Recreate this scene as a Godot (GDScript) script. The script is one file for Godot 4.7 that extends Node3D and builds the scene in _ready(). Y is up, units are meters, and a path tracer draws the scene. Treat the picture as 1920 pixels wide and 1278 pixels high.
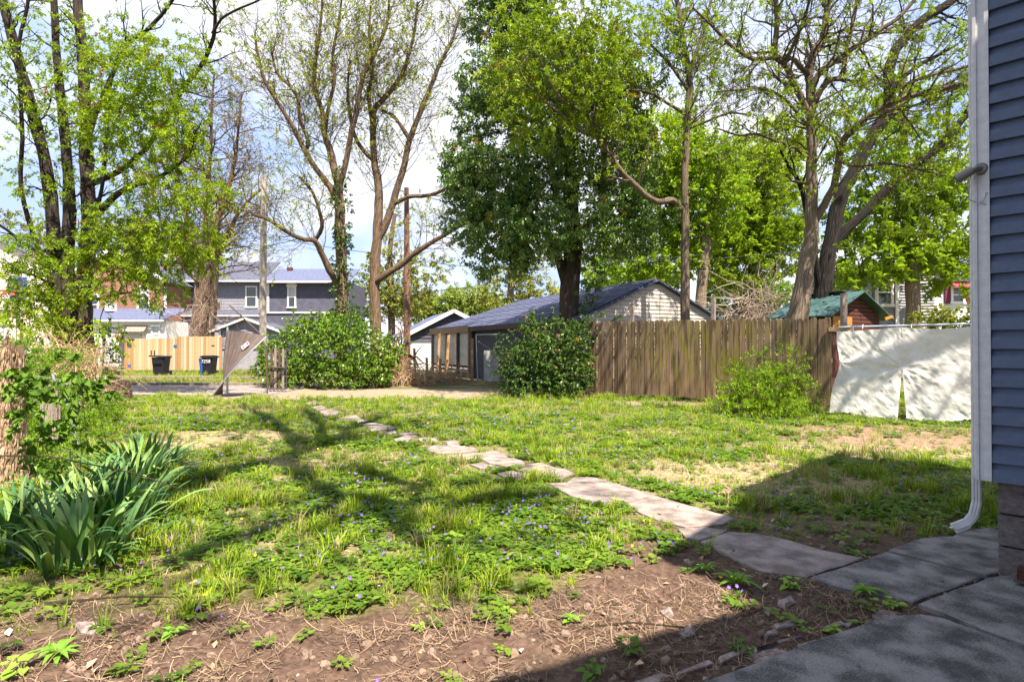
extends Node3D
# A back yard in spring: lawn with a slab path, old board fence, trees, garages and an alley behind.
# Axes: x to the right, y up, depth "d" away from the house along -z. Metres.

var rng := RandomNumberGenerator.new()
var nz := FastNoiseLite.new()
var M := {}
var taken := {}
var STEMS_LEFT := [
	[-13.766,-0.189,19,0.332,-13.784,0.709,19,0.294,-13.853,1.918,19,0.256,-13.905,2.955,19,0.243,-13.818,4.336,19,0.23,-13.732,5.718,19,0.217,-13.853,7.445,19,0.205,-13.905,9.173,19,0.179,-13.991,10.9,19,0.153,-14.164,12.627,19,0.141,-14.198,15.218,19,0.102],
	[-14.164,-0.12,19,0.256,-14.312,1.228,18.922,0.229,-14.305,2.257,18.844,0.216,-14.297,3.959,18.767,0.215,-14.136,5.647,18.689,0.176,-14.178,7.322,18.611,0.15,-14.288,8.982,18.533,0.137,-14.395,10.628,18.456,0.112,-14.452,12.26,18.378,0.099,-14.557,14.543,18.3,0.074],
	[-14.322,0.545,18.8,0.253,-14.425,2.251,18.711,0.239,-14.559,3.939,18.622,0.213,-14.574,5.612,18.533,0.187,-14.756,7.269,18.444,0.174,-15.018,8.575,18.356,0.161,-15.361,10.035,18.267,0.147,-15.616,11.15,18.178,0.135,-15.787,12.089,18.089,0.122,-16.036,13.509,18,0.097],
	[-13.865,0.374,18.2,0.11,-13.699,1.4,18.111,0.097,-13.484,2.219,18.022,0.097,-13.238,3.112,17.933,0.097,-13.059,4.158,17.844,0.072,-12.623,5.435,17.756,0.06,-12.335,6.539,17.667,0.053,-12.193,7.792,17.578,0.047,-12.083,8.873,17.489,0.041,-11.785,10.1,17.4,0.035],
	[-14.469,3.407,18.4,0.074,-14.891,4.875,18.2,0.067,-15.12,6.309,18,0.061,-14.92,7.711,17.8,0.06,-14.848,9.4,17.6,0.053,-14.711,10.416,17.4,0.047,-14.307,11.407,17.2,0.046,-14.064,12.218,17,0.034],
	[-13.673,5.331,18.8,0.114,-12.606,5.992,18.367,0.099,-11.738,6.291,17.933,0.084,-10.659,6.411,17.5,0.071,-9.619,6.83,17.067,0.057,-9.148,7.07,16.633,0.056,-8.777,7.438,16.2,0.044],
	[-13.797,7.414,18.9,0.089,-13.302,8.771,18.64,0.075,-12.164,10.841,18.38,0.062,-11.366,11.201,18.12,0.061,-10.554,11.791,17.86,0.048,-9.92,12.44,17.6,0.036],
	[-13.66,6.64,18.9,0.102,-12.454,6.954,18.512,0.087,-11.205,7.744,18.125,0.079,-10.078,9.14,17.738,0.072,-9.306,9.681,17.35,0.064,-8.743,10.19,16.962,0.057,-8.438,10.592,16.575,0.05,-8.27,10.965,16.188,0.044,-8.044,11.742,15.8,0.032],
	[-8.167,9.928,15.9,0.043,-7.834,10.235,15.725,0.037,-7.351,10.377,15.55,0.031,-6.779,10.485,15.375,0.026,-6.218,10.658,15.2,0.02],
	[-14.035,4.782,18.6,0.075,-14.56,4.378,18.2,0.061,-14.887,4.555,17.8,0.048,-15.027,4.88,17.4,0.041,-15.223,5.109,17,0.034],
	[-13.78,2.946,18.9,0.064,-12.917,2.9,18.333,0.049,-12.033,2.983,17.767,0.036,-11.18,2.995,17.2,0.029],
	[-14.237,2.076,18.6,0.063,-14.207,3.207,18.067,0.049,-14.345,3.552,17.533,0.041,-14.605,3.595,17,0.034]]
var LEAVES_LEFT := [[-10.715,8.945,16.6,1.056,0.905,0.981,1], [-9.514,9.304,16.1,1.025,0.659,0.842,1], [-11.84,8.12,17.6,1.12,0.96,1.04,1], [-10.111,7.889,16.6,1.056,0.905,0.981,1], [-9.075,7.255,16.1,0.659,0.732,0.695,1], [-10.639,6.531,16.6,0.905,0.604,0.755,1], [-9.221,5.791,16.1,0.878,0.439,0.659,1], [-8.187,5.494,15.8,0.546,0.402,0.474,1], [-11.037,4.975,17.1,1.244,0.622,0.933,1], [-9.507,4.569,16.6,1.056,0.528,0.792,1.2], [-12,4.28,17.6,0.96,0.64,0.8,1.4], [-10.415,3.887,17.1,0.933,0.466,0.7,1.4], [-11.504,3.265,17.1,0.777,0.466,0.622,1.2], [-10.08,3.08,16.8,0.611,0.382,0.496,0.9], [-13.991,4.198,17.1,0.855,0.622,0.738,0.7], [-14.613,3.11,17.1,0.777,0.7,0.738,0.9], [-14.16,2.68,17.6,0.8,0.64,0.72,0.8], [-13.291,3.433,17.2,0.782,0.782,0.782,0.7], [-14.4,6.68,17.6,0.8,0.96,0.88,0.35], [-13.44,9.56,17.6,1.28,1.44,1.36,0.3], [-14.72,9.24,17.6,0.8,1.12,0.96,0.3], [-12.982,1.553,16.8,0.916,0.611,0.764,0.6], [-13.884,2.004,16.6,0.83,0.453,0.641,1], [-12.16,10.52,17.6,0.96,0.8,0.88,0.5], [-9.28,4.28,17.6,0.48,0.64,0.56,0.8], [-11.124,1.546,16.1,0.366,0.585,0.476,0.5]]
var STEMS_BUD := [
	[-19.309,1.564,36,0.494,-19.113,3.036,36,0.38,-18.916,4.345,36,0.361,-18.785,5.982,36,0.342,-18.589,7.618,36,0.247,-18.164,8.927,36,0.19,-17.673,10.564,36,0.152,-17.149,12.527,36,0.114,-16.855,14.818,36,0.076,-16.691,17.109,36,0.057],
	[-19.636,1.662,36,0.304,-19.451,3.371,36.143,0.267,-19.396,5.358,36.286,0.249,-19.671,7.361,36.429,0.192,-20.281,9.047,36.571,0.154,-20.86,11.079,36.714,0.116,-21.109,13.127,36.857,0.087,-21.46,15.527,37,0.059],
	[-18.692,1.729,36.2,0.267,-18.418,3.366,36.05,0.228,-18.211,5.316,35.9,0.208,-18.07,6.925,35.75,0.17,-17.735,7.711,35.6,0.15,-17.08,8.49,35.45,0.131,-16.527,9.423,35.3,0.112,-15.658,10.347,35.15,0.074,-14.636,11.105,35,0.055],
	[-18.916,6.309,36,0.171,-18.903,8.62,36.1,0.152,-18.89,10.944,36.2,0.134,-18.744,13.28,36.3,0.105,-18.729,15.96,36.4,0.077,-18.648,18.323,36.5,0.058],
	[-19.244,5.327,36,0.133,-19.988,6.275,35.75,0.113,-20.816,7.855,35.5,0.094,-21.31,9.411,35.25,0.074,-21.573,10.945,35,0.055]]
var STEMS_SPARSE := [
	[-7.273,-0.009,25,0.273,-7.273,1.627,25,0.255,-7.273,3.445,25,0.236,-7.273,5.036,25,0.227,-7.341,6.627,25,0.218,-7.432,8.332,25,0.182,-7.659,9.241,25,0.164,-7.841,9.968,25,0.145,-8.023,10.491,25,0.127,-8.114,11.4,25,0.109,-8.409,12.286,25,0.091,-8.477,12.877,25,0.082,-8.364,14.127,25,0.073,-8.182,15.491,25,0.055,-8.114,16.855,25,0.036],
	[-7.409,8.218,25,0.136,-7.187,8.836,24.938,0.127,-6.807,10.672,24.875,0.109,-6.564,11.686,24.812,0.099,-6.322,12.852,24.75,0.09,-5.947,13.564,24.688,0.081,-5.328,14.854,24.625,0.063,-5.18,15.914,24.562,0.054,-5.1,17.214,24.5,0.036],
	[-7.568,7.65,25,0.127,-7.737,8.212,24.812,0.117,-8.417,9.123,24.625,0.107,-8.909,10.064,24.438,0.098,-9.171,10.659,24.25,0.088,-9.603,11.375,24.062,0.079,-10.093,12.231,23.875,0.069,-10.293,13.136,23.688,0.052,-10.361,14.005,23.5,0.034],
	[-7.909,8.332,25,0.109,-7.983,8.455,24.875,0.1,-8.685,9.59,24.75,0.09,-8.574,10.064,24.625,0.086,-8.887,10.91,24.5,0.08,-8.93,11.726,24.375,0.071,-9.237,12.246,24.25,0.062,-9.76,12.783,24.125,0.053,-9.927,13.836,24,0.035],
	[-8.023,10.491,25,0.091,-7.838,11.595,24.92,0.082,-7.565,12.691,24.84,0.072,-7.608,13.78,24.76,0.063,-7.359,15.086,24.68,0.054,-7.156,16.384,24.6,0.036],
	[-7.273,3.445,25,0.145,-7.451,4.205,24.688,0.144,-7.601,4.569,24.375,0.133,-7.875,5.338,24.062,0.122,-8.01,5.697,23.75,0.112,-8.331,5.704,23.438,0.085,-8.809,5.878,23.125,0.076,-9.395,6.294,22.812,0.066,-10.023,6.514,22.5,0.049],
	[-8.432,5.923,25,0.091,-8.032,6.463,24.75,0.081,-8.063,7.08,24.5,0.071,-8.267,7.793,24.25,0.062,-8.727,8.382,24,0.052]]
var STEMS_SPARSE_B := [
	[-5.956,0.1,26,0.265,-6.004,1.636,26,0.246,-6.098,3.527,26,0.236,-6.075,4.945,26,0.227,-6.004,6.127,26,0.208,-5.933,7.309,26,0.189,-5.933,8.609,26,0.18,-6.145,9.767,26,0.151,-6.169,11.729,26,0.132,-5.862,12.273,26,0.123,-5.318,12.887,26,0.104,-4.845,13.667,26,0.085,-4.396,15.204,26,0.066,-4.207,16.764,26,0.047],
	[-5.98,6.127,26,0.17,-5.555,6.955,26,0.161,-5.176,8.231,26,0.151,-4.775,9.555,26,0.142,-4.538,10.642,26,0.132,-4.089,11.8,26,0.113,-3.451,13.431,26,0.095,-3.002,14.424,26,0.076,-2.6,15.204,26,0.057,-2.316,16.291,26,0.038],
	[-5.247,7.758,26,0.104,-4.495,8.001,25.75,0.094,-3.709,7.984,25.5,0.083,-2.984,8.149,25.25,0.073,-2.5,8.559,25,0.055],
	[-6.004,4.236,26,0.142,-5.79,4.424,25.786,0.141,-4.835,4.98,25.571,0.13,-4.265,5.411,25.357,0.12,-3.52,5.834,25.143,0.101,-2.742,6.227,24.929,0.082,-1.955,6.635,24.714,0.063,-1.336,6.857,24.5,0.045],
	[-6.169,11.209,26,0.113,-6.419,12.573,26.15,0.095,-6.264,14.072,26.3,0.077,-6.492,15.587,26.45,0.058,-6.432,17.118,26.6,0.048],
	[-6.145,9.673,26,0.113,-6.593,10.112,25.9,0.094,-6.919,10.665,25.8,0.084,-7.126,11.563,25.7,0.075,-7.215,12.687,25.6,0.056,-7.07,13.918,25.5,0.046],
	[-4.538,10.618,26,0.095,-4.948,11.272,26.167,0.086,-5.386,11.814,26.333,0.077,-5.902,12.12,26.5,0.058]]
var STEMS_EVERGREEN := [
	[1.792,0.724,18.6,0.374,1.792,2.245,18.6,0.316,1.86,3.598,18.6,0.302,1.928,4.613,18.6,0.273,1.894,5.965,18.6,0.23,1.826,7.656,18.6,0.187,1.691,9.347,18.6,0.144,1.353,11.038,18.6,0.101,0.845,12.391,18.6,0.086,0.507,13.744,18.6,0.057],
	[1.792,2.922,18.6,0.172,1.546,3.92,18.48,0.143,1.168,4.905,18.36,0.113,0.332,5.711,18.24,0.085,-0.494,6.177,18.12,0.07,-1.309,6.473,18,0.056],
	[1.894,4.444,18.6,0.144,2.321,5.212,18.233,0.113,2.924,5.623,17.867,0.083,3.659,5.855,17.5,0.068],
	[1.86,6.811,18.6,0.115,0.852,7.872,18.733,0.087,-0.172,8.775,18.867,0.073,-1.209,9.345,19,0.059],
	[1.792,8.164,18.6,0.115,2.509,8.927,18.4,0.085,3.144,9.507,18.2,0.07,3.927,9.582,18,0.042]]
var LEAVES_EVERGREEN := [[-0.502,11.771,18.4,1.004,0.753,0.878,1], [0.418,11.102,18.4,1.004,1.004,1.004,1], [-0.753,9.764,18.4,0.92,0.836,0.878,1], [0.081,9.211,17.9,0.976,0.814,0.895,1], [-1.087,8.676,18.4,0.836,0.585,0.711,1], [0.982,8.927,18,1.309,1.309,1.309,1], [2.342,9.764,18.4,1.338,1.338,1.338,0.9], [3.345,9.095,18.4,0.92,1.004,0.962,0.8], [4.182,9.513,18.4,0.502,0.418,0.46,0.4], [-1.338,6.92,18.4,0.836,1.004,0.92,1], [-0.48,6.36,17.6,1.28,0.96,1.12,1.1], [0.791,6.62,17.4,1.265,1.107,1.186,1], [2.104,7.225,17.8,1.295,1.133,1.214,0.8], [3.475,7.191,18.2,1.075,1.075,1.075,1], [-1.422,5.415,18.4,0.669,0.753,0.711,1], [-0.475,4.88,17.4,1.107,0.791,0.949,1.2], [0.618,4.8,17,1.082,0.773,0.927,1.1], [2.056,5.038,17.4,1.107,0.87,0.989,0.8], [3.417,5.468,17.9,0.976,0.814,0.895,1], [-0.324,3.989,17.8,0.89,0.485,0.688,0.8], [0.64,4.28,17.6,0.64,0.48,0.56,0.7], [2.751,4.475,17.8,0.809,0.485,0.647,0.8], [3.847,4.913,18.4,0.669,0.669,0.669,0.6], [2.295,3.015,18.7,0.374,0.51,0.442,0.5], [2.465,3.78,18.7,0.374,0.425,0.399,0.4], [0,13.109,18.4,1.338,1.171,1.255,1]]
var STEMS_YOUNG := [
	[5.141,0.767,17.4,0.152,5.141,2.191,17.4,0.139,5.141,3.773,17.4,0.127,5.157,5.355,17.4,0.12,5.141,6.462,17.4,0.114,5.188,7.411,17.4,0.108,5.22,8.202,17.4,0.101,5.299,8.993,17.4,0.101,5.267,9.625,17.4,0.095,5.141,10.258,17.4,0.089,5.062,10.891,17.4,0.076,4.935,11.682,17.4,0.063,4.777,12.947,17.4,0.044],
	[5.283,9.467,17.4,0.076,5.552,10.284,17.45,0.063,5.807,11.105,17.5,0.051,5.983,11.77,17.55,0.045,6.112,12.76,17.6,0.032],
	[5.062,5.481,17.4,0.101,4.718,5.711,17.183,0.094,4.319,5.595,16.967,0.093,3.883,5.694,16.75,0.091,3.457,5.984,16.533,0.084,3.041,6.295,16.317,0.077,2.708,6.669,16.1,0.07,2.382,7.002,15.883,0.064,2.136,7.311,15.667,0.051,1.896,7.861,15.45,0.045,1.662,8.324,15.233,0.033,1.433,8.567,15.017,0.027,1.076,9.338,14.8,0.022],
	[2.24,6.93,15.4,0.039,1.792,6.982,15.16,0.033,1.289,7.3,14.92,0.033,0.801,7.606,14.68,0.027,0.328,7.964,14.44,0.021,0.065,8.5,14.2,0.017],
	[2.1,7.093,15.2,0.033,2.117,7.82,15.025,0.031,1.863,8.42,14.85,0.026,1.734,9.004,14.675,0.021,1.845,9.705,14.5,0.017],
	[1.909,7.4,15,0.033,1.333,7.533,14.667,0.028,0.912,7.915,14.333,0.023,0.636,8.4,14,0.02],
	[5.22,8.281,17.4,0.051,4.495,8.53,17.05,0.043,3.871,8.687,16.7,0.036,3.121,8.609,16.35,0.03,2.473,8.673,16,0.023],
	[5.252,8.993,17.4,0.051,4.709,9.719,17.267,0.044,4.128,10.2,17.133,0.037,3.555,10.518,17,0.027],
	[5.188,7.885,17.4,0.051,5.808,8.071,17.267,0.038,6.386,8.253,17.133,0.031,6.955,8.123,17,0.025]]
var LEAVES_YOUNG := [[0.345,9.691,15.2,0.829,0.622,0.725,1], [1.382,9.967,15.2,0.967,0.622,0.795,1], [2.411,10.193,15.6,0.851,0.638,0.745,1], [0,8.793,15.2,0.691,0.553,0.622,1], [0.967,8.862,15.2,0.967,0.691,0.829,1], [1.935,8.862,15.2,0.967,0.691,0.829,1], [2.873,9.444,15.8,0.718,0.718,0.718,1], [0.069,7.756,15.2,0.553,0.415,0.484,1], [1.105,7.756,15.2,0.898,0.553,0.725,1], [2.073,7.756,15.2,0.829,0.553,0.691,1], [2.695,7.498,15.6,0.567,0.567,0.567,0.7], [0.691,7.135,15.2,0.829,0.345,0.587,0.8], [3.387,10.531,16.2,0.884,0.589,0.736,0.5], [3.895,9.342,16.8,0.764,0.916,0.84,0.4], [5.853,10.416,17.4,0.949,1.265,1.107,0.35], [4.904,10.733,17.4,0.949,1.107,1.028,0.45], [4.327,7.427,17,0.618,0.618,0.618,0.5]]
var STEMS_SPREAD := [
	[6.969,0.727,14.8,0.384,7.104,1.535,14.8,0.3,7.265,2.342,14.8,0.242,7.4,3.149,14.8,0.209,7.535,3.956,14.8,0.184,7.575,4.495,14.8,0.167,7.588,5.288,14.8,0.15,7.588,6.163,14.8,0.133,7.588,7.051,14.8,0.121,7.561,7.939,14.8,0.108,7.535,8.383,14.8,0.1,7.696,8.908,14.8,0.092,7.911,9.257,14.8,0.083,7.979,9.796,14.8,0.075,8.019,10.145,14.8,0.067,8.073,11.222,14.8,0.05],
	[7.548,6.984,14.8,0.083,7.458,7.23,14.675,0.083,7.169,7.656,14.55,0.082,6.976,7.904,14.425,0.077,6.708,8.277,14.3,0.073,6.392,8.5,14.175,0.068,6.386,9.153,14.05,0.059,6.304,9.628,13.925,0.055,6.147,10.558,13.8,0.039],
	[7.588,7.791,14.8,0.083,7.608,8.043,14.733,0.075,7.8,8.32,14.667,0.074,8.163,8.594,14.6,0.07,8.469,8.812,14.533,0.066,8.864,9.041,14.467,0.061,9.164,9.268,14.4,0.057,9.447,9.427,14.333,0.048,9.857,9.895,14.267,0.04,10.198,10.565,14.2,0.032],
	[7.642,7.455,14.8,0.075,7.821,7.84,14.883,0.075,8.136,8.23,14.967,0.072,8.496,8.364,15.05,0.068,8.667,9.104,15.133,0.06,8.922,9.977,15.217,0.051,9.11,10.858,15.3,0.043],
	[7.588,4.427,14.8,0.1,7.795,4.966,14.582,0.095,7.913,5.343,14.364,0.089,7.921,5.952,14.145,0.084,7.939,6.363,13.927,0.078,8.151,6.634,13.709,0.073,8.462,6.87,13.491,0.068,8.724,6.987,13.273,0.064,9.091,7.049,13.055,0.059,9.441,7.071,12.836,0.054,9.877,7.124,12.618,0.05,10.371,7.375,12.4,0.035],
	[7.535,8.329,14.8,0.067,7.274,8.317,14.575,0.066,6.901,8.471,14.35,0.057,6.369,8.398,14.125,0.052,5.737,8.249,13.9,0.047,5.184,8.424,13.675,0.042,4.818,8.59,13.45,0.038,4.46,8.746,13.225,0.03,4.018,8.964,13,0.022],
	[8.627,6.895,13,0.037,8.692,7.155,12.92,0.033,8.988,7.295,12.84,0.033,9.338,7.374,12.76,0.029,9.798,7.452,12.68,0.025,10.195,7.585,12.6,0.021],
	[6.822,8.461,14.6,0.049,6.971,9.016,14.2,0.04,6.963,9.304,13.8,0.035,6.944,9.805,13.4,0.026],
	[7.588,6.109,14.8,0.05,7.015,6.364,14.56,0.041,6.444,6.451,14.32,0.036,5.888,6.52,14.08,0.032,5.347,6.408,13.84,0.023,4.822,6.469,13.6,0.015],
	[7.715,5.791,13.8,0.047,8.036,5.604,13.6,0.038,8.527,5.603,13.4,0.034,9.12,5.42,13.2,0.03,9.691,5.182,13,0.022],
	[7.535,6.916,14.8,0.042,6.878,7.485,14.55,0.037,6.24,7.705,14.3,0.032,5.62,7.595,14.05,0.028,4.893,7.422,13.8,0.019]]
var STEMS_LEAN := [
	[8.991,0.775,17.2,0.352,9.069,2.182,17.2,0.281,9.194,3.433,17.2,0.239,9.382,4.527,17.2,0.218,9.663,5.809,17.2,0.197,10.07,6.576,17.2,0.183,10.383,7.201,17.2,0.176,10.789,7.873,17.2,0.169,11.055,8.28,17.2,0.162,11.117,8.999,17.2,0.155,11.102,9.515,17.2,0.148,11.305,10.125,17.2,0.141,11.618,10.532,17.2,0.134,12.134,11.048,17.2,0.127,12.65,11.36,17.2,0.12,13.135,11.72,17.2,0.113,13.916,12.502,17.2,0.091,14.542,13.596,17.2,0.07],
	[9.319,4.215,17.2,0.141,9.794,4.82,17.1,0.133,10.463,5.526,17,0.125,11.215,6.316,16.9,0.118,12.142,7.02,16.8,0.103,12.525,7.473,16.7,0.096,12.993,8.04,16.6,0.081,13.65,8.6,16.5,0.061],
	[11.133,9.062,17.2,0.07,11.672,9.444,17.35,0.064,12.33,9.911,17.5,0.057,12.917,10.225,17.65,0.051,13.593,10.624,17.8,0.036],
	[9.069,2.807,17.2,0.099,8.758,4.021,16.96,0.09,8.436,5.2,16.72,0.075,8.09,6.044,16.48,0.061,7.677,6.42,16.24,0.04,7.345,6.782,16,0.026]]
var LEAVES_SPREAD := [[4.905,7.855,14.2,0.904,0.775,0.839,0.35], [5.68,9.016,14.2,0.904,0.775,0.839,0.4], [6.147,7.296,13.8,0.753,0.753,0.753,0.5], [7.065,6.516,13.4,0.731,0.609,0.67,0.8], [7.68,6.8,13.2,0.72,0.6,0.66,0.9], [8.4,7.4,13.2,0.84,0.72,0.78,0.7], [9.076,7.684,12.8,0.698,0.582,0.64,0.8], [9.393,6.669,12.6,0.573,0.573,0.573,0.9], [8.16,5.6,13.2,0.84,0.6,0.72,0.9], [8.982,5.773,13,0.709,0.591,0.65,1], [9.658,5.473,12.8,0.524,0.698,0.611,1], [7.418,5.356,13.6,0.495,0.618,0.556,0.7], [9.149,4.491,13.6,0.742,0.495,0.618,0.9], [9.84,4.16,13.2,0.6,0.48,0.54,1], [8.262,9.016,14.2,0.904,0.645,0.775,0.35], [6.971,9.275,14.2,0.775,0.645,0.71,0.3], [8.52,3.724,14.2,0.516,0.516,0.516,0.6], [6.273,6.293,13.8,0.753,0.502,0.627,0.5]]
var BG_A_STEM := [
	[9.864,1.682,31,0.31,10.033,4.5,31,0.282,10.258,6.755,31,0.268,10.315,7.882,31,0.225,10.85,9.573,31,0.169,10.991,11.545,31,0.113]]
var BG_A_LEAVES := [[7.891,12.109,31,1.973,1.691,1.832,1], [9.582,10.7,31,1.691,1.691,1.691,0.9], [7.855,9.545,32,1.745,1.745,1.745,1.1], [9.6,7.8,32,1.455,1.455,1.455,1], [10.709,9.009,31,1.409,1.409,1.409,0.7], [8.436,6.345,32,1.745,1.164,1.455,1], [5.818,5.764,32,1.164,1.164,1.164,0.8], [10.991,11.545,31,1.409,1.409,1.409,0.5]]
var BG_B_STEM := [
	[15.545,1.745,38,0.311,15.615,6.582,38,0.276,15.718,10.727,38,0.207,15.891,13.491,38,0.138]]
var BG_B_LEAVES := [[15.2,12.455,38,2.418,2.073,2.245,1], [16.927,10.382,38,2.073,2.073,2.073,1], [14.855,9,38,2.418,1.727,2.073,1], [16.582,13.836,38,2.073,1.555,1.814,0.7], [17.618,7.618,38,1.727,1.727,1.727,0.9], [14.509,6.582,38,2.073,1.727,1.9,0.9], [13.473,7.964,38,1.382,1.727,1.555,0.8], [17.964,15.218,38,1.727,1.382,1.555,0.5]]
var BG_C_STEM := [
	[16.407,1.618,24,0.284,16.407,3.8,24,0.262,16.276,5.982,24,0.218,16.102,8.6,24,0.196,16.036,10.782,24,0.153,16.036,12.964,24,0.109]]
var BG_C_LEAVES := [[14.836,6.855,24,1.309,1.091,1.2,0.8], [16.145,7.945,24,1.527,1.309,1.418,0.8], [17.673,7.509,24,1.309,1.309,1.309,0.9], [15.055,5.109,24,1.309,0.873,1.091,0.9], [17.018,5.327,24,1.309,0.873,1.091,1], [18.109,4.673,24,0.873,0.873,0.873,1], [13.964,4.673,24,0.873,1.091,0.982,0.7], [14.4,10.345,24,1.309,1.309,1.309,0.5], [17.018,10.782,24,1.309,1.309,1.309,0.5]]
var BG_D_STEM := [
	[11.6,1.8,44,0.28,11.52,5.8,44,0.24,11.4,8.2,44,0.16]]
var BG_D_LEAVES := [[8.8,5,44,2,1.4,1.7,1], [10.8,5.8,44,1.6,1.6,1.6,1], [7.2,6.6,44,1.6,1.4,1.5,0.8], [16.8,5,44,2.4,1.6,2,1], [19.2,5,44,2,1.6,1.8,1]]
var BG_E_STEM := [
	[-0.273,1.945,60,0.382,-0.109,7.4,60,0.327,0.109,10.673,60,0.273,0.818,12.855,60,0.164]]
var BG_E_LEAVES := [[-0.545,7.4,60,2.727,2.182,2.455,0.5], [1.364,9.582,60,2.182,2.182,2.182,0.35], [2.727,6.309,60,2.182,1.636,1.909,0.6]]
var BG_F_STEM := [
	[-7.841,2.082,75,0.273,-7.773,5.491,75,0.239,-7.5,7.536,75,0.136]]
var BG_F_LEAVES := [[-8.864,6.514,75,3.068,1.705,2.386,1], [-5.455,7.195,75,3.068,2.045,2.557,1], [-11.591,6.173,75,3.068,1.705,2.386,0.9], [-3.068,6.514,75,2.386,1.5,1.943,1]]
var BG_G_STEM := [
	[-12.682,1.964,62,0.395,-12.795,7.6,62,0.338,-12.964,11.545,62,0.282,-12.4,15.491,62,0.169]]
var BG_G_LEAVES := [[-12.682,8.727,62,2.818,2.818,2.818,0.45], [-10.709,6.473,62,2.255,1.691,1.973,0.8], [-15.218,6.473,62,2.536,2.255,2.395,0.5], [-9.018,9.855,62,2.255,1.973,2.114,0.3]]
var BG_H_STEM := [
	[-40.091,2.036,70,0.509,-40.091,7.127,70,0.445,-39.773,12.218,70,0.318]]
var BG_H_LEAVES := [[-42,12.855,70,3.818,3.182,3.5,0.5], [-36.273,12.855,70,3.182,3.182,3.182,0.5], [-57.273,15.4,70,3.818,1.909,2.864,0.2], [-46.455,14.764,70,3.818,2.545,3.182,0.4]]
var BUSH_BIG := [[-8.014,1.027,20.5,0.745,0.839,0.792,1], [-6.978,1.4,20.2,0.918,1.01,0.964,1], [-5.818,1.309,20,1,1.055,1.027,1], [-4.958,1.125,20.2,0.826,0.826,0.826,1], [-6.873,2.068,21,0.859,0.477,0.668,1], [-7.2,0.68,19.8,0.9,0.54,0.72,1], [-5.524,0.598,19.6,0.891,0.499,0.695,1], [-4.751,0.669,20.1,0.548,0.548,0.548,1], [-4.422,1.212,20.7,0.414,0.527,0.47,0.7], [-8.12,0.385,20.3,0.461,0.369,0.415,1], [-5.795,2.16,20.9,0.57,0.418,0.494,0.7], [-8.694,1.494,20.7,0.263,0.339,0.301,0.7], [-4.122,1.589,20.8,0.246,0.34,0.293,0.6], [-6.675,2.589,21.1,0.307,0.23,0.269,0.6], [-7.676,2.274,20.9,0.38,0.228,0.304,0.6], [-8.405,0.669,20.1,0.329,0.256,0.292,0.7], [-4.193,0.468,20.5,0.298,0.261,0.28,0.6]]
var BUSH_MID := [[0.604,0.947,16.6,0.755,0.755,0.755,1], [1.342,1.102,16.4,0.745,0.82,0.783,1], [1.063,1.704,16.7,0.759,0.607,0.683,1], [0.151,0.645,16.6,0.528,0.528,0.528,1], [1.464,0.522,16.1,0.659,0.439,0.549,1], [0.589,0.443,16.2,0.663,0.368,0.515,1], [1.886,0.796,16.6,0.332,0.604,0.468,0.9], [1.997,1.861,16.9,0.384,0.384,0.384,0.8], [0,1.4,16.8,0.382,0.535,0.458,0.6], [2.643,2.177,17.1,0.389,0.218,0.303,0.4]]
var IVY_TRUNK := [[-7.244,7.059,24.9,0.317,1.358,0.838,1], [-7.198,5.248,24.9,0.34,1.132,0.736,1], [-7.221,3.437,24.9,0.407,1.132,0.77,1], [-7.244,8.644,24.9,0.204,0.679,0.441,0.7], [-7.102,2.302,24.8,0.789,0.902,0.845,0.8], [-6.493,2.527,24.8,0.676,0.676,0.676,0.6], [-6.087,1.625,24.8,0.564,0.676,0.62,0.6]]
var WEED_FENCE := [[4.88,0.679,12.2,0.355,0.311,0.333,1], [5.085,0.426,11.9,0.487,0.346,0.416,1], [5.61,0.575,12.1,0.352,0.385,0.368,1], [4.544,0.318,11.9,0.346,0.27,0.308,1], [5.273,0.187,11.6,0.422,0.232,0.327,1], [5.815,0.953,12.3,0.179,0.391,0.285,0.8], [4.864,0.953,12.3,0.157,0.28,0.218,0.6], [5.989,0.346,12.2,0.222,0.311,0.266,0.9], [5.102,0.956,12.2,0.111,0.222,0.166,0.5]]
var GATE_VINE := [[-12.477,1.566,18.3,0.333,0.499,0.416,1], [-12.56,0.901,18.3,0.333,0.499,0.416,1], [-12.56,2.032,18.3,0.399,0.133,0.266,0.8], [-12.588,0.577,18.1,0.23,0.362,0.296,0.9]]
var VERGE_LEFT := [[-7.341,0.45,9.5,0.518,0.363,0.44,1.3], [-7.636,0.302,10.5,0.477,0.267,0.372,1.3], [-8.447,0.987,10.1,0.505,0.505,0.505,1.2], [-9.043,0.877,11.5,0.523,0.47,0.497,0.8], [-9.318,0.4,12.5,0.398,0.227,0.312,1], [-7.445,0.242,9.1,0.414,0.248,0.331,1], [-6.414,0.241,8.5,0.348,0.193,0.27,1], [-8.877,0.636,10.5,0.477,0.43,0.453,1], [-8.455,0.287,12,0.436,0.131,0.284,0.7], [-5.2,0.041,6.5,0.295,0.207,0.251,1], [-5.555,0.159,6.5,0.236,0.236,0.236,0.9]]
var HEDGE_RIGHT := [[10.773,2.055,15,0.477,0.191,0.334,1], [11.318,2.082,15,0.477,0.218,0.348,1], [10.432,1.973,15,0.273,0.136,0.205,0.8], [11.659,2.082,15,0.273,0.218,0.245,1]]
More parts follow.
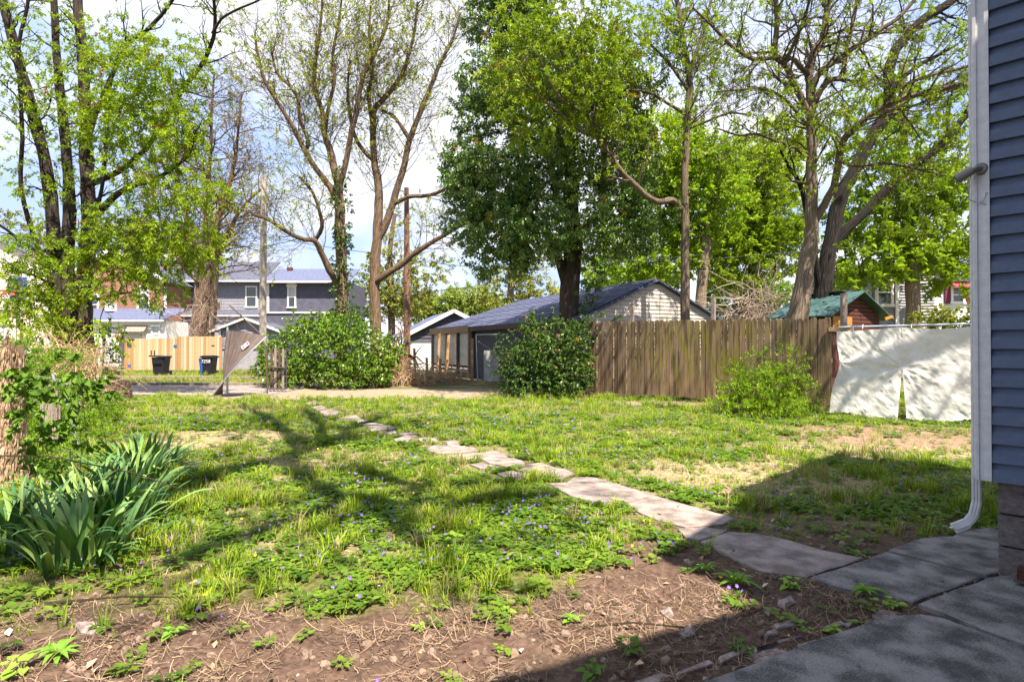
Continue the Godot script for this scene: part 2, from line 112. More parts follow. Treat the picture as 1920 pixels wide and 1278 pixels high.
var SHADE_LEAVES := [[-2.419,11,6.346,1.6,0.7,1.6,0.8], [-1.25,11,5.5,1.6,0.7,1.6,0.8], [-0.135,11,3.833,1.1,0.7,1.1,0.6], [0.323,11,4.767,1.2,0.7,1.2,0.5], [-2.29,11,4.767,1.2,0.7,1.2,0.5], [-0.345,11,2.605,0.8,0.7,0.8,0.5], [0.921,11,0.786,0.7,0.7,0.7,0.5], [1.75,11,0,0.7,0.7,0.7,0.5], [2.445,11,0.1,0.7,0.7,0.7,0.4], [-0.473,11,0.311,0.6,0.7,0.6,0.5]]
var OVERHEAD := [
	[-0.9,9,-0.222,0.21,-0.819,9.333,0.718,0.19,-0.77,9.667,1.805,0.17,-0.327,10,2.404,0.15,0.011,10.333,3.485,0.13,0.689,10.667,4.602,0.11,1.45,11,5.5,0.09],
	[-0.326,10,2.264,0.14,0.688,10.15,0.608,0.118,1.347,10.3,-0.051,0.095,1.873,10.45,-0.899,0.073,2.24,10.6,-1.544,0.05],
	[0.115,10.1,1.764,0.14,0.914,10.325,1.363,0.123,1.435,10.55,0.764,0.105,2.145,10.775,0.468,0.088,2.805,11,0.539,0.07],
	[1.076,10.2,0.304,0.11,1.371,10.4,0.038,0.098,2.066,10.6,-0.201,0.085,2.612,10.8,-0.015,0.072,3.1,11,0,0.06],
	[0.994,10.2,0.247,0.1,0.912,10.35,-0.437,0.09,0.729,10.5,-0.625,0.08,0.568,10.65,-1.262,0.07,0.515,10.8,-1.644,0.06],
	[-0.23,10,2.7,0.15,-0.947,10.467,4.1,0.13,-2.037,10.933,5.941,0.11,-3.462,11.4,8.05,0.09],
	[-0.131,10.2,3.091,0.11,-0.635,10.9,4.817,0.09,-1.65,11.6,7.033,0.07],
	[0.003,10.3,3.502,0.11,-0.016,10.95,4.792,0.09,0.374,11.6,5.779,0.07],
	[-0.834,9.4,1.339,0.1,-1.559,9.8,2.1,0.08,-2.07,10.2,2.6,0.06]]
var FLAGSTONES := [
	[Vector2(1.029,5.238), Vector2(1.325,5.5), Vector2(1.587,5.133), Vector2(1.809,4.783), Vector2(1.661,4.625), Vector2(1.342,4.543), Vector2(1.172,4.738), Vector2(1.077,4.936)],
	[Vector2(0.49,5.856), Vector2(0.66,6.26), Vector2(0.865,6.26), Vector2(1.118,5.856), Vector2(1.33,5.5), Vector2(1.036,5.274), Vector2(0.797,5.48)],
	[Vector2(0.364,5.969), Vector2(0.547,6.016), Vector2(0.764,5.6), Vector2(0.924,5.292), Vector2(0.765,5.256), Vector2(0.548,5.48)],
	[Vector2(0.078,6.638), Vector2(0.187,6.844), Vector2(0.372,6.814), Vector2(0.606,6.667), Vector2(0.691,6.444), Vector2(0.504,6.16), Vector2(0.306,6.471)],
	[Vector2(-0.164,6.444), Vector2(0,6.581), Vector2(0.174,6.364), Vector2(0.148,6.039), Vector2(-0.028,6.185)],
	[Vector2(-0.363,7.264), Vector2(-0.135,7.44), Vector2(0.118,7.23), Vector2(0.159,7), Vector2(-0.062,6.875), Vector2(-0.268,7.032)],
	[Vector2(-0.795,7.476), Vector2(-0.56,7.7), Vector2(-0.246,7.739), Vector2(-0.122,7.476), Vector2(-0.363,7.264), Vector2(-0.608,7.264)],
	[Vector2(-1.197,7.979), Vector2(-1.114,8.28), Vector2(-0.832,8.324), Vector2(-0.556,8.148), Vector2(-0.467,7.897), Vector2(-0.697,7.662), Vector2(-0.98,7.7)],
	[Vector2(-0.507,6.968), Vector2(-0.353,7.064), Vector2(-0.188,6.875), Vector2(-0.367,6.725)],
	[Vector2(-1.794,8.851), Vector2(-1.698,9.112), Vector2(-1.548,9.059), Vector2(-1.526,8.652), Vector2(-1.658,8.603)],
	[Vector2(-1.424,8.851), Vector2(-1.318,9.059), Vector2(-1.149,8.902), Vector2(-1.095,8.603), Vector2(-1.299,8.508)],
	[Vector2(-2.109,9.506), Vector2(-1.949,9.747), Vector2(-1.835,9.39), Vector2(-1.983,9.167)],
	[Vector2(-2.762,10.548), Vector2(-2.545,10.769), Vector2(-2.021,10.199), Vector2(-2.006,9.809), Vector2(-2.379,10.065)],
	[Vector2(-3.418,11.324), Vector2(-3.235,11.667), Vector2(-2.719,11.079), Vector2(-2.819,10.694), Vector2(-3.155,10.845)],
	[Vector2(-4.2,12.727), Vector2(-4.068,13.162), Vector2(-3.528,12.32), Vector2(-3.548,11.756), Vector2(-3.82,11.938)],
	[Vector2(-5.125,14.528), Vector2(-5.101,15.248), Vector2(-4.71,14.393), Vector2(-4.768,13.874)],
	[Vector2(-2.439,9.935), Vector2(-2.269,10.065), Vector2(-2.083,9.625), Vector2(-2.199,9.448)],
	[Vector2(-1.858,9.506), Vector2(-1.652,9.565), Vector2(-1.483,9.167), Vector2(-1.673,9.112)],
	[Vector2(-1.022,8.652), Vector2(-0.859,8.75), Vector2(-0.754,8.462), Vector2(-0.913,8.37)],
	[Vector2(-0.42,7.7), Vector2(-0.214,7.857), Vector2(-0.034,7.512), Vector2(-0.1,7.299)],
	[Vector2(-3.341,11.667), Vector2(-3.169,11.938), Vector2(-2.945,11.407), Vector2(-3.094,11.159)],
	[Vector2(-4.63,13.509), Vector2(-4.49,13.874), Vector2(-4.2,13.276), Vector2(-4.306,12.941)],
	[Vector2(0.158,6.937), Vector2(0.353,7.064), Vector2(0.493,6.784), Vector2(0.384,6.814)],
	[Vector2(1.269,4.503), Vector2(1.482,4.529), Vector2(1.635,4.464), Vector2(1.523,4.35), Vector2(1.35,4.242), Vector2(1.271,4.302)]]
var SLABS := [
	[Vector2(1.346,4.208), Vector2(1.613,4.413), Vector2(1.795,4.387), Vector2(1.995,4.219), Vector2(2.147,3.99), Vector2(2.315,3.869), Vector2(1.775,3.557), Vector2(1.543,3.649), Vector2(1.474,3.86)],
	[Vector2(1.785,3.532), Vector2(2.312,3.831), Vector2(2.526,3.969), Vector2(2.839,3.54), Vector2(2.176,3.195), Vector2(1.892,3.385)],
	[Vector2(2.553,3.99), Vector2(2.942,4.231), Vector2(3.208,4.278), Vector2(3.37,4.413), Vector2(3.871,4.529), Vector2(3.605,3.85), Vector2(2.868,3.557)],
	[Vector2(2.182,3.162), Vector2(2.851,3.524), Vector2(3.393,3.624), Vector2(2.987,2.452), Vector2(2.468,2.61), Vector2(2.303,2.879), Vector2(2.241,3.062)],
	[Vector2(0.814,2.452), Vector2(1.803,2.973), Vector2(1.992,3.043), Vector2(2.125,3.056), Vector2(2.201,3.008), Vector2(2.272,2.873), Vector2(2.427,2.567), Vector2(2.618,2), Vector2(1.389,1.232), Vector2(-0.08,1.467), Vector2(0.072,1.974)]]
var BRICKS := [
	[Vector2(1.076,2.721), Vector2(1.284,2.77), Vector2(1.288,2.735), Vector2(1.06,2.637)],
	[Vector2(1.075,2.628), Vector2(1.256,2.735), Vector2(1.268,2.692), Vector2(1.098,2.597)],
	[Vector2(1.281,2.775), Vector2(1.483,2.862), Vector2(1.49,2.821), Vector2(1.29,2.74)],
	[Vector2(1.121,2.74), Vector2(1.4,2.906), Vector2(1.418,2.873), Vector2(1.121,2.711)],
	[Vector2(0.926,2.646), Vector2(1.098,2.745), Vector2(1.116,2.721), Vector2(0.921,2.597)],
	[Vector2(1.309,2.95), Vector2(1.441,3.002), Vector2(1.421,2.939), Vector2(1.308,2.906)],
	[Vector2(0.702,2.533), Vector2(0.89,2.646), Vector2(0.897,2.61), Vector2(0.709,2.516)],
	[Vector2(1.556,2.95), Vector2(1.695,3.031), Vector2(1.693,2.984), Vector2(1.582,2.939)],
	[Vector2(1.222,2.873), Vector2(1.307,2.922), Vector2(1.301,2.873), Vector2(1.224,2.852)],
	[Vector2(1.677,2.984), Vector2(1.776,3.043), Vector2(1.79,3.02), Vector2(1.699,2.967)],
	[Vector2(0.493,2.464), Vector2(0.648,2.545), Vector2(0.691,2.516), Vector2(0.525,2.406)]]
var STONES := [
	[Vector2(1.884,3.092), Vector2(1.98,3.156), Vector2(2.043,3.13), Vector2(2.025,3.068), Vector2(1.929,3.031), Vector2(1.881,3.043)],
	[Vector2(1.337,3.13), Vector2(1.417,3.182), Vector2(1.434,3.143), Vector2(1.344,3.08)],
	[Vector2(1.483,3.277), Vector2(1.582,3.333), Vector2(1.559,3.235), Vector2(1.475,3.182), Vector2(1.444,3.208)],
	[Vector2(-2.202,2.962), Vector2(-2.171,2.984), Vector2(-2.058,2.979), Vector2(-2.002,2.906), Vector2(-2.015,2.841), Vector2(-2.103,2.873)],
	[Vector2(0.816,2.895), Vector2(0.906,2.984), Vector2(0.897,2.884), Vector2(0.84,2.852)],
	[Vector2(0.781,3.111), Vector2(0.846,3.143), Vector2(0.842,3.068), Vector2(0.791,3.043)]]


# ------------------------------------------------------------------ small helpers
func V(x: float, y: float, d: float) -> Vector3:
	return Vector3(x, y, -d)
func rr(a: float, b: float) -> float:
	return rng.randf_range(a, b)
func rdir() -> Vector3:
	var a := Vector3(rr(-1, 1), rr(-1, 1), rr(-1, 1))
	return a.normalized() if a.length() > 0.01 else Vector3.UP
func lin(r: float, g: float, b: float) -> Color:
	return Color(r, g, b).linear_to_srgb()
func numbered(called: String) -> String:
	if not taken.has(called):
		taken[called] = 0
		return called
	taken[called] += 1
	return "%s_%03d" % [called, taken[called]]
func tag(o: Node3D, label: String, category: String, group := "") -> Node3D:
	o.set_meta("label", label)
	o.set_meta("category", category)
	if group != "":
		o.set_meta("group", group)
	return o
func thing(called: String, label: String, category: String, at := Vector3.ZERO, group := "") -> Node3D:
	var o := Node3D.new()
	o.name = numbered(called)
	add_child(o)
	o.position = at
	return tag(o, label, category, group)
func setting(called: String, at := Vector3.ZERO) -> Node3D:
	var o := Node3D.new()
	o.name = numbered(called)
	add_child(o)
	o.position = at
	o.set_meta("kind", "structure")
	return o
func base_of(n: Node) -> Vector3:
	var p := Vector3.ZERO
	while n != self and n is Node3D:
		p += (n as Node3D).position
		n = n.get_parent()
	return p

class MB:
	var v := PackedVector3Array()
	var n := PackedVector3Array()
	var uv := PackedVector2Array()
	var c := PackedColorArray()
	var ix := PackedInt32Array()
	var col := Color.WHITE
	func tri(a: Vector3, b: Vector3, d: Vector3, ua := Vector2.ZERO, ub := Vector2.ZERO, ud := Vector2.ZERO) -> void:
		var m := (d - a).cross(b - a).normalized()
		var k := v.size()
		v.append(a); v.append(b); v.append(d)
		n.append(m); n.append(m); n.append(m)
		uv.append(ua); uv.append(ub); uv.append(ud)
		c.append(col); c.append(col); c.append(col)
		ix.append(k); ix.append(k + 1); ix.append(k + 2)
	# four corners round a face; turned so that it faces "hint"
	func quad(a: Vector3, b: Vector3, d: Vector3, e: Vector3, hint: Vector3, u0 := Vector2.ZERO, u1 := Vector2.ONE) -> void:
		var m := (d - a).cross(b - a).normalized()
		var flip := m.dot(hint) < 0
		if flip:
			m = -m
		var k := v.size()
		v.append(a); v.append(b); v.append(d); v.append(e)
		for i in 4:
			n.append(m)
			c.append(col)
		uv.append(Vector2(u0.x, u0.y)); uv.append(Vector2(u0.x, u1.y)); uv.append(Vector2(u1.x, u1.y)); uv.append(Vector2(u1.x, u0.y))
		if flip:
			for i in [0, 2, 1, 0, 3, 2]: ix.append(k + i)
		else:
			for i in [0, 1, 2, 0, 2, 3]: ix.append(k + i)
	# a box with chamfered look left to its size: centre and three half axes
	func box(p: Vector3, a: Vector3, b: Vector3, d: Vector3, u0 := Vector2.ZERO, u1 := Vector2.ONE) -> void:
		for s in [-1.0, 1.0]:
			quad(p + a * s - b - d, p + a * s + b - d, p + a * s + b + d, p + a * s - b + d, a * s, u0, u1)
			quad(p + b * s - a - d, p + b * s + a - d, p + b * s + a + d, p + b * s - a + d, b * s, u0, u1)
			quad(p + d * s - a - b, p + d * s - a + b, p + d * s + a + b, p + d * s + a - b, d * s, u0, u1)
	func abox(x0: float, x1: float, y0: float, y1: float, d0: float, d1: float) -> void:
		box(Vector3((x0 + x1) / 2, (y0 + y1) / 2, -(d0 + d1) / 2), Vector3((x1 - x0) / 2, 0, 0), Vector3(0, (y1 - y0) / 2, 0), Vector3(0, 0, (d1 - d0) / 2))
	func bar(a: Vector3, b: Vector3, w: float, t: float, up := Vector3.UP) -> void:
		var l := (b - a) / 2
		var s := l.cross(up).normalized()
		if s.length() < 0.5:
			s = Vector3.RIGHT
		var q := s.cross(l).normalized()
		box((a + b) / 2, l, s * w / 2, q * t / 2, Vector2.ZERO, Vector2(l.length(), 1))
	func tube(p: Array, r: Array, sides: int, caps := true) -> void:
		var cnt := p.size()
		var t0: Vector3 = (p[1] - p[0]).normalized()
		var u := t0.cross(Vector3(0.31, 0.17, 0.93)).normalized()
		var k := v.size()
		var lenv := 0.0
		for i in cnt:
			var t: Vector3 = (p[min(i + 1, cnt - 1)] - p[max(i - 1, 0)]).normalized()
			u = (u - t * u.dot(t)).normalized()
			var w := t.cross(u)
			if i > 0:
				lenv += (p[i] - p[i - 1]).length()
			for j in sides + 1:
				var a := TAU * j / sides
				var o := u * cos(a) + w * sin(a)
				v.append(p[i] + o * r[i])
				n.append(o)
				uv.append(Vector2(float(j) / sides, lenv * 0.5))
				c.append(col)
		for i in cnt - 1:
			for j in sides:
				var q := k + i * (sides + 1) + j
				ix.append(q); ix.append(q + sides + 2); ix.append(q + 1)
				ix.append(q); ix.append(q + sides + 1); ix.append(q + sides + 2)
		if caps and sides > 3:
			for e in [0, cnt - 1]:
				var ring := k + int(e) * (sides + 1)
				var m: Vector3 = t0 * -1 if e == 0 else (p[cnt - 1] - p[cnt - 2]).normalized()
				var q := v.size()
				v.append(p[e]); n.append(m); uv.append(Vector2(.5, .5)); c.append(col)
				for j in sides + 1:
					v.append(v[ring + j]); n.append(m); uv.append(Vector2(.5, .5)); c.append(col)
				for j in sides:
					if e == 0:
						ix.append(q); ix.append(q + 1 + j); ix.append(q + 2 + j)
					else:
						ix.append(q); ix.append(q + 2 + j); ix.append(q + 1 + j)
	# a sheet of points rows x cols with smooth normals
	func sheet(pts: PackedVector3Array, rows: int, cols: int, hint: Vector3) -> void:
		var k := v.size()
		var s := 1.0
		for i in rows:
			for j in cols:
				var du := pts[i * cols + min(j + 1, cols - 1)] - pts[i * cols + max(j - 1, 0)]
				var dv := pts[min(i + 1, rows - 1) * cols + j] - pts[max(i - 1, 0) * cols + j]
				var m := du.cross(dv).normalized()
				if i == rows / 2 and j == cols / 2:
					s = -1.0 if m.dot(hint) < 0 else 1.0
				v.append(pts[i * cols + j]); n.append(m)
				uv.append(Vector2(float(j) / (cols - 1), float(i) / (rows - 1))); c.append(col)
		for i in rows * cols:
			n[k + i] = n[k + i] * s
		for i in rows - 1:
			for j in cols - 1:
				var q := k + i * cols + j
				if s > 0:
					for e in [0, cols, cols + 1, 0, cols + 1, 1]: ix.append(q + e)
				else:
					for e in [0, cols + 1, cols, 0, 1, cols + 1]: ix.append(q + e)
	# a slab: outline (x, depth), bottom, top, worn edge
	func slab(o: PackedVector2Array, y0: float, y1: float, wear: float, seed_: int) -> void:
		var r := RandomNumberGenerator.new()
		r.seed = seed_
		var fine := PackedVector2Array()
		for i in o.size():
			var a := o[i]
			var b := o[(i + 1) % o.size()]
			var m: int = max(1, int((b - a).length() / 0.12))
			for j in m:
				var q := a.lerp(b, float(j) / m)
				if j > 0:
					q += (b - a).orthogonal().normalized() * r.randf_range(-wear, wear) * 0.7
				fine.append(q)
		var mid := Vector2.ZERO
		for q in fine: mid += q
		mid /= fine.size()
		var inner := PackedVector2Array()
		for q in fine: inner.append(q + (mid - q).normalized() * wear * r.randf_range(0.6, 1.6))
		var k := v.size()
		var t := Geometry2D.triangulate_polygon(inner)
		for q in inner:
			v.append(Vector3(q.x, y1, -q.y)); n.append(Vector3.UP); uv.append(q); c.append(col)
		for i in range(0, t.size(), 3):
			var A := inner[t[i]]
			var B := inner[t[i + 1]]
			var C := inner[t[i + 2]]
			var up := Vector3(C.x - A.x, 0, A.y - C.y).cross(Vector3(B.x - A.x, 0, A.y - B.y)).y > 0
			ix.append(k + t[i]); ix.append(k + t[i + 1] if up else k + t[i + 2]); ix.append(k + t[i + 2] if up else k + t[i + 1])
		for i in fine.size():
			var j := (i + 1) % fine.size()
			var f0 := fine[i]
			var f1 := fine[j]
			var out := Vector3((f0 + f1).x / 2 - mid.x, 0, mid.y - (f0 + f1).y / 2)
			var ylow := y1 - wear * 0.5
			quad(Vector3(inner[i].x, y1, -inner[i].y), Vector3(inner[j].x, y1, -inner[j].y), Vector3(f1.x, ylow, -f1.y), Vector3(f0.x, ylow, -f0.y), Vector3.UP + out, f0, f1)
			quad(Vector3(f0.x, ylow, -f0.y), Vector3(f1.x, ylow, -f1.y), Vector3(f1.x, y0, -f1.y), Vector3(f0.x, y0, -f0.y), out, f0, f1)
	func mesh(off := Vector3.ZERO) -> ArrayMesh:
		var a := []
		a.resize(Mesh.ARRAY_MAX)
		if off != Vector3.ZERO:
			for i in v.size():
				v[i] -= off
		a[Mesh.ARRAY_VERTEX] = v
		a[Mesh.ARRAY_NORMAL] = n
		a[Mesh.ARRAY_TEX_UV] = uv
		a[Mesh.ARRAY_COLOR] = c
		a[Mesh.ARRAY_INDEX] = ix
		var m := ArrayMesh.new()
		m.add_surface_from_arrays(Mesh.PRIMITIVE_TRIANGLES, a)
		return m

func put(mb: MB, called: String, mat: Material, parent: Node = self) -> MeshInstance3D:
	var o := MeshInstance3D.new()
	o.mesh = mb.mesh(base_of(parent))
	o.material_override = mat
	o.name = numbered(called) if parent == self else called
	parent.add_child(o, true)
	return o
func scatter(called: String, mesh: Mesh, mat: Material, parent: Node, list: Array, cols: Array) -> MultiMeshInstance3D:
	var mm := MultiMesh.new()
	mm.transform_format = MultiMesh.TRANSFORM_3D
	mm.use_colors = true
	mm.mesh = mesh
	mm.instance_count = list.size()
	var off := base_of(parent)
	for i in list.size():
		var t: Transform3D = list[i]
		t.origin -= off
		mm.set_instance_transform(i, t)
		mm.set_instance_color(i, cols[i])
	var o := MultiMeshInstance3D.new()
	o.multimesh = mm
	o.material_override = mat
	o.name = numbered(called) if parent == self else called
	parent.add_child(o, true)
	o.set_meta("kind", "stuff")
	return o

# ------------------------------------------------------------------ textures and materials
func noise_image(size: int, seed_: int, freq: float, oct := 4, sx := 1.0, sy := 1.0) -> Image:
	var f := FastNoiseLite.new()
	f.seed = seed_
	f.noise_type = FastNoiseLite.TYPE_SIMPLEX_SMOOTH
	f.frequency = freq
	f.fractal_octaves = oct
	var im := f.get_seamless_image(int(size * sx), int(size * sy))
	if sx != 1.0 or sy != 1.0:
		im.resize(size, size)
	return im
# colour texture between two linear colours, driven by two noises mixed
func ramp_tex(a: Image, b: Image, mixv: float, lo: Color, hi: Color, contrast := 1.0, speck := 0.0, seed_ := 1) -> ImageTexture:
	var s := a.get_width()
	var im := Image.create(s, s, true, Image.FORMAT_RGB8)
	var r := RandomNumberGenerator.new()
	r.seed = seed_
	for y in s:
		for x in s:
			var t := a.get_pixel(x, y).r * (1 - mixv) + b.get_pixel(x, y).r * mixv
			t = clampf((t - .5) * contrast + .5 + r.randf_range(-speck, speck), 0, 1)
			im.set_pixel(x, y, lo.lerp(hi, t).linear_to_srgb())
	return ImageTexture.create_from_image(im)
func mat(c: Color, rough := 0.9, tex: Texture2D = null, world_scale := 0.0) -> StandardMaterial3D:
	var m := StandardMaterial3D.new()
	m.albedo_color = c.linear_to_srgb()
	m.roughness = rough
	m.metallic_specular = 0.35
	if tex:
		m.albedo_texture = tex
	if world_scale > 0:
		m.uv1_triplanar = true
		m.uv1_world_triplanar = true
		m.uv1_scale = Vector3.ONE * world_scale
	return m
func relief(m: StandardMaterial3D, im: Image, cm: float) -> StandardMaterial3D:
	m.heightmap_enabled = true
	m.heightmap_texture = ImageTexture.create_from_image(im)
	m.heightmap_scale = cm
	return m
func leaf_mat(rough: float, through: float, spec := 0.4) -> StandardMaterial3D:
	var m := StandardMaterial3D.new()
	m.albedo_color = Color.WHITE
	m.vertex_color_use_as_albedo = true
	m.roughness = rough
	m.metallic_specular = spec
	m.cull_mode = BaseMaterial3D.CULL_DISABLED
	if through > 0:
		m.backlight_enabled = true
		m.backlight = Color(through, through, through * 0.55)
	return m
func tint_mat(rough := 0.95) -> StandardMaterial3D:
	var m := mat(Color.WHITE, rough)
	m.vertex_color_use_as_albedo = true
	m.cull_mode = BaseMaterial3D.CULL_DISABLED
	return m

func make_materials() -> void:
	var fine := noise_image(512, 3, 0.045, 5)
	var coarse := noise_image(512, 8, 0.012, 4)
	var grit := noise_image(512, 41, 0.22, 3)
	var bark_n := noise_image(256, 5, 0.06, 4, 1.0, 0.16)
	var bark_f := noise_image(256, 15, 0.1, 3, 1.0, 0.3)
	var grain := noise_image(512, 21, 0.05, 4, 1.0, 0.05)
	var soil := mat(Color.WHITE, 1.0, ramp_tex(fine, coarse, 0.3, Color(.42, .40, .38), Color(1, 1, 1), 1.8, 0.16, 4), 0.9)
	soil.vertex_color_use_as_albedo = true
	M.soil = relief(soil, fine, 1.6)
	M.concrete = relief(mat(Color.WHITE, 0.9, ramp_tex(grit, coarse, 0.62, Color(.075, .068, .068), Color(.27, .25, .245), 2.5, 0.20, 6), .62), fine, 0.35)
	M.path = relief(mat(Color.WHITE, 0.9, ramp_tex(grit, coarse, 0.6, Color(.14, .11, .10), Color(.34, .285, .265), 2.2, 0.18, 7), .7), fine, 0.5)
	M.brick_old = relief(mat(Color.WHITE, 0.95, ramp_tex(fine, coarse, 0.5, Color(.16, .12, .11), Color(.36, .29, .27), 2.0, 0.12, 8), 1.6), fine, 0.6)
	M.block = relief(mat(Color.WHITE, 0.95, ramp_tex(fine, coarse, 0.5, Color(.09, .075, .07), Color(.22, .19, .18), 2.0, 0.12, 9), 1.4), fine, 0.5)
	M.mortar = mat(Color(.10, .09, .085), 1.0)
	var bt := ramp_tex(bark_n, bark_f, 0.4, Color(.35, .32, .30), Color(1, 1, 1), 1.7, 0.06, 5)
	for k in {"bark_dark": Color(.10, .078, .068), "bark_grey": Color(.27, .19, .14), "bark_warm": Color(.30, .205, .14), "bark_pale": Color(.36, .28, .21), "bark_black": Color(.045, .038, .036), "bark_olive": Color(.22, .17, .10)}:
		var cc: Color = {"bark_dark": Color(.10, .078, .068), "bark_grey": Color(.27, .19, .14), "bark_warm": Color(.30, .205, .14), "bark_pale": Color(.36, .28, .21), "bark_black": Color(.045, .038, .036), "bark_olive": Color(.22, .17, .10)}[k]
		var m := mat(cc, 0.95, bt)
		m.uv1_scale = Vector3(2, 1, 1)
		M[k] = relief(m, bark_n, 5.0)
	M.pole_grey = mat(Color(.52, .46, .42), 0.9, ramp_tex(grain, noise_image(512, 33, 0.02, 3), 0.3, Color(.55, .52, .5), Color(1, 1, 1), 1.8, 0.05, 3))
	M.pole_brown = mat(Color(.30, .17, .12), 0.9, M.pole_grey.albedo_texture)
	M.cedar = []
	for k in 5:
		var q := mat([Color(.56, .33, .16), Color(.66, .44, .24), Color(.46, .27, .13), Color(.68, .52, .36), Color(.58, .40, .24)][k], 0.85, M.pole_grey.albedo_texture)
		M.cedar.append(q)
	M.timber = mat(Color(.36, .26, .17), 0.9, M.pole_grey.albedo_texture)
	M.timber_grey = mat(Color(.34, .28, .24), 0.9, M.pole_grey.albedo_texture)
	M.timber_dark = mat(Color(.13, .085, .07), 0.9, M.pole_grey.albedo_texture)
	M.dead_wood = relief(mat(Color.WHITE, 0.95, ramp_tex(bark_n, fine, 0.5, Color(.24, .155, .10), Color(.58, .40, .26), 1.9, 0.12, 31)), bark_f, 5.0)
	M.dead_wood.uv1_scale = Vector3(2, 1.6, 1)
	M.stump = relief(mat(Color(.15, .095, .075), 0.95, bt), bark_n, 4.0)
	M.siding_blue = mat(Color(.13, .17, .265), 0.55, ramp_tex(fine, coarse, 0.6, Color(.72, .72, .71), Color(1, 1, 1), 1.7, 0.04, 10), 1.6)
	M.trim_white = mat(Color(.74, .74, .76), 0.5, M.siding_blue.albedo_texture, 2.0)
	M.white = mat(Color(.78, .77, .75), 0.7)
	M.cream = mat(Color(.74, .66, .58), 0.7)
	M.beige = mat(Color(.56, .50, .45), 0.65, M.siding_blue.albedo_texture, 0.6)
	M.shingle = mat(Color.WHITE, 0.95, ramp_tex(fine, coarse, 0.45, Color(.062, .075, .14), Color(.14, .158, .255), 1.9, 0.14, 12), 0.55)
	M.shingle_dark = mat(Color.WHITE, 0.95, ramp_tex(fine, coarse, 0.4, Color(.05, .055, .085), Color(.12, .125, .17), 1.8, 0.12, 13), 0.4)
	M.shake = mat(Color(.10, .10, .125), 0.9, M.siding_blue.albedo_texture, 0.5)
	M.grey_siding = mat(Color(.34, .34, .39), 0.7, M.siding_blue.albedo_texture, 0.5)
	M.slate_siding = mat(Color(.115, .115, .165), 0.7, ramp_tex(fine, coarse, 0.8, Color(.7, .7, .7), Color(1, 1, 1), 1.6, 0.04, 14), 0.3)
	M.brick_wall = mat(Color.WHITE, 0.95, ramp_tex(fine, coarse, 0.4, Color(.22, .105, .075), Color(.36, .19, .135), 1.8, 0.22, 15), 1.1)
	M.red_wall = mat(Color(.12, .045, .035), 0.9, M.pole_grey.albedo_texture)
	M.green_metal = mat(Color(.065, .135, .135), 0.55, ramp_tex(fine, coarse, 0.7, Color(.55, .55, .55), Color(1, 1, 1), 2.0, 0.06, 16), 0.9)
	M.galv = mat(Color(.42, .45, .52), 0.4)
	M.galv.metallic = 0.6
	M.wire = mat(Color(.05, .05, .055), 0.6)
	M.plastic_black = mat(Color(.018, .018, .024), 0.45)
	M.plastic_blue = mat(Color(.02, .10, .42), 0.4)
	M.print_white = mat(Color(.75, .75, .78), 0.7)
	M.print_red = mat(Color(.60, .10, .14), 0.7)
	M.awning_red = mat(Color(.42, .05, .08), 0.7)
	M.shutter = mat(Color(.16, .03, .06), 0.7)
	M.orange_wood = mat(Color(.52, .25, .06), 0.8, M.pole_grey.albedo_texture)
	M.gun = mat(Color(.26, .235, .215), 0.5)
	M.hole = mat(Color(.012, .012, .014), 0.3)
	M.tarp = mat(Color(.68, .67, .655), 0.75, ramp_tex(fine, coarse, 0.7, Color(.80, .78, .73), Color(1, 1, 1), 1.7, 0.03, 17), 0.5)
	M.tarp.backlight_enabled = true
	M.tarp.backlight = Color(.12, .12, .11)
	M.panel = mat(Color(.16, .125, .115), 0.8, ramp_tex(grain, coarse, 0.3, Color(.55, .5, .5), Color(1, 1, 1), 2.0, 0.06, 18))
	M.pane = StandardMaterial3D.new()
	M.pane.albedo_color = Color(.55, .65, .68, 0.28)
	M.pane.transparency = BaseMaterial3D.TRANSPARENCY_ALPHA
	M.pane.roughness = 0.05
	M.glass_dark = mat(Color(.03, .04, .045), 0.06)
	M.glass_dark.metallic_specular = 0.9
	M.film = mat(Color(.55, .56, .54), 0.35, ramp_tex(fine, coarse, 0.8, Color(.55, .57, .57), Color(1, 1, 1), 1.6, 0.0, 19), .35)
	M.blind = mat(Color(.55, .55, .56), 0.8)
	M.leaf = leaf_mat(0.5, 0.95)
	M.leaf_gloss = leaf_mat(0.32, 0.30, 0.5)
	M.leaf_dull = leaf_mat(0.75, 0.5, 0.3)
	M.tint = tint_mat()
	M.asphalt = relief(mat(Color.WHITE, 0.95, ramp_tex(fine, coarse, 0.5, Color(.17, .14, .14), Color(.34, .28, .27), 1.8, 0.12, 20), 0.5), fine, 0.8)
	M.kerb = mat(Color.WHITE, 0.95, ramp_tex(fine, coarse, 0.5, Color(.14, .105, .085), Color(.34, .27, .22), 1.8, 0.10, 22), 0.9)
	# weathered boards: grain streaks, moss and random darker streaks along the whole run
	var fw := 2048
	var fh := 256
	var fimg := Image.create(fw, fh, true, Image.FORMAT_RGB8)
	var g1 := FastNoiseLite.new()
	g1.seed = 77
	g1.frequency = 1.0
	var r := RandomNumberGenerator.new()
	r.seed = 5
	var tone := []
	for k in 64: tone.append(r.randf_range(0.0, 1.0))
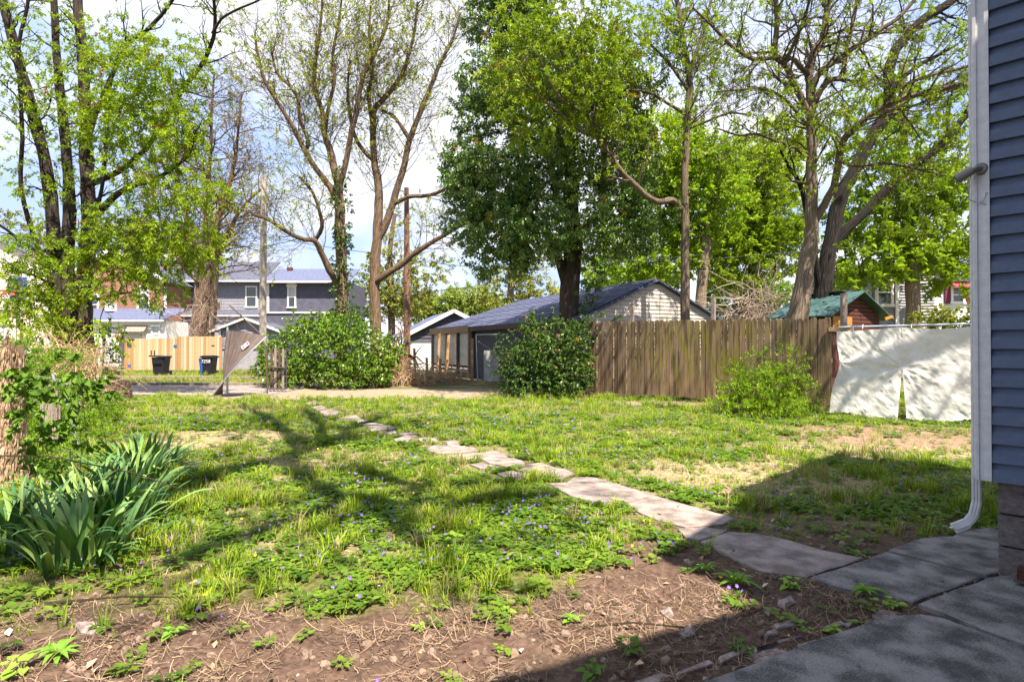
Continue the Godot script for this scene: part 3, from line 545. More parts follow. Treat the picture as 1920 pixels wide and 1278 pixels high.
	for x in fw:
		var along := float(x) / fw
		var bt2: float = tone[int(along * 46.0)]
		for y in fh:
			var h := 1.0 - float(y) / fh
			var g := g1.get_noise_2d(x * 0.16, y * 0.006) * .5 + .5
			var s2 := g1.get_noise_2d(x * 0.03 + 40, y * 0.004) * .5 + .5
			var s3 := g1.get_noise_2d(x * 0.015 + 90, y * 0.008 + 7) * .5 + .5
			var col := Color(.13, .088, .06).lerp(Color(.38, .27, .19), clampf((g - .5) * 1.7 + .2 + bt2 * .55, 0, 1))
			col = col.lerp(Color(.30, .235, .19), clampf((s2 - .5) * 2.0, 0, .6))
			var moss := clampf((g1.get_noise_2d(x * 0.025 + 200, y * 0.006 + 50) + g * .4 + .03) * 2.6, 0, 1)
			moss *= clampf(1.3 - absf(along - .58) * 2.6, .0, 1.0) * clampf(1.4 - absf(h - .55) * 2.2, 0, 1)
			col = col.lerp(Color(.20, .20, .02), moss * .85)
			var dark_streak := clampf((g1.get_noise_2d(x * 0.045 + 500, y * 0.006) + g1.get_noise_2d(x * .015, y * .008 + 300)) * 1.6 + .05, 0, 1)
			col = col.lerp(Color(.065, .048, .038), dark_streak * .75)
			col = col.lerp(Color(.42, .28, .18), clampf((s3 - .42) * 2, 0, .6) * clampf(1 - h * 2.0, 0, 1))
			fimg.set_pixel(x, y, col.linear_to_srgb())
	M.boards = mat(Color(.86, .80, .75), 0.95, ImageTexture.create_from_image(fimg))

# ------------------------------------------------------------------ ground: height, bare soil, dry grass
var hole_polys := []
func sstep(a: float, b: float, x: float) -> float:
	return smoothstep(a, b, x)
func blob(x: float, d: float, cx: float, cd: float, rx: float, rd: float) -> float:
	var q := sqrt((x - cx) * (x - cx) / (rx * rx) + (d - cd) * (d - cd) / (rd * rd))
	return 1.0 - sstep(0.55, 1.15, q + nz.get_noise_2d(x * 130, d * 130) * .35)
func bare(x: float, d: float) -> float:
	var w := nz.get_noise_2d(x * 90, d * 90) * .5 + nz.get_noise_2d(x * 300 + 50, d * 300) * .25
	var edge := 3.12 + 1.15 * sstep(0.15, 0.95, x) + w * .7
	var b := 1.0 - sstep(edge - .15, edge + .3, d)
	b = max(b, sstep(.75, 1.1, x) * (1 - sstep(4.4, 5.1, d + w * .5)) * .8)
	b = max(b, sstep(15.2, 16.2, d + w) * (1 - sstep(19.0, 20.2, d)) * sstep(-9.5, -8, x) * (1 - sstep(-1.5, .8, x)) * .95)
	b = max(b, blob(x, d, 6.3, 9.2, 2.4, 1.7) * .8)
	b = max(b, blob(x, d, 3.6, 14.6, 2.2, .9) * .8)
	b = max(b, blob(x, d, -3.0, 3.6, 1.2, .7) * .4)
	b = max(b, blob(x, d, 1.4, 2.3, 3.0, 1.4))
	return clampf(b, 0, 1)
func dry(x: float, d: float) -> float:
	var q := clampf(nz.get_noise_2d(x * 60 + 900, d * 60) * 1.5 + .02, 0, .5)
	q = max(q, blob(x, d, -4.4, 8.9, 1.5, 1.2) * .95)
	q = max(q, blob(x, d, 2.6, 6.3, 1.7, 1.3) * .85)
	q = max(q, blob(x, d, -2.2, 7.2, 1.3, .8) * .7)
	q = max(q, blob(x, d, 5.3, 8.2, 2.3, 1.2) * .8)
	q = max(q, blob(x, d, 1.5, 9.5, 1.2, .8) * .4)
	q = max(q, blob(x, d, -6.5, 13, 2.2, 1.2) * .6)
	return q
func in_stone(x: float, d: float) -> bool:
	for p in hole_polys:
		if p.has("grow") and (p.grow_box as Rect2).has_point(Vector2(x, d)) and Geometry2D.is_point_in_polygon(Vector2(x, d), p.grow):
			return true
		if (p.box as Rect2).has_point(Vector2(x, d)) and Geometry2D.is_point_in_polygon(Vector2(x, d), p.poly):
			return true
	return false
func gh(x: float, d: float) -> float:
	var near := 1.0 - sstep(10, 22, d)
	var h := nz.get_noise_2d(x * 40, d * 40) * .022
	if near > 0:
		h += (nz.get_noise_2d(x * 260, d * 260) * .012 + nz.get_noise_2d(x * 900 + 3, d * 900) * .006) * near
		h += bare(x, d) * near * (nz.get_noise_2d(x * 520 + 77, d * 520) * .02 + nz.get_noise_2d(x * 1500, d * 1500) * .010)
	return h - .004

func make_ground() -> void:
	var xs := []
	var ds := []
	var x := 0.0
	var st := 0.05
	while x < 160:
		xs.append(x)
		if x > 5: st *= 1.09
		x += st
	var neg := []
	for k in xs.size() - 1: neg.append(-xs[xs.size() - 1 - k])
	xs = neg + xs
	var d := -60.0
	while d < 240:
		ds.append(d)
		if d < -3: d += max(.6, (-3 - d) * .25)
		elif d < 1.6: d += .25
		elif d < 8: d += .05
		elif d < 14: d += .09
		elif d < 24: d += .2
		else: d += max(.4, (d - 22) * .12)
	var mb := MB.new()
	var pts := PackedVector3Array()
	var cols := PackedColorArray()
	for dd in ds:
		for xx in xs:
			var y := gh(xx, dd)
			if dd > 1 and dd < 16 and in_stone(xx, dd):
				y = min(y, -.004)
			pts.append(V(xx, y, dd))
			var c: Color
			if dd > 24 or absf(xx) > 16:
				c = Color(.12, .15, .045).lerp(Color(.24, .19, .13), clampf(nz.get_noise_2d(xx * 20, dd * 20) + .45, 0, 1))
			else:
				var b := bare(xx, dd)
				var q := dry(xx, dd)
				var f := nz.get_noise_2d(xx * 700, dd * 700) * .5 + .5
				var dirt := Color(.092, .058, .042).lerp(Color(.185, .120, .090), f)
				if dd > 14: dirt = Color(.36, .26, .20).lerp(Color(.46, .36, .27), f)
				if xx > 4.5 and dd > 7: dirt = Color(.28, .175, .115).lerp(Color(.38, .26, .18), f)
				var straw := Color(.32, .25, .14).lerp(Color(.45, .36, .22), f)
				var turf := Color(.085, .115, .025).lerp(Color(.19, .175, .065), f)
				c = turf.lerp(straw, q).lerp(dirt, b)
			cols.append(c)
	mb.sheet(pts, ds.size(), xs.size(), Vector3.UP)
	mb.c = cols
	var o := put(mb, "ground", M.soil)
	o.set_meta("kind", "structure")

# ------------------------------------------------------------------ leaves and plants
func leaf(mb: MB, p: Vector3, dir: Vector3, up: Vector3, l: float, w: float, fold := .25, droop := .2) -> void:
	var s := dir.cross(up).normalized()
	var n := s.cross(dir).normalized()
	var mid := p + dir * l * .45 + n * l * .06
	var tip := p + dir * l - n * l * droop
	var a := mid + s * w * .5 + n * w * fold
	var b := mid - s * w * .5 + n * w * fold
	mb.tri(p, a, tip)
	mb.tri(p, tip, b)
func leaf_fine(mb: MB, p: Vector3, dir: Vector3, up: Vector3, l: float, w: float, droop: float) -> void:
	var s := dir.cross(up).normalized()
	var n := s.cross(dir).normalized()
	var prev := []
	for i in 6:
		var t := i / 5.0
		var c := p + dir * l * t + n * l * (.18 * sin(t * PI) - droop * t * t)
		var ww := w * .5 * pow(sin(PI * clampf(t * .92 + .06, 0, 1)), .7) * (1.0 - t * .25)
		var row := [c - s * ww + n * ww * .35, c, c + s * ww + n * ww * .35]
		if i > 0:
			for k in 2: mb.quad(prev[k], row[k], row[k + 1], prev[k + 1], n)
		prev = row
func spray_mesh(seed_: int, n: int, stem: float, l: float, w: float, spread: float, droop: float, flat := false) -> ArrayMesh:
	# a twig along +z with leaves
	var r := RandomNumberGenerator.new()
	r.seed = seed_
	var mb := MB.new()
	mb.col = Color(.55, .42, .3)
	var pts := []
	for i in 4: pts.append(Vector3(r.randf_range(-.03, .03) * stem, -droop * .5 * stem * (i / 3.0) * (i / 3.0), stem * i / 3.0))
	mb.tube(pts, [stem * .012, stem * .010, stem * .007, stem * .004], 3, false)
	for i in n:
		var t := 0.25 + 0.75 * (i + r.randf() * .6) / n
		var k := t * 2.999
		var p: Vector3 = pts[int(k)].lerp(pts[int(k) + 1], k - int(k))
		var ang := (PI * (i % 2) + r.randf_range(-.6, .6)) if flat else r.randf() * TAU
		var side := Vector3(cos(ang), sin(ang) * (.5 if flat else 1.0), 0)
		var dir := (side * spread + Vector3(0, -droop, 0.55 + r.randf_range(-.3, .3))).normalized()
		var up := (Vector3.UP + Vector3(r.randf_range(-.6, .6), 0, r.randf_range(-.6, .6))).normalized()
		var q := r.randf_range(.8, 1.1)
		mb.col = Color(q, q, q * r.randf_range(.8, 1.0))
		var sc := r.randf_range(.65, 1.15)
		leaf(mb, p, dir, up, l * sc, w * sc, r.randf_range(.1, .35), r.randf_range(.05, .35))
	return mb.mesh()
var S := {}
func make_sprays() -> void:
	S.ash = spray_mesh(11, 16, .42, .105, .045, .9, .55)
	S.bud = spray_mesh(12, 7, .26, .06, .034, .7, .3)
	S.glossy = spray_mesh(13, 15, .26, .105, .046, 1.0, .1)
	S.far = spray_mesh(14, 14, .6, .20, .10, 1.0, .3)
	S.weed = spray_mesh(15, 18, .30, .055, .024, .9, .1)
	S.bush = spray_mesh(16, 16, .28, .082, .05, 1.0, .2)
	S.ivy = spray_mesh(17, 14, .22, .075, .065, 1.1, .3)
func frame(dir: Vector3, roll: float, s: float) -> Basis:
	var z := dir.normalized()
	var x := Vector3.UP.cross(z)
	if x.length() < .05: x = Vector3.RIGHT
	x = x.normalized()
	var y := z.cross(x)
	return Basis(x, y, z).rotated(z, roll).scaled(Vector3(s, s, s))
func shade(a: Color, b: Color, t: float, v: float) -> Color:
	var c := a.lerp(b, t)
	return Color(c.r * v, c.g * v, c.b * v)
# leaf sprays through a set of lumps; per lump its own tone
func fill(lumps: Array, dens: float, size: float, a: Color, b: Color, out: Array, cols: Array, shell := .55, odd := Color(0, 0, 0), odd_share := 0.0) -> void:
	for L in lumps:
		var n := int(dens * L[6] * pow(L[3] * L[4] * L[5], 0.6667) * 90.0)
		var tone := rng.randf()
		for i in n:
			var q := rdir() * pow(rng.randf(), shell * .55)
			var p := V(L[0] + q.x * L[3], L[1] + q.y * L[4], L[2] + q.z * L[5])
			if p.y < .12: p.y = .12 + rng.randf() * .15
			var dir := (Vector3(q.x, q.y * .5, -q.z) + rdir() * .7 + Vector3(0, -.12, 0)).normalized()
			out.append(Transform3D(frame(dir, rr(-.6, .6), size * rr(.7, 1.3)), p))
			var c := shade(a, b, clampf(tone * .5 + rng.randf() * .6, 0, 1), rr(.75, 1.2))
			if rng.randf() < odd_share: c = shade(odd, odd, 0, rr(.7, 1.1))
			cols.append(c)

func curve(raw: Array) -> Array:
	# raw: x,y,d,r, ... -> [points, radii] smoothed
	var p := []
	var r := []
	for i in range(0, raw.size(), 4):
		p.append(V(raw[i], raw[i + 1], raw[i + 2]))
		r.append(float(raw[i + 3]))
	var op := []
	var orr := []
	for i in p.size() - 1:
		var a: Vector3 = p[max(i - 1, 0)]
		var b: Vector3 = p[i]
		var c: Vector3 = p[i + 1]
		var e: Vector3 = p[min(i + 2, p.size() - 1)]
		for k in 3:
			var t := k / 3.0
			var q: Vector3 = b.cubic_interpolate(c, a, e, t)
			op.append(q + rdir() * r[i] * .10)
			orr.append(lerpf(r[i], r[i + 1], t) * rr(.94, 1.07))
	op.append(p[-1])
	orr.append(r[-1])
	return [op, orr]
func grow(mb: MB, tips: Array, p: Vector3, dir: Vector3, length: float, r: float, level: int, prm: Dictionary) -> void:
	var pts := [p]
	var rad := [r]
	var segs := 4
	var dd := dir
	for i in segs:
		dd = (dd + rdir() * prm.wig + Vector3.UP * prm.up).normalized()
		p += dd * length / segs
		pts.append(p)
		rad.append(max(.003, r * (1.0 - .8 * (i + 1) / segs)))
	mb.tube(pts, rad, 5 if r > .025 else 3, false)
	if level == 0:
		tips.append([pts[-1], dd])
		if rng.randf() < .6: tips.append([pts[2], (dd + rdir() * .8).normalized()])
		return
	tips.append([pts[-1], dd])
	var cn: int = prm.kids
	for k in cn:
		var t := .25 + .75 * (k + rng.randf()) / cn
		var s: float = t * segs * .999
		var q: Vector3 = pts[int(s)].lerp(pts[int(s) + 1], s - int(s))
		var td: Vector3 = (pts[int(s) + 1] - pts[int(s)]).normalized()
		var side := td.cross(rdir()).normalized()
		grow(mb, tips, q, (td * .75 + side * prm.spread).normalized(), length * rr(.42, .7) * (1.15 - t * .4), max(.004, r * .55 * (1 - t * .5)), level - 1, prm)
func tree(called: String, label: String, group: String, stems: Array, bark: Material, prm: Dictionary, spray: Mesh, leaf_m: Material, a: Color, b: Color, lumps := [], odd := Color(0, 0, 0), odd_share := 0.0) -> Node3D:
	var f: Array = stems[0]
	var root := thing(called, label, "tree", V(f[0], 0, f[2]), group)
	var trunk := MB.new()
	var twigs := MB.new()
	var tips := []
	var first := true
	for raw in stems:
		var c := curve(raw)
		if first and c[0][0].y > 0.0: c[0][0].y = -.1
		(trunk if first else twigs).tube(c[0], c[1], 12 if c[1][0] > .12 else 7)
		var total := 0.0
		var pts: Array = c[0]
		for i in pts.size() - 1: total += (pts[i + 1] - pts[i]).length()
		var n := int(total * prm.sub)
		var from: float = prm.from_first if first else prm.from
		for k in n:
			var t := from + (1 - from) * (k + rng.randf()) / n
			var s := t * (pts.size() - 1.001)
			var i := int(s)
			var q: Vector3 = pts[i].lerp(pts[i + 1], s - i)
			if q.y < prm.get("low", 0.0): continue
			var td: Vector3 = (pts[i + 1] - pts[i]).normalized()
			var side := td.cross(rdir()).normalized()
			var rad: float = clampf(c[1][i] * .5, .008, prm.get("rmax", .035))
			grow(twigs, tips, q, (td * .55 + side * prm.spread).normalized(), prm.len * rr(.5, 1.15) * (1.1 - .5 * t), rad, prm.levels, prm)
		tips.append([pts[-1], (pts[-1] - pts[-2]).normalized()])
		first = false
	put(trunk, "trunk", bark, root)
	if twigs.v.size() > 0:
		put(twigs, "branches", bark, root)
	var list := []
	var cols := []
	for tp in tips:
		if rng.randf() > prm.leafy: continue
		for k in prm.get("per_tip", 1):
			var dir: Vector3 = (tp[1] + rdir() * .6 + Vector3(0, -prm.get("hang", .1), 0)).normalized()
			list.append(Transform3D(frame(dir, rr(-.8, .8), prm.size * rr(.65, 1.25)), tp[0]))
			cols.append(shade(a, b, rng.randf(), rr(.75, 1.2)))
	fill(lumps, prm.get("dens", 1.0), prm.size, a, b, list, cols, .55, odd, odd_share)
	if list.size() > 0:
		scatter("crown", spray, leaf_m, root, list, cols)
	return root
func bush(called: String, label: String, cat: String, lumps: Array, dens: float, size: float, spray: Mesh, lm: Material, a: Color, b: Color, odd := Color(0, 0, 0), share := 0.0, group := "") -> Node3D:
	var L: Array = lumps[0]
	var root := thing(called, label, cat, V(L[0], 0, L[2]), group)
	var st := MB.new()
	for l in lumps:
		for k in 3:
			var foot := V(l[0] + rr(-.4, .4) * l[3], -.05, l[2] + rr(-.3, .3) * l[5])
			var top := V(l[0] + rr(-.6, .6) * l[3], l[1] + rr(0, .6) * l[4], l[2] + rr(-.6, .6) * l[5])
			var m := foot.lerp(top, .5) + rdir() * .1
			var thick: float = min(.009, l[4] * .022)
			st.tube([foot, m, top], [thick, thick * .7, thick * .35], 4, false)
	put(st, "stems", M.bark_dark, root)
	var list := []
	var cols := []
	fill(lumps, dens, size, a, b, list, cols, .45, odd, share)
	scatter("foliage", spray, lm, root, list, cols)
	return root
# ------------------------------------------------------------------ camera, sky, sun
func make_light() -> void:
	var cam := Camera3D.new()
	cam.name = "camera"
	add_child(cam)
	cam.position = Vector3(0, 1.4, 0)
	cam.rotation_degrees = Vector3(0.57, 0, 0)
	cam.fov = 60.3
	cam.near = 0.05
	cam.far = 600
	cam.current = true
	var e := Environment.new()
	e.background_mode = Environment.BG_SKY
	var sky := Sky.new()
	var pm := PanoramaSkyMaterial.new()
	pm.panorama = sky_texture()
	sky.sky_material = pm
	e.sky = sky
	e.tonemap_mode = Environment.TONE_MAPPER_LINEAR
	e.tonemap_exposure = 2.85
	e.sdfgi_enabled = true
	e.ssao_enabled = true
	e.ssil_enabled = true
	var w := WorldEnvironment.new()
	w.name = "world_environment"
	w.environment = e
	add_child(w)
	var sun := DirectionalLight3D.new()
	sun.name = "sun"
	sun.light_energy = 1.6
	sun.light_color = Color(1, .95, .87)
	sun.light_angular_distance = 0.5
	sun.shadow_enabled = true
	add_child(sun)
	# the sun stands behind and to the right of the viewer, about 61 degrees up
	sun.look_at_from_position(Vector3.ZERO, Vector3(-.25, -1.0, -.5), Vector3.UP)
func sky_texture() -> ImageTexture:
	var w := 1024
	var h := 512
	var im := Image.create(w, h, false, Image.FORMAT_RGBF)
	var f := FastNoiseLite.new()
	f.seed = 9
	f.frequency = 1.0
	f.fractal_octaves = 5
	for y in h:
		var el := PI * (.5 - (y + .5) / h)
		for x in w:
			var az := TAU * (x + .5) / w
			var dir := Vector3(cos(el) * cos(az), sin(el), cos(el) * sin(az))
			var c: Color
			if el < 0:
				c = Color(.14, .14, .115)
			else:
				var blue := Color(.17, .255, .46).lerp(Color(.29, .355, .46), pow(1 - sin(el), 2.5))
				var q := dir / (dir.y + .35)
				var n := f.get_noise_3d(q.x * 1.1 + 3, q.z * 1.1, q.y) * .5 + .5
				var cl := smoothstep(.40, .64, n + .10 * (1 - sin(el)))
				var thick := smoothstep(.5, .8, n)
				c = blue.lerp(Color(.45, .45, .46).lerp(Color(.38, .385, .41), thick), cl * .9)
			im.set_pixel(x, y, c)
	return ImageTexture.create_from_image(im)

# ------------------------------------------------------------------ building pieces
# a plane frame: origin (x,d), direction along the wall (unit, x,d), outward normal is to the left of it seen from above when flipped by sgn
func along(o: Vector2, u: Vector2, s: float, y: float, nrm := Vector2.ZERO, out := 0.0) -> Vector3:
	return V(o.x + u.x * s + nrm.x * out, y, o.y + u.y * s + nrm.y * out)
func wall_box(mb: MB, a: Vector2, b: Vector2, y0: float, y1: float, thick: float) -> void:
	var l := (b - a) / 2
	var t := l.orthogonal().normalized() * thick / 2
	mb.box(V((a.x + b.x) / 2, (y0 + y1) / 2, (a.y + b.y) / 2), V(l.x, 0, l.y), Vector3(0, (y1 - y0) / 2, 0), V(t.x, 0, t.y))
func window(parent: Node, o: Vector2, u: Vector2, n: Vector2, s: float, y: float, w: float, h: float, fm: Material, split := true, blind := 0.0) -> void:
	var f := MB.new()
	var U := V(u.x, 0, u.y)
	var N := V(n.x, 0, n.y)
	var c := along(o, u, s, y, n, .03)
	for k in [-1.0, 1.0]:
		f.box(c + U * k * w / 2, U * .06, Vector3(0, h / 2 + .06, 0), N * .05)
		f.box(c + Vector3(0, k * (h / 2), 0), U * (w / 2 + .1 * (1 if k < 0 else 0) - .06 * (0 if k < 0 else 1)), Vector3(0, .06, 0), N * (.055 + .02 * (1 if k < 0 else 0)))
	if split:
		f.box(c, U * (w / 2 - .06), Vector3(0, .03, 0), N * .035)
	var win := put(f, "window", fm, parent)
	var p := MB.new()
	p.box(c - N * .02, U * (w / 2 - .06), Vector3(0, h / 2 - .06, 0), N * .008)
	put(p, "pane", M.glass_dark, win)
	if blind > 0:
		var bl := MB.new()
		bl.box(c - N * .006 + Vector3(0, h * (.5 - blind / 2), 0), U * (w / 2 - .065), Vector3(0, h * blind / 2 - .06, 0), N * .004)
		put(bl, "blind", M.blind, win)
# roof plane with thickness from four corners
func roof_plane(mb: MB, a: Vector3, b: Vector3, c: Vector3, d: Vector3, t := .08) -> void:
	var n := (c - a).cross(b - a).normalized()
	if n.y < 0: n = -n
	var q := n * t
	mb.quad(a + q, b + q, c + q, d + q, n)
	mb.quad(a, b, c, d, -n)
	var m := (a + b + c + d) / 4
	for e in [[a, b], [b, c], [c, d], [d, a]]:
		mb.quad(e[0], e[1], e[1] + q, e[0] + q, (e[0] + e[1]) / 2 - m)
func gable(mb: MB, a: Vector3, b: Vector3, peak: Vector3, n: Vector3, t := .1) -> void:
	var k := mb.v.size()
	mb.tri(a, b, peak)
	if mb.n[k].dot(n) < 0:
		mb.v.resize(k); mb.n.resize(k); mb.uv.resize(k); mb.c.resize(k); mb.ix.resize(mb.ix.size() - 3)
		mb.tri(b, a, peak)

# ------------------------------------------------------------------ the blue house at the right edge
func make_house() -> void:
	var C := Vector2(2.93, 3.58)
	var u := Vector2(.69, -.724)
	var n := Vector2(-.724, -.69)
	var w := Vector2(.724, .69)
	var root := thing("blue_house", "house with dusty blue lap siding and white corner trim at the right edge", "house", V(C.x, 0, C.y))
	var U := V(u.x, 0, u.y)
	var N := V(n.x, 0, n.y)
	var W := V(w.x, 0, w.y)
	var wallm := MB.new()
	# one-storey part: walls behind the siding, closed box
	var c0 := C - u * .07
	var inner := C + u * 1.45
	wallm.box(V((c0.x + inner.x) / 2 + w.x * 1.53, 2.12, (c0.y + inner.y) / 2 + w.y * 1.53), U * .76, Vector3(0, 1.53, 0), W * 1.5)
	# two-storey part behind and beside the viewer
	var W1 := Vector2(2.56, .80)
	var wu := Vector2(.63, .777)
	var wv := Vector2(.777, -.63)
	wallm.box(V(W1.x + wu.x * 1.62 + wv.x * 2.2, 3.0, W1.y + wu.y * 1.62 + wv.y * 2.2), V(wu.x, 0, wu.y) * 1.62, Vector3(0, 3.0, 0), V(wv.x, 0, wv.y) * 2.2)
	var cu := Vector2(.89, .456)
	var cv := Vector2(.456, -.89)
	var K := Vector2(-.9, -1.86)
	wallm.box(V(K.x + cu.x * 2.6 + cv.x * 1.0, 3.0, K.y + cu.y * 2.6 + cv.y * 1.0), V(cu.x, 0, cu.y) * 2.6, Vector3(0, 3.0, 0), V(cv.x, 0, cv.y) * 1.0)
	put(wallm, "wall", M.siding_blue, root)
	# lap siding, each course its own board: flat face with a cove on top
	var prof := [Vector2(.0, .0), Vector2(.0, .034), Vector2(.066, .027), Vector2(.084, .010), Vector2(.114, .003), Vector2(.114, .0)]
	for k in 27:
		var y0 := .586 + .1145 * k
		var mb := MB.new()
		var s0 := 0.002
		var s1 := 1.44
		for i in prof.size() - 1:
			var a: Vector2 = prof[i]
			var b: Vector2 = prof[i + 1]
			var hint := N + Vector3(0, -.8 if i == 0 else .4, 0)
			if i == 0: hint = Vector3.DOWN
			mb.quad(along(C, u, s0, y0 + a.x, n, a.y + .004), along(C, u, s0, y0 + b.x, n, b.y + .004), along(C, u, s1, y0 + b.x, n, b.y + .004), along(C, u, s1, y0 + a.x, n, a.y + .004), hint)
		put(mb, "siding_board", M.siding_blue, root)
	# corner post: two faces with a bead
	var cp := MB.new()
	cp.box(along(C, u, -.039, 2.12, n, .016), U * .037, Vector3(0, 1.535, 0), N * .014)
	cp.box(along(C, u, -.010, 2.12, n, .034), U * .010, Vector3(0, 1.534, 0), N * .006)
	cp.box(along(C, u, -.069, 2.12, n, .033), U * .008, Vector3(0, 1.534, 0), N * .005)
	cp.box(along(C, u, -.083, 2.12, n, -.05), U * .008, Vector3(0, 1.533, 0), N * .052)
	put(cp, "corner_post", M.trim_white, root)
	# downspout on the far side of the corner, its elbow turned out over the grass
	var dsp := MB.new()
	var o := along(C, u, -.098, 0, n, -.15)
	var dirs := [o + Vector3(0, 3.6, 0), o + Vector3(0, .41, 0), o + Vector3(0, .33, 0) - U * .015 + N * .01, o + Vector3(0, .27, 0) - U * .05 + N * .03, o + Vector3(0, .235, 0) - U * .105 + N * .055]
	for i in dirs.size() - 1:
		var a: Vector3 = dirs[i]
		var b: Vector3 = dirs[i + 1]
		dsp.bar(a, b + (b - a).normalized() * .012, .050 + .003 * i, .046 + .002 * i, N)
		for k in [-1.0, 0.0, 1.0]:
			dsp.bar(a + U * k * .016 + N * .004, b + U * k * .016 + N * .004 + (b - a).normalized() * .012, .007, .052 + .002 * i, N)
	put(dsp, "downspout", M.trim_white, root)
	# foundation of concrete blocks
	var back := MB.new()
	back.box(along(C, u, .72, .29, n, -.11), U * .70, Vector3(0, .292, 0), N * .03)
	var foundation := put(back, "foundation", M.mortar, root)
	for row in 3:
		for k in 4:
			var s := .02 + .405 * k - (.2 if row % 2 == 1 else 0.0)
			var s0: float = max(s, .02)
			var s1: float = min(s + .393, 1.42)
			if s1 - s0 < .05: continue
			var mb := MB.new()
			mb.box(along(C, u, (s0 + s1) / 2, .095 + .195 * row, n, -.07 + rr(-.004, .004)), U * (s1 - s0) / 2, Vector3(0, .091, 0), N * .045)
			put(mb, "block", M.block, foundation)
	# eaves
	var rf := MB.new()
	rf.box(V((c0.x + inner.x) / 2 + w.x * 1.55, 3.66, (c0.y + inner.y) / 2 + w.y * 1.55), U * .79, Vector3(0, .03, 0), W * 1.62)
	rf.box(V(W1.x + wu.x * 1.62 + wv.x * 2.2, 6.1, W1.y + wu.y * 1.62 + wv.y * 2.2), V(wu.x, 0, wu.y) * 1.64, Vector3(0, .1, 0), V(wv.x, 0, wv.y) * 2.25)
	rf.box(V(K.x + cu.x * 2.6 + cv.x * 1.0, 6.08, K.y + cu.y * 2.6 + cv.y * 1.0), V(cu.x, 0, cu.y) * 2.64, Vector3(0, .08, 0), V(cv.x, 0, cv.y) * 1.04)
	put(rf, "roof", M.shingle_dark, root)
	# security camera on the corner post
	var at := along(C, u, -.042, 2.49, n, .03)
	var sc := thing("security_camera", "small grey bullet security camera mounted on the white corner trim", "camera", at)
	var L := V(-1, 0, .1).normalized()
	var plate := MB.new()
	plate.tube([at, at + N * .012, at + N * .02], [.036, .036, .030], 20)
	put(plate, "mounting_plate", M.gun, sc)
	var arm := MB.new()
	arm.tube([at + N * .015, at + N * .045 - U * .012, at + N * .06 - U * .035 + Vector3(0, -.012, 0)], [.016, .015, .012], 10)
	put(arm, "bracket", M.gun, sc)
	var hs := at + N * .06 - U * .035 + Vector3(0, -.012, 0)
	var ax := (-U * .86 + N * .15 + Vector3(0, -.48, 0)).normalized()
	var hb := MB.new()
	hb.tube([hs - ax * .008, hs + ax * .004, hs + ax * .082, hs + ax * .088], [.018, .027, .031, .029], 18)
	var hous := put(hb, "housing", M.gun, sc)
	var ln := MB.new()
	ln.tube([hs + ax * .086, hs + ax * .090], [.021, .021], 16)
	put(ln, "lens", M.hole, hous)
	var cb := MB.new()
	cb.tube([hs + Vector3(0, -.015, 0), hs + Vector3(0, -.06, 0) - U * .012, hs + Vector3(0, -.13, 0) - U * .016, along(C, u, -.10, 2.31, n, .045), along(C, u, -.06, 2.285, n, .038), along(C, u, -.03, 2.275, n, .045), along(C, u, .002, 2.25, n, .03)], [.003, .003, .003, .003, .003, .003, .003], 6)
	put(cb, "cable", M.galv, sc)
	var cb2 := MB.new()
	cb2.tube([along(C, u, -.045, 2.283, n, .036), along(C, u, -.025, 2.30, n, .045), along(C, u, -.018, 2.335, n, .045), along(C, u, .002, 2.34, n, .035)], [.002, .002, .002, .002], 5)
	put(cb2, "cable", M.galv, sc)
	var br := thing("loose_brick", "rust-red brick lying against the block foundation of the blue house", "brick", V(3.02, .06, 3.36))
	var bm := MB.new()
	bm.box(V(3.02, .085, 3.36), U * .10, Vector3(0, .032, 0), N * .05)
	put(bm, "body", M.red_wall, br)
	var bm2 := MB.new()
	bm2.box(V(3.02, .05, 3.36), U * .115, Vector3(0, .005, 0), N * .06)
	put(bm2, "mortar_bed", M.mortar, br)

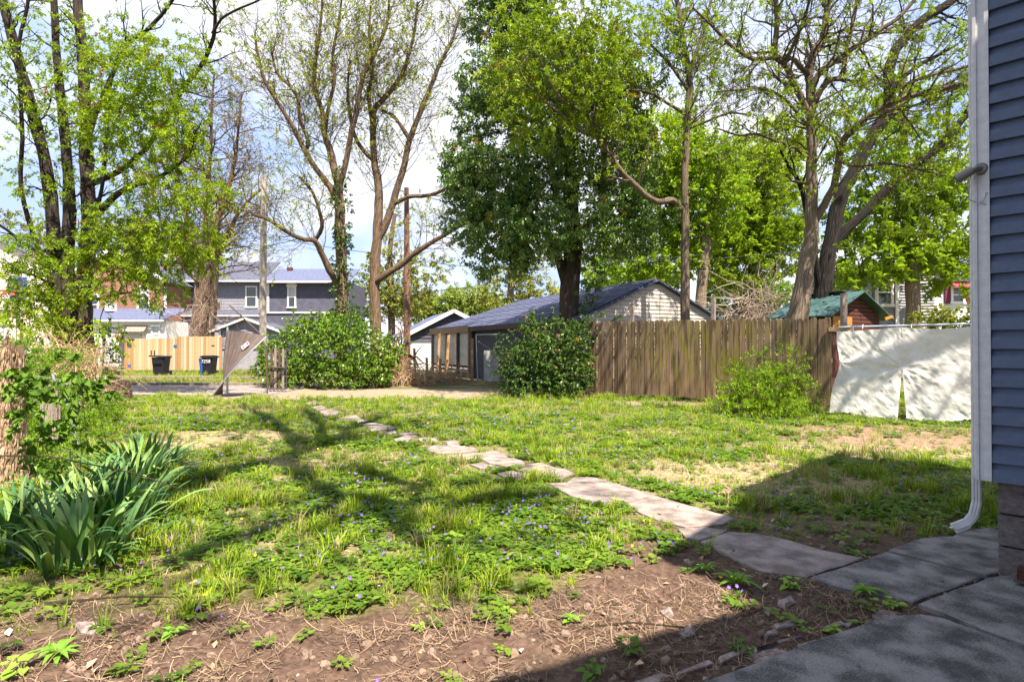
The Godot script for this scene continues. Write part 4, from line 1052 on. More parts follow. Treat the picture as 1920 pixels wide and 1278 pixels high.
# ------------------------------------------------------------------ paving
func make_paving() -> void:
	var p := setting("path")
	var i := 0
	for o in FLAGSTONES:
		var mb := MB.new()
		mb.slab(PackedVector2Array(o), -.06, .012 + rr(0, .008), .012, 40 + i)
		put(mb, "flagstone", M.path, p)
		i += 1
	var s := setting("patio")
	i = 0
	for o in SLABS:
		var mb := MB.new()
		mb.slab(PackedVector2Array(o), -.12, [.016, .022, .028, .026, .020][i], .012, 80 + i)
		put(mb, "slab", M.path if i == 0 else M.concrete, s)
		i += 1
	var b := setting("brick_edging")
	i = 0
	for o in BRICKS:
		var mb := MB.new()
		mb.slab(PackedVector2Array(o), -.06, gh(o[0].lerp(o[2], .5).x, o[0].lerp(o[2], .5).y) + .008 + rr(0, .008), .012, 120 + i)
		put(mb, "brick", M.brick_old, b)
		i += 1
	var names := ["flat grey stone at the corner where the patio slabs meet", "small dark stone in the shaded soil beside the brick edging", "rounded dark stone in the shaded soil below the path slab", "flat grey stone lying in the sunny soil at lower left", "pale stone at the tip of the sunlit soil", "small brown stone on sunlit soil left of the shade edge"]
	i = 0
	for o in STONES:
		var mb := MB.new()
		mb.slab(PackedVector2Array(o), -.05, gh(o[0].lerp(o[3], .5).x, o[0].lerp(o[3], .5).y) + .016, .022, 160 + i)
		tag(put(mb, "stone", M.brick_old), names[i], "stone", "loose stones in the soil")
		i += 1
	# alley behind the yard with its kerbs
	var al := MB.new()
	var pts := PackedVector3Array()
	for r in 6:
		for k in 60:
			pts.append(V(-46 + k * .66, .012 + nz.get_noise_2d(k * 60, r * 90) * .012, 16.9 + r * .86 + nz.get_noise_2d(k * 40, r * 70) * .25))
	al.sheet(pts, 6, 60, Vector3.UP)
	var alley := put(al, "alley", M.asphalt)
	alley.set_meta("kind", "structure")
	for q in [[21.7, .08, .3], [26.2, .09, .35]]:
		var k := MB.new()
		for j in 14:
			var x0 := -44.0 + j * 2.6
			k.box(V(x0 + 1.28, q[1] / 2 - .05 + rr(-.02, .02), q[0] + rr(-.05, .05)), V(1.28, 0, rr(-.03, .03)), Vector3(0, q[1] / 2 + .04, 0), V(0, 0, q[2] / 2))
		put(k, "kerb", M.kerb).set_meta("kind", "structure")

# ------------------------------------------------------------------ fences, tarp, gate, panel
func make_fences() -> void:
	var A := Vector2(2.15, 17.3)
	var B := Vector2(6.95, 12.75)
	var u := (B - A).normalized()
	var n := Vector2(-u.y, u.x)
	if n.y > 0: n = -n
	var U := V(u.x, 0, u.y)
	var N := V(n.x, 0, n.y)
	var ln := (B - A).length()
	var root := thing("board_fence", "weathered brown board fence with green moss streaks across the back right", "fence", V(A.x, 0, A.y))
	var cnt := 46
	var bw := ln / cnt
	for k in cnt:
		var s := (k + .5) * bw
		var top := lerpf(2.14, 2.03, float(k) / cnt) + rr(-.025, .02)
		var bot := .05 + .05 * sin(float(k) / cnt * PI) + rr(-.02, .02)
		var mb := MB.new()
		var c := along(A, u, s, 0, n, rr(-.010, .010))
		var hw := bw * .5 - rr(.002, .008)
		var lean := U * rr(-.012, .012)
		var t := N * .010
		var yy := [bot, top - .045, top]
		var ww := [hw, hw, hw * .62]
		for i in 2:
			var a0: Vector3 = c + Vector3(0, yy[i], 0)
			var a1: Vector3 = c + Vector3(0, yy[i + 1], 0) + lean
			if i == 1: a0 += lean
			var w0: float = ww[i]
			var w1: float = ww[i + 1]
			var v0: float = 1.0 - yy[i] / 2.2
			var v1: float = 1.0 - yy[i + 1] / 2.2
			var ua := (s - hw) / ln
			var ub := (s + hw) / ln
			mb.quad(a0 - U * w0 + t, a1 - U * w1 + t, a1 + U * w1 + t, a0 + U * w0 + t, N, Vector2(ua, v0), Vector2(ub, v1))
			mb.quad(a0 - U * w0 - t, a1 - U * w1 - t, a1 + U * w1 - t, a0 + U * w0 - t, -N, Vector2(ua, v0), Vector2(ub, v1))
			mb.quad(a0 - U * w0 - t, a1 - U * w1 - t, a1 - U * w1 + t, a0 - U * w0 + t, -U, Vector2(ua, v0), Vector2(ua, v1))
			mb.quad(a0 + U * w0 - t, a1 + U * w1 - t, a1 + U * w1 + t, a0 + U * w0 + t, U, Vector2(ub, v0), Vector2(ub, v1))
			if i == 1:
				mb.quad(a1 - U * w1 - t, a1 - U * w1 + t, a1 + U * w1 + t, a1 + U * w1 - t, Vector3.UP, Vector2(ua, v1), Vector2(ub, v1))
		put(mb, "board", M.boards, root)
	for y in [.45, 1.1, 1.75]:
		var r := MB.new()
		r.bar(along(A, u, 0, y, n, -.035), along(A, u, ln, y, n, -.035), .04, .09)
		put(r, "rail", M.timber_grey, root)
	for s in [.05, 1.55, 3.9, ln - .1]:
		var r := MB.new()
		var h: float = 2.5 if s == 1.55 or s == 3.9 else 2.05
		if s == 3.9: h = 2.62
		r.bar(along(A, u, s, -.2, n, -.10), along(A, u, s, h, n, -.10), .09, .09, N)
		put(r, "post", M.timber_grey, root)
	# tall post and pipe rail that carry the sheet
	var pr := thing("pipe_fence", "galvanised pipe rail fence on posts carrying the white sheet", "fence", V(7.4, 0, 12.2))
	var po := MB.new()
	po.bar(V(7.22, -.2, 12.75), V(7.22, 2.56, 12.75), .10, .10, V(0, 0, 1))
	put(po, "post", M.timber_grey, pr)
	var sp := MB.new()
	sp.bar(V(6.85, 1.78, 12.72), V(7.3, 1.80, 12.68), .10, .09)
	put(sp, "stub_rail", M.timber, pr)
	var A2 := Vector2(6.6, 11.9)
	var B2 := Vector2(10.4, 9.1)
	var pipe := MB.new()
	pipe.tube([V(6.75, 1.80, 12.1), V(B2.x, 1.84, B2.y + .2)], [.024, .024], 10)
	put(pipe, "top_rail", M.galv, pr)
	for s in [.35, 2.3, 4.3]:
		var q := MB.new()
		var uu := (B2 - A2).normalized()
		var f: Vector2 = A2 + uu * s
		q.tube([V(f.x, -.2, f.y + .16), V(f.x, 1.82, f.y + .16)], [.028, .028], 10)
		put(q, "pipe_post", M.galv, pr)
	# the sheet: two panels below a gather, pinned along the pipe
	var ta := thing("white_sheet", "crumpled white tarp hung over the pipe fence beside the blue house", "tarp", V(A2.x, 0, A2.y))
	var tu := (B2 - A2).normalized()
	var tn := Vector2(tu.y, -tu.x)
	if tn.y > 0: tn = -tn
	var tl := 4.4
	var rows := 90
	var cols := 170
	var fz := FastNoiseLite.new()
	fz.seed = 31
	fz.frequency = 1.0
	var split := 1.10
	for part in 2:
		var pts := PackedVector3Array()
		var a0 := 0.0 if part == 0 else split
		var a1 := split if part == 0 else tl
		var cc := 80 if part == 0 else cols - 40
		for i in rows:
			var t := float(i) / (rows - 1)
			for j in cc:
				var s := a0 + (a1 - a0) * j / (cc - 1)
				var sag := .05 * absf(sin(s * 2.6 + .4)) * (1 - t)
				if s < .5: sag += .05 * (1 - s / .5) * (1 - t)
				var y := lerpf(1.78 - sag, .04 + .04 * sin(s * 3.1 + 1) + .05 * fz.get_noise_2d(s * 3, 4) + .03 * fz.get_noise_2d(s * 9, 14), t)
				var out := .05
				var ss := s
				# pinned edge waist and the slit that opens below the gather
				var gy := 1.02
				if y < gy:
					var op := (gy - y) * .075 * exp(-absf(s - split) * 1.6)
					ss += -op * 1.0 if part == 0 else op * .9
				if part == 0: ss += .10 * exp(-pow((y - 1.05) / .35, 2)) * (1 - s / split) - .12 * (1 - s / split) * t
				# folds running to the gather point and hanging folds
				var dx := s - split
				var dy := y - gy
				var rad := sqrt(dx * dx + dy * dy) + .05
				var ang := atan2(dy, dx)
				out += .012 * exp(-rad * 1.0) * sin(ang * 9 + fz.get_noise_2d(rad * 2, ang * 2) * 3) * min(1.0, rad * 4)
				if part == 0:
					var dx2 := s - .02
					var dy2 := y - 1.08
					var r2 := sqrt(dx2 * dx2 + dy2 * dy2) + .05
					out += .018 * exp(-r2 * 1.1) * sin(atan2(dy2, dx2) * 7 + 1) * min(1.0, r2 * 4)
				out += .03 * fz.get_noise_2d(s * 1.3 + 8, y * 1.0) + .004 * fz.get_noise_2d(s * 3.5, y * 1.6) + .0010 * fz.get_noise_2d(s * 12, y * 10)
				out += .012 * (1.0 - absf(fz.get_noise_2d((s + y * .7) * 2.2, (y - s * .4) * 1.1 + 30)) * 2.0)
				out += .016 * sin(s * 8 + 2.5 * fz.get_noise_2d(s * .8, y * 1.2)) * (.45 + .55 * t) + .007 * sin(s * 19 + 3 * fz.get_noise_2d(s, y + 5)) * (1 - t)
				out += .05 * t * t
				pts.append(along(A2, tu, ss, y, tn, out))
		var mb := MB.new()
		mb.sheet(pts, rows, cc, V(tn.x, 0, tn.y))
		put(mb, "panel", M.tarp, ta)
	for s in [.45, 1.25, 2.0, 2.9]:
		var cl := MB.new()
		cl.tube([along(A2, tu, s, 1.76, tn, .05), along(A2, tu, s, 1.84, tn, -.05), along(A2, tu, s + .02, 1.80, tn, -.19)], [.006, .006, .006], 5)
		put(cl, "tie", M.white, ta)
	# cedar fence across the alley
	var ce := thing("cedar_fence", "new honey-coloured cedar fence and gate across the alley", "fence", V(-18, 0, 32.5))
	var x := -21.6
	var k2 := 0
	while x < -16.15:
		var w := rr(.135, .15)
		var h := 1.86 if x < -18.6 else 1.98
		var mb := MB.new()
		mb.abox(x, x + w, .12, h + rr(-.015, .015), 32.5 + rr(-.008, .008), 32.53)
		put(mb, "board", M.cedar[(k2 * 7 + int(rr(0, 5))) % 5], ce)
		x += w + rr(.004, .02)
		k2 += 1
	for y in [.4, 1.0, 1.6]:
		var mb := MB.new()
		mb.abox(-21.6, -16.15, y - .045, y + .045, 32.56, 32.60)
		put(mb, "rail", M.cedar[2], ce)
	for hx in [[-21.2, 1.45], [-21.2, .35], [-18.66, 1.45]]:
		var mb := MB.new()
		mb.abox(hx[0] - .09, hx[0] + .09, hx[1] - .06, hx[1] + .06, 32.47, 32.485)
		put(mb, "hinge", M.plastic_blue, ce)
	var gl := MB.new()
	for q in [-19.98, -19.80]: gl.abox(q - .02, q + .02, .95, 1.2, 32.45, 32.485)
	put(gl, "latch", M.hole, ce)
	var gf := thing("grey_fence", "short grey weathered fence section beside the cedar fence", "fence", V(-15.8, 0, 31))
	for q in 4:
		var mb := MB.new()
		mb.box(V(-15.25 + q * .16, .95, 31.6 - q * .42), V(.07, 0, -.19), Vector3(0, .9, 0), V(.012, 0, .006))
		put(mb, "board", M.timber_grey, gf)
	for y in [.5, 1.45]:
		var mb := MB.new()
		mb.bar(V(-16.15, y, 31.8), V(-15.45, y, 30.1), .05, .09)
		put(mb, "rail", M.timber_grey, gf)
func make_gates() -> void:
	# dark corrugated panel peeled off its gate post
	var root := thing("bent_panel", "dark brown metal panel bent and peeled from a gate post beside the big bush", "panel", V(-8.2, 0, 16.8))
	var mb := MB.new()
	var rows := 40
	var cols := 48
	var pts := PackedVector3Array()
	var edge := []
	for i in rows:
		var t := float(i) / (rows - 1)
		for j in cols:
			var s := float(j) / (cols - 1)
			var top := V(-8.22 + 1.22 * s, 1.86 - .17 * s * s, 16.9 - .15 * s)
			var low := V(-8.25 - .08 * s, .02 + .03 * s, 16.75 - .35 * s)
			var p := top.lerp(low, t)
			if s < .25: p.x -= .04 * sin(t * PI) * (1 - s * 4)
			var curl := s * s * sin(t * PI * .9) * .30
			p += Vector3(curl * .10, 0, curl) + Vector3(0, 0, .018 * sin(s * 46) * (1 - t * .7) + .05 * sin(s * 9 + t * 2) * (1 - t))
			pts.append(p)
			if j == cols - 1: edge.append(p)
	mb.sheet(pts, rows, cols, Vector3(0, 0, 1))
	put(mb, "sheet", M.panel, root)
	var er := []
	for e in edge: er.append(.018)
	var eb := MB.new()
	eb.tube(edge, er, 6)
	put(eb, "rim", M.galv, root)
	var q := pts[8 * cols + 34]
	var nn := (pts[8 * cols + 35] - q).cross(pts[9 * cols + 34] - q).normalized()
	if nn.z < 0: nn = -nn
	var du := (pts[8 * cols + 40] - q).normalized()
	var dv := (pts[14 * cols + 37] - pts[8 * cols + 38]).normalized()
	var sl := (du * .35 - dv * .95).normalized()
	var sx := sl.cross(nn).normalized()
	var sk := MB.new()
	sk.box(q + nn * .05 + sl * .0, sx * .06, sl * .12, nn * .002)
	var stick := put(sk, "sticker", M.print_white, root)
	var st2 := MB.new()
	st2.box(q + nn * .054 + sl * .08, sx * .05, sl * .03, nn * .001)
	st2.box(q + nn * .054 - sl * .07, sx * .04, sl * .03, nn * .001)
	st2.box(q + nn * .054 + sl * .01, sx * .03, sl * .01, nn * .001)
	put(st2, "print", M.print_red, stick)
	var gp := thing("gate_post", "thin galvanised gate post at the left edge of the bent panel", "post", V(-8.3, 0, 17.1))
	var pm := MB.new()
	pm.tube([V(-8.3, -.2, 17.1), V(-8.3, 1.95, 17.1), V(-8.3, 1.99, 17.1)], [.032, .032, .01], 10)
	put(pm, "pipe", M.galv, gp)
	# gate frame in the shade behind the panel
	var gt := thing("metal_gate", "bluish metal gate frame with upright slats behind the bent panel", "gate", V(-7.0, 0, 17.6))
	var fr := MB.new()
	for e in [[V(-7.6, .1, 18.2), V(-7.6, 1.35, 18.2)], [V(-7.0, .1, 18.2), V(-7.0, 1.35, 18.2)], [V(-7.6, .1, 18.2), V(-7.0, .1, 18.2)], [V(-7.6, .75, 18.2), V(-7.0, .75, 18.2)], [V(-7.6, .15, 18.18), V(-7.0, .74, 18.18)]]:
		fr.tube([e[0], e[1]], [.022, .022], 8)
	put(fr, "frame", M.wire, gt)
	for k in 4:
		var sm := MB.new()
		sm.box(V(-7.48 + k * .12, .72, 18.24), Vector3(.035, 0, 0), Vector3(0, .62, 0), Vector3(0, 0, .006))
		put(sm, "slat", [M.timber_dark, M.timber_grey][k % 2], gt)
	# narrow chain-link gate under vines, left of the alley opening
	var vg := thing("vine_gate", "narrow chain-link gate overgrown with vines near the dark tree trunks", "gate", V(-12.5, 0, 18.4))
	var vf := MB.new()
	for e in [[V(-12.95, .0, 18.5), V(-12.85, 2.02, 18.5)], [V(-12.3, 0, 18.4), V(-12.15, 2.05, 18.4)], [V(-12.95, 1.98, 18.5), V(-12.1, 2.0, 18.4)], [V(-12.9, .9, 18.5), V(-12.25, .92, 18.4)]]:
		vf.tube([e[0], e[1]], [.024, .022], 8)
	put(vf, "frame", M.galv, vg)
	var ch := MB.new()
	for k in 22:
		var a := -12.92 + (k - 11) * .085
		for sgn in [-1.0, 1.0]:
			var x0: float = a if sgn > 0 else a
			var p0 := V(clampf(x0, -12.9, -12.25), .1, 18.46)
			var p1 := V(clampf(x0 + sgn * .9, -12.9, -12.2), 1.95, 18.46)
			ch.tube([p0, p1], [.007, .007], 3, false)
	put(ch, "mesh", M.wire, vg)
	var lst := []
	var cl := []
	fill(GATE_VINE, 1.2, .8, Color(.05, .12, .02), Color(.13, .24, .03), lst, cl)
	scatter("vine", S.ivy, M.leaf_dull, vg, lst, cl)
	# leaning dark pole above the panel
	var lp := thing("leaning_pole", "thin dark pole leaning above the bent panel", "pole", V(-7.2, 0, 17.9))
	var lm := MB.new()
	lm.tube([V(-8.82, 2.70, 18.3), V(-7.57, 1.80, 17.6), V(-7.3, 1.3, 17.4), V(-7.25, -.05, 17.4)], [.022, .022, .022, .022], 7)
	put(lm, "shaft", M.timber_dark, lp)

func make_carts() -> void:
	for k in 2:
		var c := Vector3([-17.35, -14.75][k], 0, [-29.0, -28.6][k])
		var root := thing("wheeled_bin", ["black wheeled bin with a caved-in lid in front of the cedar fence", "black wheeled bin with white number and blue bin behind, at the fence's end"][k], "bin", c, "wheeled bins in the alley")
		var b := MB.new()
		var w := .27 if k == 1 else .33
		var ring := [[.0, w * .82, .26], [.12, w * .84, .27], [.70, w * .98, .33], [.82, w, .35]]
		var rings := []
		for r in ring:
			var p := []
			for a in 16:
				var t := TAU * a / 16
				var cx: float = signf(cos(t)) * pow(absf(cos(t)), .35) * r[1]
				var cz: float = signf(sin(t)) * pow(absf(sin(t)), .35) * r[2]
				p.append(c + Vector3(cx, r[0] + .06, cz))
			rings.append(p)
		for i in rings.size() - 1:
			for a in 16:
				var e := (a + 1) % 16
				b.quad(rings[i][a], rings[i + 1][a], rings[i + 1][e], rings[i][e], rings[i][a] - c)
		for a in 16: b.tri(c + Vector3(0, .06, 0), rings[0][a], rings[0][(a + 1) % 16])
		put(b, "body", M.plastic_black, root)
		var l := MB.new()
		if k == 0:
			l.box(c + Vector3(-.03, .93, 0), Vector3(w * 1.1, -.02, 0), Vector3(0, .03, 0), Vector3(0, 0, .38))
			l.box(c + Vector3(0, .60, .34), Vector3(w * .7, 0, 0), Vector3(0, .02, 0), Vector3(0, 0, .03))
		else:
			l.box(c + Vector3(0, .91, 0), Vector3(w * 1.06, 0, 0), Vector3(0, .035, 0), Vector3(0, 0, .38))
			l.box(c + Vector3(0, .96, .02), Vector3(w * .9, 0, 0), Vector3(0, .02, 0), Vector3(0, 0, .30))
		put(l, "lid", M.plastic_black, root)
		var h := MB.new()
		h.tube([c + Vector3(-w * .7, .86, -.42), c + Vector3(w * .7, .86, -.42)], [.018, .018], 8)
		put(h, "handle", M.plastic_black, root)
		for s in [-1.0, 1.0]:
			var wh := MB.new()
			wh.tube([c + Vector3(s * w * .86, .12, -.28), c + Vector3(s * w * .98, .12, -.28)], [.12, .12], 16)
			put(wh, "wheel", M.plastic_black, root)
		if k == 1:
			var tm := TextMesh.new()
			tm.text = "7258"
			tm.font_size = 32
			tm.pixel_size = .0062
			tm.depth = .004
			var sf := SystemFont.new()
			sf.font_names = PackedStringArray(["Droid Sans"])
			tm.font = sf
			var tn := MeshInstance3D.new()
			tn.mesh = tm
			tn.material_override = M.print_white
			tn.name = "number"
			root.add_child(tn, true)
			tn.position = Vector3(0, .70, .35)
			tn.rotation.x = -.1
	var bb := thing("blue_bin", "blue bin standing half behind the numbered black wheeled bin", "bin", Vector3(-15.2, 0, -29.0))
	var mb := MB.new()
	for i in 6:
		var y0 := .05 + i * .125
		mb.tube([Vector3(-15.2, y0, -29.0), Vector3(-15.2, y0 + .125, -29.0)], [.19 + i * .012, .20 + i * .012], 14, i == 0)
	put(mb, "body", M.plastic_blue, bb)
	var rm := MB.new()
	rm.tube([Vector3(-15.2, .80, -29.0), Vector3(-15.2, .83, -29.0)], [.29, .29], 14)
	put(rm, "rim", M.plastic_blue, bb)
# ------------------------------------------------------------------ garages and sheds
func make_garages() -> void:
	var GL := Vector2(2.25, 18.2)
	var u := Vector2(.9, .436)
	var w := Vector2(-.436, .9)
	var n := -w
	var hw := 2.75
	var GR := GL + u * hw * 2
	var root := thing("garage", "long garage with beige lap-sided gable and blue-grey shingle roof behind the board fence", "garage", V(GL.x, 0, GL.y))
	var wm := MB.new()
	var N := V(n.x, 0, n.y)
	wall_box(wm, GL, GR, 0, 2.3, .1)
	wall_box(wm, GR - u * .06, GR - u * .06 + w * 9.3, 0, 2.28, .1)
	wall_box(wm, GL + w * 9.3, GR + w * 9.3, 0, 2.3, .1)
	var pk := GL + u * hw
	gable(wm, V(GL.x, 2.3, GL.y), V(GR.x, 2.3, GR.y), V(pk.x, 3.50, pk.y), N)
	put(wm, "wall", M.beige, root)
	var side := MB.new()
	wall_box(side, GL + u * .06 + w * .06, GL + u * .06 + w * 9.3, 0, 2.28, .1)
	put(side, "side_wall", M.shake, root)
	var k := 0
	while k < 17:
		var y0 := 1.36 + k * .127
		var y1: float = min(y0 + .127, 3.47)
		var i0: float = max(0.0, (y0 - 2.3) / 1.23 * hw)
		var i1: float = max(0.0, (y1 - 2.3) / 1.23 * hw)
		var mb := MB.new()
		mb.quad(along(GL, u, i0, y0, n, .085), along(GL, u, i1, y1, n, .062), along(GL, u, 2 * hw - i1, y1, n, .062), along(GL, u, 2 * hw - i0, y0, n, .085), N)
		mb.quad(along(GL, u, i0, y0, n, .085), along(GL, u, i0, y0, n, .055), along(GL, u, 2 * hw - i0, y0, n, .055), along(GL, u, 2 * hw - i0, y0, n, .085), Vector3.DOWN)
		put(mb, "siding_board", M.beige, root)
		k += 1
	var rf := MB.new()
	var f := n * .18
	var ov := u * .28
	var a := V(GL.x - ov.x + f.x, 2.19, GL.y - ov.y + f.y)
	var b := V(pk.x + f.x, 3.55, pk.y + f.y)
	var rend := pk + w * 9.6
	var eend := GL - ov + w * 14.6
	roof_plane(rf, a, b, V(rend.x, 3.55, rend.y), V(eend.x, 2.19, eend.y))
	var c := V(GR.x + ov.x + f.x, 2.19, GR.y + ov.y + f.y)
	var eend2 := GR + ov + w * 14.6
	roof_plane(rf, b + Vector3(0, .002, 0), c, V(eend2.x, 2.19, eend2.y), V(rend.x, 3.552, rend.y))
	var kk := rf.v.size()
	gable(rf, V(eend.x, 2.2, eend.y), V(eend2.x, 2.2, eend2.y), V(rend.x, 3.6, rend.y), V(w.x, .5, w.y))
	var roof := put(rf, "roof", M.shingle, root)
	# shingle courses, each lapped over the one below
	var up := (b - a).cross(V(w.x, 0, w.y))
	if up.y < 0: up = -up
	up = up.normalized()
	for q in 15:
		var t0 := q / 15.0
		var t1 := (q + 1.12) / 15.0
		var ra := V(eend.x, 2.19, eend.y)
		var rb := V(rend.x, 3.55, rend.y)
		var cm := MB.new()
		var lift := up * .102
		cm.quad(a.lerp(b, t0) + lift + up * .02, a.lerp(b, min(t1, 1.0)) + lift, ra.lerp(rb, min(t1, 1.0)) + lift, ra.lerp(rb, t0) + lift + up * .02, up)
		cm.quad(a.lerp(b, t0) + lift + up * .02, a.lerp(b, t0) + lift - up * .02, ra.lerp(rb, t0) + lift - up * .02, ra.lerp(rb, t0) + lift + up * .02, a - b)
		put(cm, "shingle_course", M.shingle_rows[(q * 5) % 3], roof)
	for e in [[a, b], [b, c]]:
		var fb := MB.new()
		fb.bar(e[0] + N * .02 + Vector3(0, .03, 0), e[1] + N * .02 + Vector3(0, .03, 0), .03, .05, N.cross(e[1] - e[0]).cross(e[1] - e[0]))
		put(fb, "rake_board", M.shingle_dark, root)
	var edge := MB.new()
	edge.bar(V(GL.x - ov.x, 2.16, GL.y - ov.y), V(eend.x, 2.16, eend.y), .04, .14)
	put(edge, "fascia", M.timber_dark, root)
	# glazed lean-to under the far end of that roof
	var sh := thing("potting_shed", "open timber lean-to with cloudy glass panes at the end of the long garage", "shed", V(-2.6, 0, 28.5))
	var o := GL - u * .18
	var o2 := GL - u * .05
	var fas := MB.new()
	fas.bar(along(o, w, 9.0, 2.2, -u, .12), along(o, w, 14.5, 2.2, -u, .12), .06, .30)
	put(fas, "beam", M.timber, sh)
	for s in [9.05, 10.5, 12.1, 14.3]:
		var pm := MB.new()
		pm.bar(along(o, w, s, -.1, -u, .05), along(o, w, s, 2.08, -u, .05), .14, .12, N)
		put(pm, "post", M.timber_dark if s == 10.5 else M.timber, sh)
	for s in [11.35, 12.7]:
		var pm := MB.new()
		pm.bar(along(o, w, s, -.1, -u, .34), along(o, w, s, 2.06 if s > 12 else 1.98, -u, .22), .13, .10, N)
		put(pm, "prop", M.cedar[0], sh)
	for q in [[9.15, 10.4], [10.6, 12.0], [12.2, 14.2]]:
		var gm := MB.new()
		gm.box(along(o, w, (q[0] + q[1]) / 2, 1.32, -u, .0), V(w.x, 0, w.y) * (q[1] - q[0]) / 2, Vector3(0, .74, 0), V(u.x, 0, u.y) * .008)
		put(gm, "pane", M.film, sh)
	for y in [.50, .32]:
		var sm := MB.new()
		sm.bar(along(o, w, 9.0, y, -u, .02), along(o, w, 14.4, y, -u, .02), .05, .15)
		put(sm, "sill_board", M.timber_dark if y > .4 else M.timber_grey, sh)
	var bk := MB.new()
	wall_box(bk, o2 + u * 2.0 + w * 9.4, o2 + u * 2.0 + w * 14.4, 0, 2.3, .08)
	put(bk, "back_wall", M.timber_grey, sh)
	for s in [9.5, 10.2, 10.9, 12.5]:
		var lg := MB.new()
		lg.bar(along(o, w, s, -.1, -u, -.05), along(o, w, s, .3, -u, -.05), .10, .10, N)
		put(lg, "leg", M.timber_grey, sh)
	# pipe frame with a slipped board, beside the middle bush
	var pf := thing("door_surround", "thin blue-grey pipe door frame with a slipped board left of the middle bush", "frame", V(-1.4, 0, 23.5))
	var p := MB.new()
	p.tube([V(-1.36, -.1, 23.5), V(-1.43, 1.88, 23.5), V(-.1, 1.90, 23.2)], [.03, .03, .03], 8)
	put(p, "pipe", M.galv, pf)
	var sb := MB.new()
	sb.bar(V(-1.35, 1.62, 23.5), V(-.05, .75, 23.4), .03, .26, V(0, 0, 1))
	put(sb, "board", M.timber_grey, pf)
	var dp := MB.new()
	dp.abox(-1.15, .3, 0, 1.25, 23.9, 23.94)
	put(dp, "panel", M.film, pf)
	var pp := MB.new()
	pp.bar(V(-1.62, -.1, 23.8), V(-1.62, 1.75, 23.8), .12, .1, V(0, 0, 1))
	put(pp, "post", M.timber, pf)
	# second garage, white rake boards
	var g2 := thing("small_garage", "small garage with white rake boards, dark shake gable and white lower wall", "garage", V(-3.5, 0, 36))
	var m := MB.new()
	m.abox(-6.3, -.8, 0, 1.75, 36.0, 36.1)
	m.abox(-6.3, -6.2, 0, 2.0, 36.1, 43)
	m.abox(-.9, -.8, 0, 2.0, 36.1, 43)
	put(m, "lower_wall", M.white, g2)
	var kx := 0
	while kx < 9:
		var y0 := 1.75 + kx * .2
		var y1: float = y0 + .2
		var i0: float = max(0.0, (y0 - 2.1) / 1.45 * 2.8)
		var i1: float = max(0.0, (y1 - 2.1) / 1.45 * 2.8)
		if i1 > 2.75: i1 = 2.75
		var bm := MB.new()
		bm.quad(V(-6.3 + i0, y0, 35.93), V(-6.3 + i1, y1, 35.99), V(-.75 - i1, y1, 35.99), V(-.75 - i0, y0, 35.93), V(0, 0, -1))
		bm.quad(V(-6.3 + i0, y0, 35.93), V(-6.3 + i0, y0, 36.0), V(-.75 - i0, y0, 36.0), V(-.75 - i0, y0, 35.93), Vector3.DOWN)
		put(bm, "shake_row", M.shake, g2)
		kx += 1
	var r2 := MB.new()
	roof_plane(r2, V(-6.65, 1.97, 35.75), V(-3.53, 3.56, 35.75), V(-5.9, 3.56, 43), V(-9.1, 1.97, 43))
	roof_plane(r2, V(-3.53, 3.562, 35.75), V(-.4, 1.97, 35.75), V(-2.6, 1.97, 43), V(-5.9, 3.562, 43))
	put(r2, "roof", M.shingle, g2)
	for e in [[V(-6.65, 2.0, 35.7), V(-3.53, 3.60, 35.7)], [V(-3.53, 3.60, 35.7), V(-.4, 2.0, 35.7)]]:
		var fb := MB.new()
		fb.bar(e[0], e[1], .05, .22, V(0, 0, 1).cross(e[1] - e[0]))
		put(fb, "rake_board", M.white, g2)
	# green roofed shed beyond the sheet
	var L := Vector2(8.4, 15.4)
	var R := Vector2(11.3, 17.3)
	var su := (R - L).normalized()
	var sw := Vector2(-su.y, su.x)
	var sn := -sw
	var pk2 := (L + R) / 2
	var s3 := thing("green_roof_shed", "little dark red shed with teal metal roof behind the white tarp", "shed", V(pk2.x, 0, pk2.y))
	var wm2 := MB.new()
	var li := L + su * .35
	var ri := R - su * .35
	var off := sw * .3
	wall_box(wm2, li + off, ri + off, 0, 2.3, .06)
	wall_box(wm2, li + off, li + off + sw * 1.3, 0, 2.3, .06)
	wall_box(wm2, ri + off, ri + off + sw * 1.3, 0, 2.3, .06)
	gable(wm2, V(li.x + off.x, 2.3, li.y + off.y), V(ri.x + off.x, 2.3, ri.y + off.y), V(pk2.x + off.x, 2.85, pk2.y + off.y), V(sn.x, 0, sn.y))
	put(wm2, "wall", M.red_wall, s3)
	for q in 9:
		var bm := MB.new()
		var y := 1.9 + q * .11
		var iq: float = max(0.0, (y - 2.25) / .6 * 1.2)
		bm.bar(along(li, su, .02 + iq, y, sn, -.262), along(ri, su, -.02 - iq, y, sn, -.262), .02, .085)
		put(bm, "clapboard", M.red_wall, s3)
	var dr := MB.new()
	dr.bar(along(li, su, .15, 2.02, sn, -.24), along(li, su, 1.15, 2.02, sn, -.24), .02, .42)
	dr.bar(along(li, su, .62, 1.78, sn, -.22), along(li, su, .62, 2.25, sn, -.22), .04, .05, V(sn.x, 0, sn.y))
	put(dr, "door_panel", M.orange_wood, s3)
	var rm := MB.new()
	var bw := sw * 1.9
	roof_plane(rm, V(L.x, 2.2, L.y), V(pk2.x, 2.93, pk2.y), V(pk2.x + bw.x, 2.93, pk2.y + bw.y), V(L.x + bw.x, 2.2, L.y + bw.y), .03)
	roof_plane(rm, V(pk2.x, 2.931, pk2.y), V(R.x, 2.18, R.y), V(R.x + bw.x, 2.18, R.y + bw.y), V(pk2.x + bw.x, 2.931, pk2.y + bw.y), .03)
	put(rm, "roof", M.green_metal, s3)
